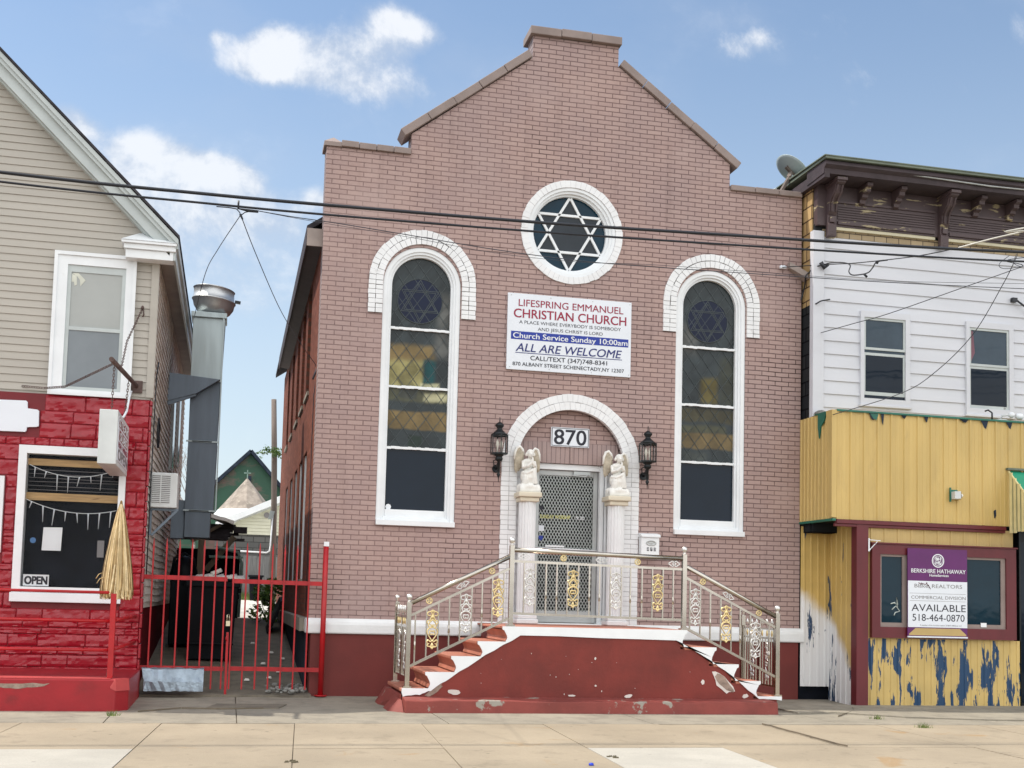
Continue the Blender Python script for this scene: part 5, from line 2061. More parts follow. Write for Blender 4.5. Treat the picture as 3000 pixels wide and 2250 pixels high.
def window_items():
    y = HY - .012
    mb = MB()
    mb.box(-3.505, -3.205, y, y + .004, 1.345, 1.485)
    o = mb.build('open_sign', 'paper')
    tag(o, 'white sign reading OPEN in the lower corner of the shop window', 'sign')
    text('OPEN', -3.485, -3.225, 1.368, .092, y - .002, 'ink', o, bold=0.05)
    mb = MB()
    mb.f([(-3.31, y, 1.785), (-3.085, y, 1.785), (-3.078, y, 2.075), (-3.30, y, 2.07)])
    tag(mb.build('paper_sheet', 'paper', normals=False), 'blank white paper sheet taped inside the red shop window', 'paper')
    mb = MB()
    mb.prism(circle(-3.415, 1.905, .035, 20), y, y + .003)
    tag(mb.build('round_sticker', 'broomblue'), 'small round blue sticker on the red shop window', 'sticker')
    mb = MB()
    mb.box(-2.66, -2.58, y + .02, y + .04, 1.72, 1.93)
    o = mb.build('price_card', 'greyink')
    tag(o, 'grey card hanging in the shop window behind the straw parasol', 'card')
    for (za, zm, zb, lab, seed, x0) in ((2.84, 2.71, 2.83, 'upper string of white icicle lights in the shop window', 1, -3.5), (2.41, 2.265, 2.31, 'lower string of white icicle lights under the wooden beam', 2, -3.52)):
        rnd = random.Random(seed)
        t = thing('icicle_lights', (-3.0, y, zm), lab, 'string lights', 'icicle light strings in the shop window')
        pts = []
        for k in range(17):
            f = k / 16
            zz = lerp(za, zb, f) - 4 * f * (1 - f) * ((za + zb) / 2 - zm)
            pts.append((lerp(x0, -2.45, f), y, zz))
        mb = MB()
        mb.tube(pts, .0045, 5)
        mb.build('cord', 'paper', t)
        for k in range(8):
            p = pts[1 + 2 * k]
            L = rnd.choice([.08, .12, .2, .2])
            tip = (p[0] + rnd.uniform(-.03, .012), y, p[2] - L)
            mb = MB()
            mb.tube([p, (lerp(p[0], tip[0], .15), y, p[2] - L * .15), tip], [.011, .009, .003], 6)
            mb.build('icicle', 'signwhite', t)


window_items()


def left_front():
    # step
    t = thing('red_step', (-4, -2.1, 0), 'red painted concrete step along the left shopfront', 'step')
    mb = MB()
    mb.hexa([(-7, -2.10, -.02), (-2.20, -2.10, -.02), (-2.07, -1.94, -.02), (-7, -1.94, -.02), (-7, -2.10, .345), (-2.20, -2.10, .345), (-2.07, -1.94, .345), (-7, -1.94, .345)])
    mb.box(-7, -2.07, -1.94, HY - .03, -.02, .344)
    mb.build('step_body', 'redstep', t, bevel=0.012)
    mb = MB()
    mb.box(-7, -2.26, -2.085, -1.72, .3465, .352)
    mb.build('worn_edge', 'redtop', t)
    mb = MB()
    mb.hexa([(-2.25, -2.105, .25), (-2.19, -2.105, .22), (-2.06, -1.95, .22), (-2.12, -1.95, .25), (-2.26, -2.08, .352), (-2.2, -2.102, .348), (-2.075, -1.95, .348), (-2.13, -1.9, .352)])
    mb.build('worn_corner', 'redtop', t)
    mb = MB()
    rnd = random.Random(2)
    top, bot = [], []
    for k in range(12):
        x = -3.5 + .62 * k / 11
        top.append((x, .285 + .015 * k / 11 + rnd.uniform(-.008, .008)))
        bot.append((x, .285 + .015 * k / 11 - .05 * sin(pi * k / 11) ** .6 + rnd.uniform(-.008, .006)))
    mb.prism(top + bot[::-1], -2.1025, -2.09)
    mb.build('broken_patch', 'patch', t)
    # handrail
    t = thing('red_handrail', (-2.27, -1.95, .35), 'red pipe handrail standing on the red step', 'handrail')
    mb = MB()
    mb.box(-2.305, -2.245, -1.98, -1.92, .35, 1.28)
    mb.build('post', 'redpaint', t, bevel=0.004)
    for z in (1.295, .98, .66):
        mb = MB()
        mb.tube([(-6.5, -1.95, z), (-2.27, -1.95, z - .005)], .017, 10)
        mb.build('rail', 'redpaint', t)
    for z in (.98, .66):
        mb = MB()
        mb.tube([(-2.25, -1.93, z + .01), (-2.17, -1.0, z + .02), (-2.16, HY - .02, z + .02)], .022, 10)
        mb.build('return_rail', 'redpaint', t)
    # closed straw parasol
    t = thing('straw_parasol', (-2.285, -1.80, .352), 'closed straw parasol on a thin pole standing before the red shop window', 'parasol')
    x, y = -2.26, -1.80
    mb = MB()
    mb.tube([(x - .045, y, .352), (x - .0, y, 2.2)], .015, 8)
    mb.lathe([(.02, 0), (.022, .03), (.018, .05), (.018, .1)], (x - .045, y, .353), 14)
    mb.build('pole', 'pole', t)
    prof = [(2.29, .014), (2.2, .040), (2.05, .072), (1.9, .10), (1.75, .125), (1.6, .148), (1.45, .165), (1.33, .176), (1.27, .174)]
    mb = MB()
    mb.lathe([(max(r - .03, .004), z - 1.27) for z, r in prof][::-1], (x, y, 1.27), 20)
    mb.lathe([(.018, 0), (.012, .04), (.002, .05)], (x, y, 2.28), 8)
    mb.build('core', 'strawdark', t)
    mb = MB()
    rnd = random.Random(9)
    for k in range(620):
        a = rnd.uniform(0, 2 * pi)
        i0 = rnd.choice([0, 0, 1, 2, 3, 4, 5])
        L = []
        da = rnd.uniform(-.25, .25)
        groove = 1 - .10 * (1 + cos(3 * a + .5)) / 2
        off = rnd.uniform(-.012, .012)
        endz = rnd.uniform(-.06, .05)
        for j in range(i0, len(prof)):
            z, r = prof[j]
            f = (j - i0) / max(1, len(prof) - 1 - i0)
            aa = a + da * f
            rr = (r * groove + off * (.3 + .7 * r / .16))
            if j == len(prof) - 1:
                z += endz
            L.append((x + rr * cos(aa), y + rr * sin(aa), z))
        w = rnd.uniform(.004, .009)
        tone = rnd.choice([0, 0, 1, 2])
        for p, q in zip(L, L[1:]):
            ta = Vector((-sin(a), cos(a), 0)) * w
            mb.f([Vector(p) - ta, Vector(p) + ta, Vector(q) + ta, Vector(q) - ta], tone)
    for k in range(2):
        a = rnd.uniform(2.6, 4.2)
        z0 = rnd.uniform(1.35, 1.6)
        mb.tube([(x + .15 * cos(a), y + .15 * sin(a), z0), (x + .2 * cos(a), y + .2 * sin(a), z0 - .02), (x + .23 * cos(a), y + .23 * sin(a), z0 - .07)], .004, 4)
    mb.build('straw_skirt', ['straw', 'strawpale', 'strawdark'], t, normals=False)
    # hanging box sign on a pipe
    t = thing('box_sign', (-2.42, -1.4, 2.72), 'white box sign with faded red and grey lettering, hung by chains over the shop window', 'sign')
    x0, x1, ya, yb, za, zb = -2.535, -2.335, -1.88, -.42, 2.73, 3.345
    mb = MB()
    mb.box(x0, x1, ya, yb, za, zb)
    mb.build('box', 'acwhite', t, bevel=0.006)
    mb = MB()
    mb.box(x1 + .0005, x1 + .006, ya + .08, yb - .06, za + .055, zb - .055)
    fc = mb.build('face', 'signwhite', t)
    s = x1 + .0068
    mb = MB()
    mb.box(x1 + .0062, s, ya + .13, yb - .12, za + .445, za + .555)
    mb.build('red_panel', 'curbred', fc)
    text('STEAK', ya + .15, yb - .14, za + .455, .09, 0, 'paper', fc, side=s + .001, bold=.03)
    mb = MB()
    mb.box(x1 + .0062, s, ya + .2, yb - .2, za + .30, za + .415)
    mb.build('red_panel', 'curbred', fc)
    text('SUBS', ya + .3, yb - .3, za + .31, .09, 0, 'paper', fc, side=s + .001, bold=.03)
    text('FISH  WINGS', ya + .15, yb - .15, za + .215, .06, 0, 'signred', fc, side=s, bold=.03)
    text('OPEN', ya + .13, yb - .12, za + .075, .12, 0, 'greyink', fc, side=s, bold=.03)
    t = thing('sign_pipe', (-2.28, -1.1, 3.85), 'rusty pipe bracket with a square wall plate holding the box sign', 'bracket')
    mb = MB()
    mb.box(-2.35, -2.21, HY - .04, HY - .014, 3.81, 3.965)
    mb.build('plate', 'rust', t, bevel=0.004)
    mb = MB()
    mb.tube([(-2.285, HY - .03, 3.90), (-2.42, -2.05, 3.885)], .028, 10)
    mb.build('pipe', 'rust', t)

    def chain(pts, name, lab, r=.004, pitch=.034, group='chains of the box sign'):
        P = [Vector(p) for p in pts]
        mb = MB()
        seg = []
        for a, b in zip(P, P[1:]):
            n = max(1, int((b - a).length / pitch))
            for k in range(n):
                seg.append((a + (b - a) * (k / n), a + (b - a) * ((k + 1) / n)))
        for k, (a, b) in enumerate(seg):
            d = (b - a).normalized()
            side = d.cross(Vector((0, 1, .2))).normalized() if k % 2 else d.cross(Vector((1, .2, 0))).normalized()
            c, L = (a + b) / 2, (b - a).length * .68
            ring = [c + d * (L * cos(2 * pi * j / 10)) + side * (L * .5 * sin(2 * pi * j / 10)) for j in range(10)]
            mb.tube(ring, r, 5, True)
        return tag(mb.build(name, 'rust'), lab, 'chain', group)
    a = at(418, 903, HY - .03)
    chain([a, at(372, 1000, -.9), (-2.375, -1.35, 3.93)], 'guy_chain', 'rusty chain running up from the pipe to the hook right of the upper window')
    chain([(-2.405, -1.85, 3.88), at(190, 1133, -.7), at(130, 1137, -.4), at(65, 1131, HY - .02)], 'guy_chain', 'rusty chain slung from the pipe tip left under the upper window')
    chain([(-2.41, -1.80, 3.87), (-2.42, -1.75, 3.36)], 'hanging_chain', 'outer dark chain holding up the box sign')
    chain([(-2.335, -.8, 3.87), (-2.37, -.75, 3.36)], 'hanging_chain', 'inner pale chain holding up the box sign beside the conduit')
    mb = MB()
    mb.ell(a + Vector((0, -.02, 0)), (.02, .03, .03), n=8, m=6)
    mb.tube([a + Vector((.01, -.02, -.03)), a + Vector((.02, -.03, -.09)), a + Vector((.005, -.03, -.12))], .01, 6)
    tag(mb.build('wall_hook', 'rust'), 'dark iron hook fixed to the siding right of the upper window', 'hook')
    mb = MB()
    mb.tube([(-2.33, -.42, 3.80), (-2.335, -.6, 3.7), (-2.345, -.75, 3.5), (-2.36, -.95, 3.4), (-2.40, -1.1, 3.35)], .014, 8)
    tag(mb.build('conduit', 'paper'), 'white bent conduit feeding the box sign', 'conduit')


left_front()


# ------------------------------------------------------------------ alley: gate, bins, ducts
def alley_things():
    y = -.15
    g1 = thing('iron_gate', (-1.6, y, .05), 'left leaf of the red iron alley gate, beside the red shopfront', 'gate', 'red iron alley gate leaves')
    g2 = thing('iron_gate', (-.4, y, .05), 'right leaf of the red iron alley gate, hung on the tall red post', 'gate', 'red iron alley gate leaves')
    for g, xs, xa, xb, zr in ((g1, [-2.16, -1.985, -1.825, -1.665, -1.51, -1.36, -1.21, -1.085], -2.2, -1.06, 1.50), (g2, [-.985, -.825, -.665, -.50, -.345, -.185, -.025], -1.0, .165, 1.475)):
        for z in (zr, .36):
            mb = MB()
            mb.bar((xa, y, z), (xb, y, z - .006), .02, .055)
            mb.build('rail', 'redpaint', g)
        for i, x in enumerate(xs):
            tall = 1.99 if g is g1 else 1.97
            zb = .12 if not (i == 0 and g is g1) else .34
            zb = .33 if (g is g1 and x < -1.4) else .10
            mb = MB()
            mb.bar((x - .005, y - .022, zb), (x, y - .022, tall - .13), .019, .012)
            mb.hexa([(x - .013, y - .028, tall - .13), (x + .013, y - .028, tall - .13), (x + .013, y - .016, tall - .13), (x - .013, y - .016, tall - .13),
                     (x - .002, y - .023, tall), (x + .002, y - .023, tall), (x + .002, y - .021, tall), (x - .002, y - .021, tall)])
            mb.build('bar', 'redpaint', g)
    mb = MB()
    mb.bar((-1.03, y - .03, .0), (-1.03, y - .03, .82), .03, .02)
    mb.tube([(-1.03, y - .03, .7), (-1.05, y - .05, .74), (-1.03, y - .05, .8)], .008, 6)
    mb.build('drop_bolt', 'redpaint', g2)
    mb = MB()
    mb.tube([(-1.045, y - .04, .97), (-1.045, y - .04, 1.04), (-1.02, y - .04, 1.05), (-1.015, y - .04, .97)], .006, 6)
    mb.box(-1.055, -1.005, y - .055, y - .03, .90, .965)
    tag(mb.build('padlock', 'brass'), 'small silver padlock hanging between the two gate leaves', 'padlock')
    t = thing('gate_post', (.185, y, .02), 'tall red pipe post carrying the alley gate before the church corner', 'post')
    mb = MB()
    mb.tube([(.175, y, .03), (.18, y, 1.96)], .035, 14)
    mb.build('pipe', 'redpaint', t)
    mb = MB()
    mb.box(.15, .215, y - .035, y + .035, 1.961, 2.02)
    mb.build('cap', 'paper', t)
    mb = MB()
    mb.lathe([(.085, 0), (.085, .012)], (.175, y, .02), 18)
    mb.build('foot', 'redpaint', t)
    # bent metal tray under the gate
    mb = MB()
    rnd = random.Random(3)
    n = 14
    G = []
    for j, (yy, zz) in enumerate(((-.2, .365), (-.30, .35), (-.36, .26), (-.40, .20), (-.42, .205), (-.425, .09))):
        G.append([mb.bm.verts.new((-2.07 + .77 * i / n + (.02 * j if i == 0 else 0), yy + rnd.uniform(-.008, .008), zz + rnd.uniform(-.008, .008))) for i in range(n + 1)])
    for A, B in zip(G, G[1:]):
        for i in range(n):
            mb.bm.faces.new((A[i], A[i + 1], B[i + 1], B[i]))
    o = mb.build('metal_tray', 'tray')
    o.modifiers.new('thick', 'SOLIDIFY').thickness = .006
    tag(o, 'crumpled grey sheet metal trough under the left gate leaf', 'metal tray')
    # big black wheeled bin
    t = thing('wheeled_bin', (-1.3, 2.6, .3), 'big black wheeled bin with pale rubbish on its lid, behind the gate', 'bin')
    x0, x1, ya, yb, za, zb = -1.64, -.90, 2.3, 3.3, .33, 1.50
    mb = MB()
    mb.hexa([(x0 + .06, ya + .06, za), (x1 - .07, ya + .06, za), (x1 - .07, yb, za), (x0 + .06, yb, za), (x0, ya, zb), (x1, ya, zb), (x1, yb, zb), (x0, yb, zb)])
    for k in range(4):
        xx = x1 - .07 + .02 * k
        mb.box(xx, xx + .05, ya + .1, ya + .5, 1.05 + .09 * k, 1.12 + .09 * k)
    mb.box(x0 - .02, x1 + .025, ya - .025, yb + .02, zb - .1, zb - .02)
    mb.box(x0 + .03, x1 - .04, ya - .002, ya + .05, .55, .575)
    mb.build('body', 'blackmat', t, bevel=0.015)
    mb = MB()
    mb.prismx([(ya - .04, zb + .001), (yb + .03, zb + .02), (yb, zb + .08), (ya + .2, zb + .06), (ya - .03, zb + .03)], x0 - .02, x1 + .03)
    mb.build('lid', 'blackmat', t, bevel=0.012)
    for xx in (x0 + .06, x1 - .14):
        mb = MB()
        mb.lathe([(.1, 0), (.12, .02), (.12, .06), (.1, .08)], (xx, yb - .05, .36), 16, axis='x')
        mb.build('wheel', 'blackmat', t)
    mb = MB()
    for k in range(7):
        xx = x0 + .1 + .1 * k
        mb.hexa([(xx, ya - .03, zb + .035), (xx + .13, ya - .035, zb + .03), (xx + .12, ya + .4, zb + .065), (xx, ya + .42, zb + .07), (xx + .01, ya - .03, zb + .05 + .02 * (k % 3)), (xx + .12, ya - .035, zb + .045), (xx + .11, ya + .4, zb + .09 + .02 * (k % 2)), (xx + .02, ya + .42, zb + .085)])
    mb.tube([(-1.3, 2.35, 1.6), (-1.22, 2.4, 1.63), (-1.16, 2.38, 1.66)], .03, 8)
    tag(mb.build('rubbish', 'litter'), 'crumpled white rubbish lying on the black bin lid', 'rubbish')
    # dark bag / drum shape behind
    t = thing('black_hamper', (-1.72, 4.2, .48), 'rounded black container half hidden behind the wheeled bin', 'container')
    mb = MB()
    mb.ell((-1.75, 3.9, 1.55), (.22, .22, .35))
    mb.box(-1.95, -1.55, 3.7, 4.1, .48, 1.5)
    mb.build('body', 'blackmat', t, bevel=.02)
    mb = MB()
    mb.tube([(-1.95, 3.68, 1.55), (-1.9, 3.66, 1.85), (-1.75, 3.66, 1.93), (-1.6, 3.66, 1.85), (-1.56, 3.68, 1.6)], .02, 8)
    mb.build('handle', 'blackmat', t)
    # air conditioner on a bracket
    t = thing('air_conditioner', (-1.9, .3, 2.4), 'white box air conditioner on an angle bracket above the alley gate', 'air conditioner')
    x0, x1, ya, yb, za, zb = -2.09, -1.745, .12, .68, 2.40, 2.855
    mb = MB()
    mb.box(x0, x1, ya, yb, za, zb)
    mb.build('case', 'acwhite', t, bevel=0.012)
    mb = MB()
    mb.box(x0 + .03, x1 - .09, ya - .003, ya + .002, za + .06, zb - .035)
    gr = mb.build('grille', 'greyink', t)
    mb = MB()
    for k in range(15):
        z = za + .07 + .0245 * k
        mb.box(x0 + .03, x1 - .09, ya - .012, ya - .003, z, z + .012)
    mb.box(x0 + .13, x0 + .145, ya - .014, ya - .012, za + .06, zb - .035)
    mb.build('slat', 'acwhite', gr)
    mb = MB()
    mb.bar((x0, ya + .1, za - .02), (x1 + .02, ya + .1, za - .02), .03, .03)
    mb.bar((x0 + .02, ya + .1, za - .03), (x0 + .02, ya + .1, za - .36), .035, .03)
    mb.bar((x1, ya + .1, za - .03), (x0 + .04, ya + .1, za - .36), .035, .03)
    mb.build('bracket', 'galvdark', t)
    # kitchen exhaust duct with a fan
    t = thing('exhaust_duct', (-1.6, 3.6, 2.1), 'tall grey metal exhaust duct with a mushroom fan on the side of the siding house', 'duct')
    mb = MB()
    mb.hexa([(-1.77, 3.3, 4.65), (-1.30, 3.3, 4.65), (-1.30, 3.75, 4.65), (-1.77, 3.75, 4.65), (-1.77, 3.3, 5.66), (-1.27, 3.3, 5.69), (-1.27, 3.75, 5.69), (-1.77, 3.75, 5.66)])
    mb.build('upper_duct', 'galv', t, bevel=0.006)
    mb = MB()
    mb.hexa([(-1.76, 3.3, 3.68), (-1.32, 3.3, 3.68), (-1.32, 3.75, 3.68), (-1.76, 3.75, 3.68), (-1.765, 3.3, 4.645), (-1.305, 3.3, 4.645), (-1.305, 3.75, 4.645), (-1.765, 3.75, 4.645)])
    mb.build('middle_duct', 'galvdark', t, bevel=0.006)
    mb = MB()
    mb.hexa([(-1.77, 3.28, 2.6), (-1.33, 3.28, 2.58), (-1.33, 3.75, 2.58), (-1.77, 3.75, 2.6), (-1.76, 3.28, 3.675), (-1.315, 3.28, 3.675), (-1.315, 3.75, 3.675), (-1.76, 3.75, 3.675)])
    mb.box(-1.76, -1.37, 3.29, 3.75, 2.17, 2.575)
    mb.box(-1.97, -1.765, 3.35, 3.75, 2.15, 2.75)
    mb.build('lower_duct', 'galvdark', t, bevel=0.006)
    mb = MB()
    for z in (3.68, 4.648, 2.59):
        mb.ring([(-1.79, z - .012), (-1.285, z - .012), (-1.285, z + .012), (-1.79, z + .012)], [(-1.70, z - .008), (-1.4, z - .008), (-1.4, z + .008), (-1.70, z + .008)], 3.262, 3.3, True)
    mb.box(-1.305, -1.285, 3.255, 3.30, 2.6, 5.66)
    mb.build('seam', 'galv', t)
    mb = MB()
    mb.box(-1.80, -1.25, 3.25, 3.8, 5.66, 5.745)
    mb.build('collar', 'galv', t, bevel=.005)
    mb = MB()
    mb.prism([(-2.08, 4.72), (-1.31, 4.66), (-1.66, 4.42), (-2.1, 4.27)], 3.15, 3.27)
    mb.bar((-2.10, 3.2, 4.26), (-1.68, 3.2, 4.43), .1, .06, (0, -1, 0))
    mb.build('brace', 'galvdark', t, bevel=.004)
    mb = MB()
    cx, cy = -1.47, 3.52
    k = .96
    mb.lathe([(.2 * k, 5.75), (.27 * k, 5.80), (.325 * k, 5.88), (.345 * k, 5.965), (.36 * k, 5.975), (.36 * k, 5.99), (.335 * k, 5.995), (.33 * k, 6.12), (.335 * k, 6.16), (.345 * k, 6.165), (.32 * k, 6.18), (.2 * k, 6.215), (.1 * k, 6.225), (.01, 6.228)], (cx, cy, 0), 32)
    for v in mb.bm.verts:
        v.co.z += (v.co.x - cx) * -.09
    mb.build('fan_hood', 'spun', t)
    mb = MB()
    mb.bar((cx + .33, cy - .05, 5.99), (cx + .42, cy - .05, 5.98), .045, .045)
    mb.build('motor_stub', 'black', t)
    # coil of cable on the siding
    mb = MB()
    rnd = random.Random(8)
    for k in range(5):
        r0 = .13 + rnd.uniform(-.03, .03)
        yy = .75 + rnd.uniform(-.05, .05)
        mb.tube([(HX + .04 + rnd.uniform(0, .02), yy + r0 * 1.4 * cos(a * pi / 9), 3.45 + (r0 + .05) * sin(a * pi / 9) + rnd.uniform(-.01, .01)) for a in range(18)], .008, 5, True)
    tag(mb.build('cable_coil', 'cable'), 'black cable coiled on the side siding behind the shop corner', 'cable')
    mb = MB()
    for k, yy in enumerate((.02, .06)):
        mb.tube([(HX + .03, yy + .4, 4.35), (HX + .035, yy + .05, 4.1), (HX + .035, yy, 3.4), (HX + .03, yy + .05, 2.4), (HX + .03, yy, 1.5)], .007, 5)
    tag(mb.build('wall_cable', 'cable'), 'black cables running down the side siding at the corner', 'cable')
    # board leaning on the church, bush, second bin
    mb = MB()
    mb.hexa([(-.36, 5.6, .63), (-.31, 5.6, .63), (-.31, 6.5, .71), (-.36, 6.5, .71), (-.13, 5.6, 1.2), (-.08, 5.6, 1.2), (-.08, 6.5, 1.27), (-.13, 6.5, 1.27)])
    tag(mb.build('leaning_board', 'blackmat'), 'dark board leaning against the church side wall', 'board')
    return


alley_things()


def leaf_cloud(mb, c, r, n, size, rnd, squash=1.0):
    for k in range(n):
        while True:
            p = Vector((rnd.uniform(-1, 1), rnd.uniform(-1, 1), rnd.uniform(-1, 1)))
            if p.length < 1:
                break
        p = Vector((p.x * r[0], p.y * r[1], p.z * r[2])) + Vector(c)
        u = Vector((rnd.gauss(0, 1), rnd.gauss(0, 1), rnd.gauss(0, .6))).normalized()
        v = u.cross(Vector((rnd.gauss(0, 1), rnd.gauss(0, 1), rnd.gauss(0, 1)))).normalized()
        s = size * rnd.uniform(.5, 1.2)
        mb.f([p - u * s, p + v * s * .5 - u * .2 * s, p + u * s, p - v * s * .5 - u * .2 * s])


def bush():
    rnd = random.Random(21)
    t = thing('weedy_bush', (-.3, 7.2, .78), 'leafy green weed bush at the foot of the church side wall', 'bush')
    mb = MB()
    for k in range(9):
        a = rnd.uniform(0, 6.28)
        mb.tube([(-.3, 7.2, .76), (-.3 + .12 * cos(a), 7.2 + .12 * sin(a), 1.0), (-.3 + .28 * cos(a), 7.2 + .25 * sin(a), 1.2 + rnd.uniform(0, .25))], [.012, .008, .004], 5)
    mb.build('stems', 'grass', t)
    mb = MB()
    for k in range(16):
        leaf_cloud(mb, (-.33 + rnd.uniform(-.28, .24), 7.2 + rnd.uniform(-.4, .4), 1.0 + rnd.uniform(-.15, .5)), (.15, .15, .13), 40, .06, rnd)
    mb.build('leaves', 'leaf', t, normals=False)


bush()


def background():
    rnd = random.Random(31)
    # far church: green gable and turret
    t = thing('far_church', (-.3, 45, 1.2), 'distant church with a mossy green gable and a pointed grey turret roof', 'church')
    mb = MB()
    ap = (-.27, 8.45)
    mb.prism([(-9, 1.2), (8, 1.2), (8, 1.6), ap, (-6.4, 2.6), (-9, 1.6)] if False else [(-4.9, 1.2), (4.4, 1.2), (4.4, 3.2), ap, (-4.9, 3.8)], 45, 60)
    mb.build('gable', 'greengable', t)
    mb = MB()
    for (xe, ze) in ((-4.95, 3.75), (4.45, 3.15)):
        mb.bar((ap[0], 44.8, ap[1] + .06), (xe, 44.8, ze + .06), .16, .5, (0, 1, 0))
    mb.build('verge', 'slate', t)
    mb = MB()
    mb.box(-.38, -.2, 44.9, 45.0, 6.6, 7.25)
    mb.build('slot_window', 'slate', t)
    mb = MB()
    tx, ty = -.43, 41.5
    mb.lathe([(1.5, 5.0), (1.28, 5.28), (.06, 6.75), (.02, 6.8)], (tx, ty, 0), 8, smooth=False)
    mb.build('turret_roof', 'turret', t)
    mb = MB()
    mb.lathe([(1.56, 4.78), (1.56, 5.0)], (tx, ty, 0), 8, smooth=False)
    mb.lathe([(1.5, 5.001), (1.3, 5.25)], (tx, ty, 0.01), 8, smooth=False)
    mb.build('turret_flashing', 'white', t)
    mb = MB()
    mb.lathe([(1.3, 1.2), (1.3, 4.78)], (tx, ty, 0), 8, smooth=False)
    mb.build('turret_wall', 'block', t)
    mb = MB()
    mb.bar((tx, ty, 6.78), (tx, ty, 7.2), .05, .05)
    mb.bar((tx - .16, ty, 7.05), (tx + .16, ty, 7.05), .05, .05)
    mb.build('cross', 'greenpole', t)
    # garage
    t = thing('white_garage', (.3, 26, 1.1), 'cream sided garage with a white eave above the back fence', 'garage')
    mb = MB()
    z = 3.36
    while z < 5.0:
        mb.hexa([(-1.0 + max(0, (z - 3.75) * 2.3), 25.98, z), (3, 25.98, z), (3, 26.1, z), (-1.0 + max(0, (z - 3.75) * 2.3), 26.1, z), (-1.0 + max(0, (z - 3.64) * 2.3), 26.0, z + .112), (3, 26.0, z + .112), (3, 26.1, z + .112), (-1.0 + max(0, (z - 3.64) * 2.3), 26.1, z + .112)])
        z += .115
    mb.build('siding', 'garage', t)
    mb = MB()
    mb.hexa([(-1.6, 25.6, 3.5), (2.2, 25.6, 5.25), (2.2, 32, 5.25), (-1.6, 32, 3.5), (-1.6, 25.6, 3.72), (2.2, 25.6, 5.5), (2.2, 32, 5.5), (-1.6, 32, 3.72)])
    mb.build('roof', 'white', t)
    mb = MB()
    mb.box(-1.6, 3, 26.05, 26.3, 1.0, 3.355)
    mb.build('block_wall', 'block', t)
    mb = MB()
    mb.lathe([(.1, 0), (.1, .05)], (.12, 25.95, 4.05), 10, axis='y')
    mb.build('vent', 'greyink', t)
    # fence
    t = thing('wooden_fence', (.4, 25, 1.1), 'grey wooden board fence across the back of the alley', 'fence')
    mb = MB()
    x = -1.3
    while x < 2.6:
        zt = 2.6 + rnd.uniform(-.02, .02)
        mb.box(x, x + .135, 25.2 + rnd.uniform(0, .02), 25.235, 1.1, zt)
        x += .14
    mb.build('boards', 'fencewood', t)
    mb = MB()
    mb.box(-1.3, 2.6, 25.24, 25.29, 1.4, 1.5)
    mb.box(-1.3, 2.6, 25.24, 25.29, 2.3, 2.4)
    mb.build('rail', 'fencewood', t)
    # utility pole with vine
    t = thing('utility_pole', (0.02, 16, 1.0), 'weathered wooden utility pole rising beside the church side wall', 'pole')
    mb = MB()
    mb.tube([(.07, 16, .95), (.03, 16, 3.5), (-.02, 16, 5.0), (-.09, 16, 6.5)], [.085, .08, .078, .07], 10)
    mb.build('shaft', 'pole', t)
    mb = MB()
    mb.tube([(.0, 15.9, 3.4), (-.03, 15.9, 2.6), (-.05, 15.88, 2.45), (-.12, 15.88, 2.40), (-.8, 15.88, 2.42)], .02, 8)
    mb.build('conduit', 'paper', t)
    mb = MB()
    mb.hexa([(-.12, 15.86, 3.28), (0.0, 15.86, 3.3), (0.0, 15.93, 3.3), (-.12, 15.93, 3.28), (-.07, 15.86, 3.52), (.05, 15.86, 3.5), (.05, 15.93, 3.5), (-.07, 15.93, 3.52)])
    mb.build('meter_box', 'galv', t)
    t = thing('vine', (-.03, 15.7, 4.7), 'bright green vine tuft growing around the utility pole', 'vine')
    mb = MB()
    mb.tube([(-.35, 15.75, 5.0), (-.1, 15.75, 5.05), (.05, 15.75, 4.98), (.3, 15.75, 5.05)], .01, 5)
    mb.build('stem', 'grass', t)
    mb = MB()
    for k in range(15):
        leaf_cloud(mb, (rnd.uniform(-.42, .3), 15.7 + rnd.uniform(-.1, .1), 5.02 + rnd.uniform(-.14, .14)), (.1, .1, .09), 14, .05, rnd)
    mb.build('leaves', 'leaf', t, normals=False)
    # ramshackle lean-to with a tarpaulin
    t = thing('lean_to', (-1.2, 8.5, .85), 'ramshackle dark lean-to of broken boards behind the duct', 'shed')
    mb = MB()
    mb.box(-2.1, -.85, 8.9, 9.3, .8, 2.2)
    mb.build('dark_back', 'interior', t)
    mb = MB()
    for (a, b, w) in (((-1.62, 8.05, .85), (-1.6, 8.0, 2.7), .12), ((-1.5, 8.0, 1.75), (-.98, 8.0, 2.42), .11), ((-1.8, 8.05, 2.3), (-1.25, 8.05, 2.65), .06)):
        mb.bar(a, b, w, .08, (0, 1, 0))
    mb.build('timber_post', 'greytimber', t)
    mb = MB()
    for k in range(9):
        z = 2.36 + .035 * k
        mb.box(-2.0, -.78 - rnd.uniform(0, .35), 8.0 + .02 * k, 8.6, z, z + .03)
    mb.box(-1.0, -.74, 8.0, 8.3, 2.5, 2.62)
    mb.build('broken_roof', 'shingle', t)
    mb = MB()
    mb.prismx([(7.9, 2.0), (9.5, 2.02), (9.5, 2.06), (7.9, 2.04)], -1.45, -.80)
    mb.tube([(-.84, 7.9, .85), (-.82, 7.9, 1.9), (-.9, 7.9, 2.12), (-1.3, 7.9, 2.2)], .03, 8)
    mb.build('green_frame', 'greenpole', t)
    mb = MB()
    G = []
    for j in range(5):
        G.append([mb.bm.verts.new((-1.72 + .72 * i / 8, 7.9 + .12 * j + rnd.uniform(-.02, .02), 2.98 - .22 * i / 8 - .03 * j + (-.10 if j == 0 else 0) + rnd.uniform(-.015, .015))) for i in range(9)])
    for A, B in zip(G, G[1:]):
        for i in range(8):
            mb.bm.faces.new((A[i], A[i + 1], B[i + 1], B[i]))
    o = mb.build('tarpaulin', 'tarp')
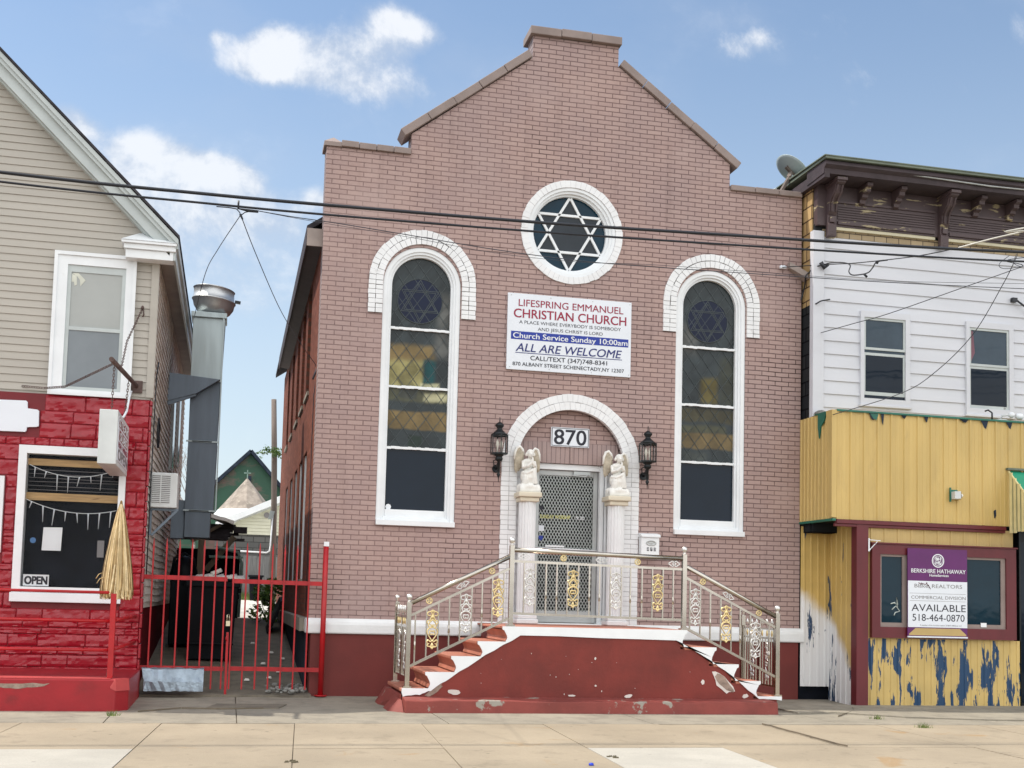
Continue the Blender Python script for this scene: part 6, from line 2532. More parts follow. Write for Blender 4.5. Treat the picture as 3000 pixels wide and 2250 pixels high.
    o.modifiers.new('thick', 'SOLIDIFY').thickness = .01
    tag(o, 'pale folded tarpaulin draped over the lean-to roof', 'tarpaulin')
    # bin by the fence
    t = thing('refuse_bin', (-.2, 24, 1.1), 'small dark bin standing before the grey wooden fence', 'bin')
    mb = MB()
    mb.hexa([(-.36, 24, 1.05), (-.05, 24, 1.05), (-.05, 24.4, 1.05), (-.36, 24.4, 1.05), (-.42, 23.95, 1.85), (.01, 23.95, 1.85), (.01, 24.45, 1.85), (-.42, 24.45, 1.85)])
    mb.build('body', 'blackmat', t, bevel=.02)
    mb = MB()
    mb.box(-.45, .05, 23.9, 24.5, 1.855, 1.93)
    mb.build('lid', 'blackmat', t, bevel=.02)
    mb = MB()
    for k in range(700):
        x, y = rnd.uniform(-1.2, 1.6), rnd.uniform(24.4, 25.1)
        h = rnd.uniform(.1, .35)
        mb.f([(x, y, 1.1), (x + .05, y, 1.1), (x + rnd.uniform(-.1, .1), y + rnd.uniform(-.1, .1), 1.1 + h)])
    tag(mb.build('tall_grass', 'grass', normals=False), kind='stuff')
    # bare tree behind the house
    t = thing('bare_tree', (-2.6, 30, 1.1), 'leafless pale tree showing beside the distant green gable', 'tree')
    mb = MB()

    def br(p, d, L, r, lv):
        q = p + d * L
        mb.tube([p, (p + q) / 2 + Vector((rnd.uniform(-.03, .03), 0, rnd.uniform(-.03, .03))), q], [r, r * .85, r * .7], 4)
        if lv > 0:
            for k in range(rnd.choice([2, 3])):
                nd = (d + Vector((rnd.uniform(-.7, .7), rnd.uniform(-.5, .5), rnd.uniform(-.2, .5)))).normalized()
                br(q, nd, L * rnd.uniform(.6, .8), r * .62, lv - 1)
    br(Vector((-2.5, 30, 1.1)), Vector((.05, 0, 1)), 2.0, .06, 5)
    mb.build('branches', 'bark', t)


background()


# ------------------------------------------------------------------ right building
def right_building():
    t = thing('yellow_shop_building', (9, -.5, 0), 'two storey white clapboard building with a brown cornice over a peeling mustard yellow shopfront', 'building')
    RY, XL, XR = -.3, 7.04, 12.2
    # upper clapboards
    mb = MB()
    z, p = 4.02, .195
    while z < 6.72:
        mb.f([(XL + .15, RY - .02, z), (XR, RY - .02, z), (XR, RY - .001, z + p), (XL + .15, RY - .001, z + p)])
        mb.f([(XL + .15, RY - .02, z), (XR, RY - .02, z), (XR, RY + .002, z), (XL + .15, RY + .002, z)])
        z += p
    mb.build('upper_siding', 'sidingwhite', t, normals=False)
    mb = MB()
    mb.box(XL + .02, XR, RY + .003, 9, 2.4, 6.9)
    mb.box(XL + .02, XR, RY + .05, 9, 6.9, 7.6)
    mb.build('core_wall', 'darkshingle', t)
    mb = MB()
    mb.box(XL - .03, XL + .145, RY - .045, RY - .0, 4.02, 6.79)
    mb.box(XL - .03, XL - .0, RY + .0005, RY + .06, 4.02, 6.79)
    mb.build('corner_trim', 'sidingwhite', t, bevel=0.006)
    # side wall, asphalt shingles
    mb = MB()
    mb.box(XL, XL + .019, RY + .06, 2.5, 5.72, 7.45)
    mb.build('tan_side_shingles', 'tanshingle', t)
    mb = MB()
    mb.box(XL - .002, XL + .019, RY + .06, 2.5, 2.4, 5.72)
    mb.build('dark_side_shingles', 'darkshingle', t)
    # strip of false brick, cream moulding
    mb = MB()
    mb.box(XL + .13, XR, RY - .012, RY + .002, 6.72, 6.83)
    mb.build('false_brick_strip', 'tanbrick', t)
    mb = MB()
    mb.box(XL + .24, 8.98, RY - .05, RY - .0, 6.825, 6.868)
    mb.box(9.17, XR, RY - .05, RY - .0, 6.825, 6.868)
    mb.build('cream_moulding', 'creamtrim', t)
    # cornice
    mb = MB()
    mb.box(XL + .021, XR, RY - .06, RY + .05, 6.87, 7.47)
    mb.build('frieze', 'cornice', t)
    mb = MB()
    for (xa, xb) in ((XL + .34, 8.96), (9.2, 10.98), (11.2, XR)):
        for k in range(6):
            z = 6.985 + .036 * k
            mb.box(xa, xb, RY - .072, RY - .061, z, z + .022)
        mb.box(xa, xb, RY - .085, RY - .061, 6.90, 6.95)
        mb.box(xa, xb, RY - .082, RY - .061, 7.22, 7.25)
    mb.build('frieze_reeding', 'cornice', t)
    mb = MB()
    pr = [(RY - .5, 7.66), (RY - .52, 7.60), (RY - .46, 7.56), (RY - .45, 7.49), (RY - .06, 7.475), (RY + .05, 7.475), (RY + .05, 7.67)]
    mb.prismx([(a, b) for a, b in pr], XL - .09, XR)
    mb.build('cornice_crown', 'cornicedark', t)
    mb = MB()
    mb.box(XL - .08, XL - .001, RY - .46, .35, 7.43, 7.58)
    mb.build('cornice_side_return', 'cornicedark', t)
    mb = MB()
    mb.box(XL - .11, XR, RY - .55, .4, 7.672, 7.705)
    mb.hexa([(XL - .13, RY - .56, 7.706), (XR, RY - .56, 7.706), (XR, 8, 7.9), (XL - .13, 8, 7.9), (XL - .13, RY - .56, 7.72), (XR, RY - .56, 7.72), (XR, 8, 7.93), (XL - .13, 8, 7.93)])
    mb.build('roof_edge', 'roofedge', t)
    mb = MB()
    mb.tube([(XL + .5, RY - .47, 7.61), (8.6, RY - .49, 7.585), (9.6, RY - .485, 7.56), (10.4, RY - .475, 7.575), (XR, RY - .48, 7.58)], .012, 6)
    mb.build('loose_flashing', 'alu', t)

    def bracket(x, big):
        w = .066 if big else .046
        mb = MB()
        if big:
            mb.prismx([(RY - .40, 7.475), (RY - .40, 7.41), (RY - .34, 7.38), (RY - .30, 7.28), (RY - .22, 7.22), (RY - .17, 7.16), (RY - .16, 7.05), (RY - .12, 7.0), (RY - .12, 6.9), (RY - .14, 6.86), (RY - .13, 6.70), (RY - .061, 6.68), (RY - .061, 7.475)], x - w, x + w)
            mb.prismx([(RY - .43, 7.474), (RY - .43, 7.43), (RY - .061, 7.40), (RY - .061, 7.474)], x - w - .015, x + w + .015)
            for s in (-1, 1):
                mb.tube([(x + s * w * .55, RY - .36, 7.38), (x + s * w * .55, RY - .32, 7.30), (x + s * w * .55, RY - .24, 7.225), (x + s * w * .55, RY - .19, 7.15), (x + s * w * .55, RY - .175, 7.05)], .014, 6)
            mb.box(x - w * .6, x + w * .6, RY - .15, RY - .10, 6.90, 6.99)
            for k in range(4):
                mb.box(x - w * .45, x + w * .45, RY - .135, RY - .11, 6.72 + .04 * k, 6.74 + .04 * k)
        else:
            mb.prismx([(RY - .34, 7.475), (RY - .34, 7.43), (RY - .28, 7.41), (RY - .27, 7.36), (RY - .2, 7.34), (RY - .19, 7.30), (RY - .13, 7.28), (RY - .12, 7.23), (RY - .061, 7.21), (RY - .061, 7.475)], x - w, x + w)
        mb.build('bracket', 'cornice', t, bevel=0.004)
    for x in (XL + .22, 9.085, 11.1):
        bracket(x, True)
    for x in (7.75, 8.3, 9.62, 10.2, 10.65, 11.6):
        bracket(x, False)
    # upper windows
    for (x0, x1, z0, z1, op) in ((7.77, 8.57, 4.29, 5.665, True), (9.50, 10.30, 4.25, 5.645, False)):
        mb = MB()
        mb.ring([(x0, z0), (x1, z0), (x1, z1), (x0, z1)], [(x0 + .055, z0 + .09), (x1 - .075, z0 + .09), (x1 - .075, z1 - .09), (x0 + .055, z1 - .09)], RY - .05, RY - .001, True)
        w = mb.build('upper_window', 'creamtrim' if False else 'sidingwhite', t, bevel=0.004)
        a0, a1, c0, c1 = x0 + .056, x1 - .076, z0 + .091, z1 - .091
        zm = (c0 + c1) / 2 + (.12 if op else .03)
        mb = MB()
        mb.ring([(a0, zm), (a1, zm), (a1, c1), (a0, c1)], [(a0 + .03, zm + .035), (a1 - .03, zm + .035), (a1 - .03, c1 - .035), (a0 + .03, c1 - .035)], RY - .035, RY - .0, True)
        zl = zm - .04 if op else zm
        zb = c0 + (.05 if op else 0)
        mb.ring([(a0, zb), (a1, zb), (a1, zl - .001), (a0, zl - .001)], [(a0 + .03, zb + .05), (a1 - .03, zb + .05), (a1 - .03, zl - .04), (a0 + .03, zl - .04)], RY - .025, RY - .0, True)
        mb.build('sash', 'rake', w, bevel=.003)
        mb = MB()
        mb.box(a0, a1, RY - .0215, RY - .0205, c0, zl - .02)
        mb.build('lower_pane', 'darkglass', w)
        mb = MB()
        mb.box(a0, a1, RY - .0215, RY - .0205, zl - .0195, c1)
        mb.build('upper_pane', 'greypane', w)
        mb = MB()
        mb.box(x0 - .02, x1 + .02, RY - .07, RY - .0, z0 - .035, z0 - .001)
        mb.build('sill', 'sidingwhite', w, bevel=.004)
        if not op:
            mb = MB()
            mb.prism([(a0 + .03, zm + .05), (a0 + .10, zm + .2), (a0 + .07, c1 - .05), (a0 + .03, c1 - .05)], RY - .0245, RY - .022)
            mb.build('curtain_edge', 'curtain', w)
    # ribbed fascia box above the shop
    FY = -.96

    def ribbed(mb, xa, xb, y, za, zb, pitch=.207, first=.1, depth=.018, minor=True):
        prof = [(xa, y)]
        x = xa + first
        while x < xb - .04:
            prof += [(x - .022, y), (x - .012, y - depth), (x + .012, y - depth), (x + .022, y)]
            if minor and x + pitch < xb:
                for f in (.36, .66):
                    xm = x + pitch * f
                    prof += [(xm - .008, y), (xm, y - depth * .22), (xm + .008, y)]
            x += pitch
        prof.append((xb, y))
        A = [(p[0], p[1], za) for p in prof]
        B = [(p[0], p[1], zb) for p in prof]
        mb.strip(A, B)
    mb = MB()
    ribbed(mb, 7.0, XR, FY, 2.55, 4.05, first=.06)
    prof = [(FY + .001, 0.0)]
    # left end panel
    yy = FY
    pts = [(7.0, FY)]
    for k in range(9):
        y0 = FY + .09 + .105 * k
        pts += [(7.0, y0 - .018), (6.985, y0 - .01), (6.985, y0 + .01), (7.0, y0 + .018)]
    pts.append((7.0, -.005))
    mb.strip([(a, b, 2.56) for a, b in pts], [(a, b, 4.05) for a, b in pts])
    mb.f([(7.0, FY + .001, 4.03), (XR, FY + .001, 4.03), (XR, RY, 4.06), (7.0, RY, 4.06)])
    mb.build('ribbed_fascia', 'yellow', t, normals=False)
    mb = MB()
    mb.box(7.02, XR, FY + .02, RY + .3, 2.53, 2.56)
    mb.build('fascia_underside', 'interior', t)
    mb = MB()
    mb.box(6.965, 7.04, FY - .026, FY + .0, 2.57, 4.06)
    mb.hexa([(6.975, FY - .025, 2.57), (6.984, FY - .025, 2.57), (6.984, FY + .05, 2.57), (6.975, FY + .05, 2.57), (6.965, FY - .025, 4.06), (6.984, FY - .025, 4.06), (6.984, FY + .14, 4.06), (6.965, FY + .14, 4.06)])
    mb.build('corner_flashing', 'yellow', t)
    mb = MB()
    mb.box(7.04, XR, FY - .03, FY + .05, 4.045, 4.07)
    mb.box(6.98, 7.0, FY + .16, -.45, 4.05, 4.065)
    mb.prismx([(FY + .14, 4.05), (FY + .38, 4.05), (FY + .38, 3.86), (FY + .34, 3.70), (FY + .30, 3.86), (FY + .2, 3.93)], 6.966, 6.984)
    mb.prism([(7.55, 4.04), (7.68, 4.04), (7.65, 3.95), (7.60, 3.97)], FY - .021, FY - .019)
    mb.box(6.975, 7.03, FY - .03, -.02, 2.525, 2.555)
    mb.build('green_edge', 'green', t)
    mb = MB()
    for (x, w, h) in ((7.58, .10, .10), (7.74, .05, .16), (8.07, .09, .05), (8.42, .07, .08), (9.02, .14, .05), (9.35, .12, .12), (9.75, .10, .1)):
        mb.prism([(x - w / 2, 4.045), (x + w / 2, 4.045), (x + w * .2, 4.045 - h), (x - w * .1, 4.045 - h * .8)], FY - .0205, FY - .0185)
        mb.build('paint_chip', 'slate', t)
        mb = MB()
    mb.prism([(9.50, 2.76), (9.525, 2.78), (9.53, 2.70), (9.51, 2.66)], FY - .0205, FY - .0)
    mb.build('paint_chip', 'signnavy' if False else 'slate', t)
    mb = MB()
    mb.box(7.04, 9.68, FY - .035, FY + .03, 2.49, 2.545)
    mb.box(7.02, 9.68, FY - .015, FY + .03, 2.45, 2.489)
    mb.build('maroon_lip', 'maroon', t, bevel=.005)
    # lower wall
    WY = -.93
    mb = MB()
    ribbed(mb, 7.53, 9.83, WY, .93, 2.49, first=.07, depth=.014)
    mb.build('shop_wall', 'yellowplain', t, normals=False)
    mb = MB()
    ribbed(mb, 7.53, 9.95, WY, -.03, .93, first=.07, pitch=.104, depth=.012, minor=False)
    mb.build('peeling_boards', 'yellowpeel', t, normals=False)
    mb = MB()
    mb.box(7.35, 7.53, WY - .05, WY + .1, -.04, 2.50)
    mb.build('maroon_post', 'maroon', t, bevel=.006)
    mb = MB()

    def ribline(p, q, za, zb, n):
        p, q = Vector(p), Vector(q)
        d = (q - p).normalized()
        nrm = Vector((d.y, -d.x)) * -1
        if nrm.y > 0:
            nrm = -nrm
        pts = []
        L = (q - p).length
        for k in range(n):
            c = L * (k + .5) / n
            for (o, h) in ((-.022, 0), (-.012, .012), (.012, .012), (.022, 0)):
                v = p + d * (c + o) + nrm * h
                pts.append((v.x, v.y))
        pts = [tuple(p)] + pts + [tuple(q)]
        mb.strip([(a, b, za) for a, b in pts], [(a, b, zb) for a, b in pts])
    ribline((7.002, -.03), (7.44, -.05), .2, 2.5, 4)
    ribline((7.44, -.05), (7.36, -.90), -.03, 2.5, 5)
    mb.build('angled_side_boards', 'yellowwhite', t, normals=False)
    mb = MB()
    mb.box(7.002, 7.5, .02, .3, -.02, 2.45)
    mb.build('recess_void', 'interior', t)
    # shop window
    mb = MB()
    mb.ring([(7.575, .94), (9.83, .94), (9.83, 2.225), (7.575, 2.225)], [(7.70, 1.09), (9.67, 1.09), (9.67, 2.09), (7.70, 2.09)], WY - .07, WY + .0, True)
    mb.box(7.56, 9.85, WY - .09, WY - .0, 2.226, 2.25)
    sw = mb.build('maroon_shop_window', 'maroon', t, bevel=.006)
    mb = MB()
    mb.ring([(7.70, 1.09), (9.67, 1.09), (9.67, 2.09), (7.70, 2.09)], [(7.73, 1.15), (9.60, 1.15), (9.60, 2.06), (7.73, 2.06)], WY - .045, WY - .016, True)
    mb.box(8.05, 8.12, WY - .046, WY - .016, 1.15, 2.06)
    mb.build('inner_frame', 'coping', sw)
    mb = MB()
    mb.box(7.72, 9.62, WY - .026, WY - .02, 1.14, 2.07)
    mb.build('pane', 'tealpane', sw)
    mb = MB()
    mb.box(9.27, 9.36, WY - .055, WY - .047, 1.115, 1.175)
    mb.build('label', 'paper', sw)
    mb = MB()
    for pts in ([(7.93, 1.42), (7.99, 1.40), (7.97, 1.5), (7.985, 1.36)], [(7.90, 1.33), (7.96, 1.38), (8.02, 1.31), (7.95, 1.29), (7.93, 1.25)], [(7.88, 1.41), (7.95, 1.43)]):
        mb.tube([(a, WY - .029, b) for a, b in pts], .007, 5)
    mb.build('graffiti', 'graffiti', sw)
    # dark entrance at the right edge
    mb = MB()
    mb.box(9.96, XR, WY + .25, WY + .3, -.02, 2.5)
    mb.box(9.93, 9.955, WY - .0, WY + .3, -.02, 2.5)
    mb.build('entrance', 'black', t)
    mb = MB()
    mb.box(10.02, 10.95, WY + .2, WY + .245, .05, 2.35)
    mb.build('glass_door', 'darkglass', t)
    # small bracket on the wall
    mb = MB()
    mb.bar((7.53, WY - .06, 2.12), (7.53, WY - .06, 2.3), .02, .01)
    mb.bar((7.53, WY - .06, 2.28), (7.68, WY - .1, 2.27), .015, .01)
    mb.bar((7.53, WY - .06, 2.13), (7.64, WY - .09, 2.26), .012, .01)
    mb.build('white_hook_bracket', 'paper', t)
    # awning
    mb = MB()
    a = thing('green_awning', (10.3, FY - .3, 2.45), 'green metal door awning with cream ribs at the right edge', 'awning')
    mb = MB()
    for k in range(5):
        x = 9.75 + .32 * k
        mb.hexa([(x, FY - .02, 3.33), (x + .31, FY - .02, 3.33), (x + .31, FY - .0, 3.35), (x, FY - .0, 3.35), (x, FY - .75, 2.62), (x + .31, FY - .75, 2.62), (x + .31, FY - .74, 2.65), (x, FY - .74, 2.65)])
        mb.hexa([(x + .26, FY - .03, 3.345), (x + .31, FY - .03, 3.345), (x + .31, FY - .01, 3.375), (x + .26, FY - .01, 3.375), (x + .26, FY - .76, 2.635), (x + .31, FY - .76, 2.635), (x + .31, FY - .75, 2.665), (x + .26, FY - .75, 2.665)])
    mb.build('roof_sheet', 'awning', a)
    mb = MB()
    mb.box(9.7, 11.4, FY - .05, FY - .0, 3.355, 3.385)
    mb.build('top_rail', 'roofedge', a)
    mb = MB()
    for k in range(9):
        y = FY - .05 - .085 * k
        z = 3.31 - .088 * k
        mb.box(9.72, 9.735, y - .055, y, 2.46 + random.uniform(-.01, .01), z)
    mb.bar((9.728, FY - .02, 3.34), (9.728, FY - .76, 2.62), .02, .02)
    mb.build('side_rib', 'awningstripe', a)
    mb = MB()
    mb.box(9.736, 9.742, FY - .78, FY - .02, 2.48, 2.52)
    mb.f([(9.745, FY - .02, 2.5), (9.745, FY - .02, 3.3), (9.745, FY - .75, 2.6), (9.745, FY - .75, 2.5)])
    mb.build('side_sheet', 'green', a)


right_building()


def right_things():
    # estate agent's board
    x0, x1, z0, z1 = 8.095, 9.02, .955, 2.185
    W, H = x1 - x0, z1 - z0
    y = -1.035
    t = thing('estate_agent_board', ((x0 + x1) / 2, y, z0), 'purple and white AVAILABLE board in front of the maroon shop window', 'sign')
    mb = MB()
    mb.box(x0, x1, y, y + .012, z0 + .02, z1)
    mb.build('purple_board', 'purple', t)
    mb = MB()
    mb.box(x0 + .003, x1 - .002, y - .004, y - .0005, z1 - .885 * H, z1 - .365 * H)
    mb.build('white_panel', 'signwhite', t)
    mb = MB()
    mb.prism([(x0 + .02, z1 - .96 * H), (x0 + .12, z1 - .895 * H), (x1 - .12, z1 - .895 * H), (x1 - .02, z1 - .96 * H), (x1 - .02, z1 - .975 * H), (x0 + .02, z1 - .975 * H)], y - .003, y - .0005)
    mb.build('tan_panel', 'yellowplain', t)
    mb = MB()
    mb.box(x0, x1, y - .012, y + .012, z0, z0 + .019)
    mb.build('white_lip', 'signwhite', t)

    def ln(body, u0, u1, v0, v1, mat, bold=0.0):
        return text(body, x0 + u0 * W, x0 + u1 * W, z1 - v1 * H, (v1 - v0) * H, y - .006, mat, t, bold=bold)
    cx, cz, r = x0 + .505 * W, z1 - .133 * H, .095
    mb = MB()
    mb.ring(circle(cx, cz, r, 36), circle(cx, cz, r - .014, 36), y - .006, y - .001, True)
    mb.ring(circle(cx, cz, r - .026, 36), circle(cx, cz, r - .032, 36), y - .006, y - .001, True)
    mb.build('round_emblem', 'paper', t)
    text('BH', cx - .038, cx + .038, cz + .003, .042, y - .006, 'paper', t, bold=.05)
    text('HS', cx - .038, cx + .038, cz - .05, .042, y - .006, 'paper', t, bold=.05)
    ln('BERKSHIRE HATHAWAY', .055, .97, .229, .273, 'paper', .012)
    ln('HomeServices', .36, .68, .285, .312, 'paper', .02)
    ln('Blake, REALTORS', .11, .91, .40, .44, 'greyink')
    for v in (.503, .587):
        mb = MB()
        mb.box(x0 + .03 * W, x1 - .03 * W, y - .0055, y - .0042, z1 - (v + .003) * H, z1 - v * H)
        mb.build('rule', 'greyink', t)
    ln('COMMERCIAL DIVISION', .055, .97, .532, .567, 'greyink')
    ln('AVAILABLE', .06, .97, .627, .704, 'ink')
    ln('518-464-0870', .075, .95, .737, .813, 'ink')
    ln('A member of the franchise system of BHH Affiliates, LLC', .2, .9, .852, .868, 'greyink')
    mb = MB()
    rnd = random.Random(5)
    pts = [(x0 + (.17 + .22 * k / 9 + rnd.uniform(-.03, .03)) * W, y - .008, z1 - (.37 + .06 * k / 9 + rnd.uniform(-.03, .03)) * H) for k in range(10)]
    mb.tube(pts, .004, 4)
    mb.build('scrawl', 'scrawl', t)
    # lamp box
    t = thing('wall_lamp', (8.86, -.98, 2.9), 'small white box lamp on the mustard ribbed fascia', 'lamp')
    mb = MB()
    mb.box(8.78, 8.80, -1.0, -.982, 2.86, 3.06)
    mb.box(8.80, 8.9, -1.0, -.982, 3.0, 3.03)
    mb.build('backplate', 'green', t)
    mb = MB()
    mb.hexa([(8.79, -1.10, 2.895), (8.865, -1.13, 2.895), (8.95, -.99, 2.895), (8.8, -.99, 2.895), (8.79, -1.10, 3.0), (8.865, -1.13, 3.0), (8.95, -.99, 3.0), (8.8, -.99, 3.0)])
    mb.build('housing', 'acwhite', t, bevel=.004)
    mb = MB()
    mb.hexa([(8.871, -1.128, 2.905), (8.95, -1.0, 2.905), (8.945, -.99, 2.905), (8.868, -1.12, 2.905), (8.871, -1.128, 2.99), (8.95, -1.0, 2.99), (8.945, -.99, 2.99), (8.868, -1.12, 2.99)])
    ln2 = mb.build('lens', 'blackmat', t)
    mb = MB()
    mb.ell((8.915, -1.07, 2.945), (.022, .022, .026), n=10, m=6)
    mb.build('bulb', 'bulb', ln2)
    # flood lights on the fascia top
    t = thing('flood_light', (9.75, -.8, 4.07), 'white twin flood lamp on the fascia below the right upper window', 'lamp')
    mb = MB()
    mb.box(9.66, 9.8, -.86, -.76, 4.071, 4.11)
    mb.tube([(9.73, -.81, 4.11), (9.74, -.84, 4.16), (9.84, -.88, 4.17)], .014, 6)
    mb.build('base', 'acwhite', t)
    mb = MB()
    mb.ell((9.86, -.88, 4.17), (.045, .045, .045), n=12, m=8)
    mb.build('lamp', 'paper', t)
    mb = MB()
    mb.lathe([(.03, 0), (.045, .03), (.048, .09), (.03, .11)], (9.93, -.88, 4.155), 12, axis='x')
    mb.build('lamp', 'paper', t)
    mb = MB()
    mb.tube([(9.6, -.8, 4.07), (9.6, -.8, 4.2), (9.55, -.78, 4.24), (9.5, -.78, 4.22)], .012, 6)
    mb.build('cable_stub', 'cable', t)
    # stone on the fascia
    mb = MB()
    mb.ell((7.09, -.42, 4.095), (.085, .09, .045), n=12, m=8)
    for v in mb.bm.verts:
        v.co += Vector((random.uniform(-.008, .008), random.uniform(-.008, .008), random.uniform(-.006, .006)))
    tag(mb.build('stone', 'rubble'), 'grey stone lying on the mustard fascia beside the church wall', 'stone')
    # satellite dish
    t = thing('satellite_dish', (6.78, .25, 7.46), 'grey satellite dish on a strut above the right church parapet', 'satellite dish')
    c = Vector((7.0, .35, 7.92))
    nrm = Vector((.62, .08, .78)).normalized()
    a1 = nrm.cross(Vector((0, 0, 1))).normalized()
    a2 = a1.cross(nrm).normalized()
    mb = MB()
    rings = []
    for j in range(7):
        f = j / 6
        rings.append([mb.bm.verts.new(c + a1 * (.27 * f * cos(2 * pi * k / 28)) + a2 * (.28 * f * sin(2 * pi * k / 28)) + nrm * (.035 * f * f)) for k in range(28)] if j else [mb.bm.verts.new(c)])
    for k in range(28):
        q = mb.bm.faces.new((rings[0][0], rings[1][k], rings[1][(k + 1) % 28]))
        q.smooth = True
    for A, B in zip(rings[1:], rings[2:]):
        for k in range(28):
            q = mb.bm.faces.new((A[k], B[k], B[(k + 1) % 28], A[(k + 1) % 28]))
            q.smooth = True
    o = mb.build('reflector', 'dish', t)
    o.modifiers.new('thick', 'SOLIDIFY').thickness = .008
    mb = MB()
    mb.bar((6.73, .22, 7.45), (6.93, .28, 7.78), .045, .045)
    mb.bar((6.93, .28, 7.78), (6.99, .33, 7.88), .06, .05)
    mb.bar(c - nrm * .02 - a2 * .1, c - nrm * .02 + a2 * .1, .05, .04)
    mb.build('strut', 'pole', t)
    mb = MB()
    mb.tube([(6.97, .3, 7.82), (7.02, .22, 7.76), (7.12, .2, 7.78), (7.19, .2, 7.80)], .02, 8)
    mb.tube([(6.62, .2, 7.46), (6.64, .18, 7.53), (6.68, .2, 7.55)], .02, 6)
    mb.build('arm', 'dish', t)
    # electrical weatherhead on the church corner
    t = thing('service_bracket', (6.9, -.1, 6.3), 'insulator and sloping hood of the service bracket at the right church corner', 'bracket')
    p = at(2320, 795, -.08)
    mb = MB()
    mb.hexa([p + Vector((-.03, 0, .05)), p + Vector((.22, -.1, -.12)), p + Vector((.22, .08, -.12)), p + Vector((-.03, .08, .05)), p + Vector((-.03, 0, .14)), p + Vector((.2, -.1, -.02)), p + Vector((.2, .08, -.02)), p + Vector((-.03, .08, .14))])
    mb.build('hood', 'soffit', t)
    mb = MB()
    q = at(2285, 782, -.05)
    mb.lathe([(.02, 0), (.03, .02), (.02, .04), (.03, .06), (.02, .1)], q, 10, axis='x')
    mb.build('insulator', 'signwhite', t)


right_things()


# ------------------------------------------------------------------ overhead lines
def smooth_path(P, m=10):
    out = []
    n = len(P)
    for j in range(n - 1):
        p0, p1, p2, p3 = P[max(j - 1, 0)], P[j], P[j + 1], P[min(j + 2, n - 1)]
        for i in range(m):
            t = i / m
            out.append(0.5 * ((2 * p1) + (p2 - p0) * t + (2 * p0 - 5 * p1 + 4 * p2 - p3) * t * t + (3 * p1 - p0 - 3 * p2 + p3) * t ** 3))
    out.append(P[-1])
    return out


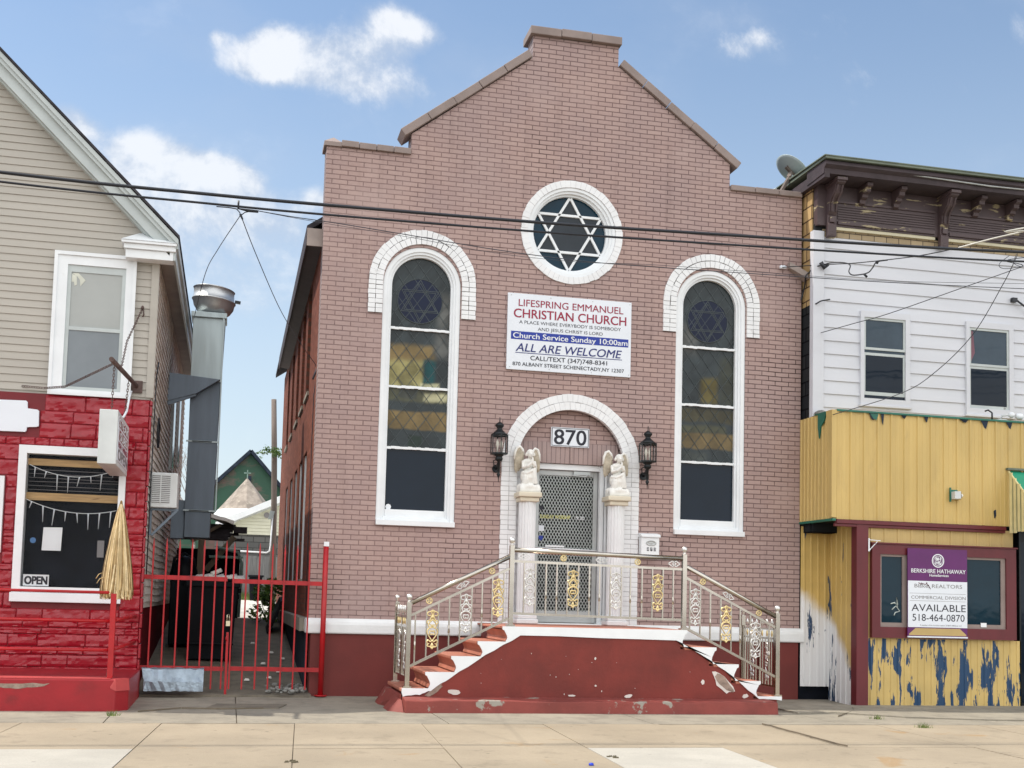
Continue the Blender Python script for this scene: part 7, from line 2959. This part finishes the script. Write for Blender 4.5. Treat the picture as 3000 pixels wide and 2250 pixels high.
def wires():
    def sag(name, pts, r, mat, lab, grp=None, cat='cable', n=6):
        mb = MB()
        mb.tube(smooth_path([Vector(p) for p in pts]), r, n)
        return tag(mb.build(name, mat), lab, cat, grp)
    # street lines on their poles: long spans running on both sides beyond the picture
    Y = -4.0
    A = [(-14, Y, 5.62), (-8, Y, 5.36), (-3.31, Y, 5.23), (-1.43, Y, 5.215), (-.1, Y, 5.225), (2.04, Y, 5.262), (4.0, Y, 5.325), (5.99, Y, 5.395), (7.74, Y, 5.475), (12, Y, 5.72), (20, Y, 6.3)]
    B = [(-14, Y + .05, 5.55), (-8, Y + .05, 5.29), (-3.31, Y + .05, 5.155), (-1.42, Y + .05, 5.138), (-.09, Y + .05, 5.142), (2.04, Y + .05, 5.178), (4.0, Y + .05, 5.235), (5.99, Y + .05, 5.305), (7.74, Y + .05, 5.38), (12, Y + .05, 5.62), (20, Y + .05, 6.2)]
    g = 'thick street cables'
    sag('overhead_cable', A, .0165, 'cable', 'upper thick black cable strung across the whole street front', g, n=10)
    sag('overhead_cable', B, .0115, 'cable', 'lower black cable strung just under the thickest one', g, n=10)
    th = [at(745, 616, -3.9), at(850, 634, -3.9), at(1000, 656, -3.9), at(1200, 689, -3.9), at(1450, 731, -3.9), at(1700, 764, -3.9), at(1900, 781, -3.9), at(2300, 808, -3.9), at(2600, 827, -3.9), at(3000, 846, -3.9), at(3300, 858, -3.9), Vector((16, -4, 5.6))]
    sag('service_wire', th, .0045, 'wire', 'thin wire leading right from the splice across the arches', 'thin service wires')
    th2 = [at(745, 616, -3.92), at(870, 640, -3.92), at(1000, 662, -3.92), at(1200, 695, -3.92), at(1450, 741, -3.92), at(1700, 768, -3.92), at(1900, 775, -3.92), at(2300, 803, -3.92), at(2600, 823, -3.92), at(3000, 831, -3.92), at(3300, 838, -3.92), Vector((16, -4.02, 5.75))]
    sag('service_wire', th2, .0025, 'wire', 'finest wire running just beside the thin wire over the arches', 'thin service wires')
    # splice cluster
    mb = MB()
    mb.tube([at(634, 605, -3.95), at(670, 608, -3.95), at(693, 612, -3.95), at(702, 622, -3.95), at(708, 640, -3.95)], .0055, 6)
    mb.tube([at(699, 588, -3.95), at(698, 612, -3.95)], .011, 6)
    mb.tube([at(697, 611, -3.95), at(728, 617, -3.95), at(757, 620, -3.95)], [.006, .016, .014], 8)
    mb.tube([at(735, 619, -3.95), at(718, 622, -3.95), at(707, 630, -3.95)], .005, 6)
    mb.tube([at(704, 628, -3.95), at(711, 643, -3.95)], [.013, .008], 8)
    tag(mb.build('cable_splice', 'cable'), 'black splice and clamps on the lower cable above the exhaust fan', 'splice')
    sag('drop_wire', [at(705, 630, -3.95), at(640, 728, -2.9), at(602, 800, -1.4), at(570, 925, .6)], .0045, 'wire', 'drop wire running down left from the splice to the house eave', 'drop wires from the splice')
    sag('drop_wire', [at(706, 632, -3.95), at(750, 745, -2.8), at(820, 905, -1.2), at(880, 1005, .2), at(926, 1070, .55)], .005, 'wire', 'drop wire running down right from the splice to the church side wall', 'drop wires from the splice')
    q = at(930, 1072, .5)
    mb = MB()
    mb.tube([Vector((-.01, .5, q.z)), q, q + Vector((-.02, -.04, -.08)), q + Vector((-.06, -.06, -.2))], [.012, .012, .014, .012], 6)
    mb.tube([q + Vector((.0, 0, -.02)), Vector((-.012, .55, q.z - .4)), Vector((-.012, .65, 2.6)), Vector((-.012, .5, 1.1))], .006, 5)
    tag(mb.build('wall_insulator', 'wire'), 'insulator hook and hanging wire on the church side wall', 'insulator')
    # right side services
    z = [Vector((16, -4.4, 7.6)), at(3100, 652, -3.6), at(3000, 678, -3.5), at(2905, 700, -3.2), at(2808, 726, -2.8), at(2700, 748, -2.2), at(2600, 761, -1.6), at(2500, 771, -.9), at(2420, 775, -.4), at(2292, 783, -.12)]
    sag('service_cable', z[:5], .010, 'palewire', 'pale stout service cable crossing the brown cornice at the right edge', 'service cables on the right')
    sag('service_cable', z[4:], .007, 'cable', 'black service cable running to the bracket at the church corner', 'service cables on the right')
    mb = MB()
    lp = [at(2600, 762, -1.6), at(2568, 768, -1.3), at(2556, 785, -1.25), at(2540, 800, -1.2), at(2500, 806, -1.0), at(2487, 796, -.95), at(2491, 778, -.9), at(2475, 770, -.7), at(2440, 769, -.5), at(2410, 776, -.4), at(2385, 785, -.3), at(2360, 808, -.2)]
    mb.tube(smooth_path(lp), .009, 6)
    mb.tube([at(2405, 768, -.4), at(2415, 785, -.4), at(2425, 775, -.4)], .03, 6)
    mb.tube([at(2532, 803, -1.2), at(2540, 812, -1.2)], .016, 6)
    mb.tube([at(2566, 768, -1.3), at(2572, 770, -1.3)], .02, 6)
    tag(mb.build('cable_loop', 'cable'), 'drooping black cable loop with taped joints before the white clapboards', 'cable')
    sag('service_wire', [Vector((16, -4.3, 6.6)), at(3100, 745, -3.4), at(2990, 783, -3.2), at(2800, 850, -2.6), at(2600, 920, -1.7), at(2500, 948, -1.0), at(2405, 975, -.36)], .0055, 'wire', 'black wire slanting down to the white corner trim', 'service wires on the right')
    sag('service_wire', [at(2978, 752, -3.5), at(2940, 830, -3.2), at(2850, 980, -2.5), at(2740, 1090, -1.9), at(2640, 1152, -1.5), at(2440, 1215, -1.0)], .0055, 'wire', 'black wire falling steeply across the white clapboards to the mustard fascia corner', 'service wires on the right')
    mb = MB()
    mb.tube(smooth_path([at(2957, 749, -3.5), at(2930, 770, -3.5), at(2930, 783, -3.5), at(2950, 787, -3.5), at(2985, 782, -3.5), at(3010, 778, -3.5)]), .004, 5)
    mb.tube(smooth_path([at(2978, 745, -3.5), at(2970, 765, -3.5), at(2975, 775, -3.5), at(2990, 781, -3.5)]), .004, 5)
    tag(mb.build('wire_loop', 'wire'), 'small loose wire loop hanging from the street cables at the far right', 'wire')
    mb = MB()
    a = at(2970, 880, -.33)
    mb.box(a.x - .05, a.x + .03, a.y - .05, a.y + .01, a.z - .03, a.z + .03)
    mb.tube([a + Vector((.02, -.03, 0)), a + Vector((.15, -.06, -.1)), a + Vector((.35, -.1, -.22))], .014, 6)
    tag(mb.build('wall_spike', 'cable'), 'black cable anchor on the white clapboards at the right edge', 'anchor')
    mb = MB()
    b = at(2360, 810, -.2)
    mb.tube(smooth_path([b, at(2358, 835, -.1), at(2352, 860, -.05), at(2347, 880, -.05)]), .012, 6)
    mb.tube(smooth_path([at(2376, 886, -.2), at(2390, 890, -.35), at(2405, 882, -.4), at(2432, 877, -.45)]), [.01] * 31, 6)
    tag(mb.build('loose_cable', 'cable'), 'loose black cable ends at the dark wall beside the church', 'cable')


wires()


# ------------------------------------------------------------------ small things on the ground
def litter():
    rnd = random.Random(17)

    def on(px, py):
        d = ray(px, py)
        return CAM + d * ((0.0 - CAM.z) / d.z)
    p = on(1732, 2243)
    mb = MB()
    mb.lathe([(.02, 0), (.022, .012), (.015, .02), (.002, .022)], (p.x, p.y, 0.001), 12)
    tag(mb.build('bottle_cap', 'bluecap'), 'blue plastic bottle cap on the tan pavement beside the white slab', 'bottle cap')
    spots = [(853, 2232, 'dark scrap of leaf litter on the pavement left of centre'), (1797, 2220, 'dark twig lying on the right white slab')]
    for (a, b, lab) in spots:
        p = on(a, b)
        mb = MB()
        for k in range(5):
            q = p + Vector((rnd.uniform(-.04, .04), rnd.uniform(-.06, .06), 0))
            mb.hexa([q + Vector((-.02, -.015, .0)), q + Vector((.02, -.01, .0)), q + Vector((.015, .015, .0)), q + Vector((-.01, .015, 0)), q + Vector((-.01, -.01, .012)), q + Vector((.012, -.008, .015)), q + Vector((.01, .01, .01)), q + Vector((-.01, .01, .012))])
        o = mb.build('leaf_scrap', 'bark' if False else 'soil')
        tag(o, lab, 'litter')
    for (a, b, n, lab) in ((327, 2097, 50, 'grass tuft at the foot of the red step'), (2570, 2107, 45, 'grass tuft in the pavement crack before the maroon post'), (2708, 2132, 70, 'dry grass tuft on the pavement before the mustard boards')):
        p = on(a, b)
        mb = MB()
        for k in range(n):
            x, y = p.x + rnd.gauss(0, .035), p.y + rnd.gauss(0, .03)
            h = rnd.uniform(.02, .07)
            mb.f([(x - .004, y, 0), (x + .004, y, 0), (x + rnd.uniform(-.04, .04), y + rnd.uniform(-.03, .03), h)])
        tag(mb.build('weed_tuft', 'grass', normals=False), lab, 'weed', 'weeds in the pavement')
    mb = MB()
    for k in range(60):
        x, y = rnd.uniform(-.55, -.02), rnd.uniform(-.3, .5)
        s = rnd.uniform(.015, .05)
        mb.ell((x, y, .06 + .06 * rnd.random()), (s, s * .8, s * .6), n=6, m=4)
    tag(mb.build('rubble', 'rubble'), kind='stuff')
    mb = MB()
    for (x, y) in ((-.45, .9), (-.3, 1.4), (-.5, 2.1), (-.2, 2.6), (-.75, .7), (-.62, 4.2), (-.35, 3.2)):
        z = .06 + .1 * y + .02
        mb.hexa([(x - .04, y - .03, z), (x + .03, y - .04, z), (x + .04, y + .03, z), (x - .03, y + .03, z), (x - .03, y - .02, z + .02), (x + .02, y - .03, z + .03), (x + .03, y + .02, z + .02), (x - .02, y + .02, z + .03)])
    tag(mb.build('litter', 'litter'), kind='stuff')
    # cracks in the pavement as shallow filled joints
    mb = MB()
    for path in ([(4.87, -3.3), (4.85, -3.9), (4.83, -4.5), (4.80, -5.25)], [(6.3, -2.4), (6.9, -1.7), (7.1, -1.3), (7.8, -1.4)], [(-1.95, -2.2), (-1.5, -1.78), (-1.1, -1.86), (-.6, -1.75)]):
        for a, b in zip(path, path[1:]):
            n = 6
            pts = [Vector((lerp(a[0], b[0], k / n) + rnd.uniform(-.015, .015), lerp(a[1], b[1], k / n), .0)) for k in range(n + 1)]
            for p, q in zip(pts, pts[1:]):
                w = rnd.uniform(.0015, .0035)
                mb.hexa([p + Vector((-w, 0, .004)), p + Vector((w, 0, .004)), q + Vector((w, 0, .004)), q + Vector((-w, 0, .004)), p + Vector((-w, 0, .0205)), p + Vector((w, 0, .0205)), q + Vector((w, 0, .0205)), q + Vector((-w, 0, .0205))])
    tag(mb.build('pavement_cracks', 'groove'), kind='structure')


litter()
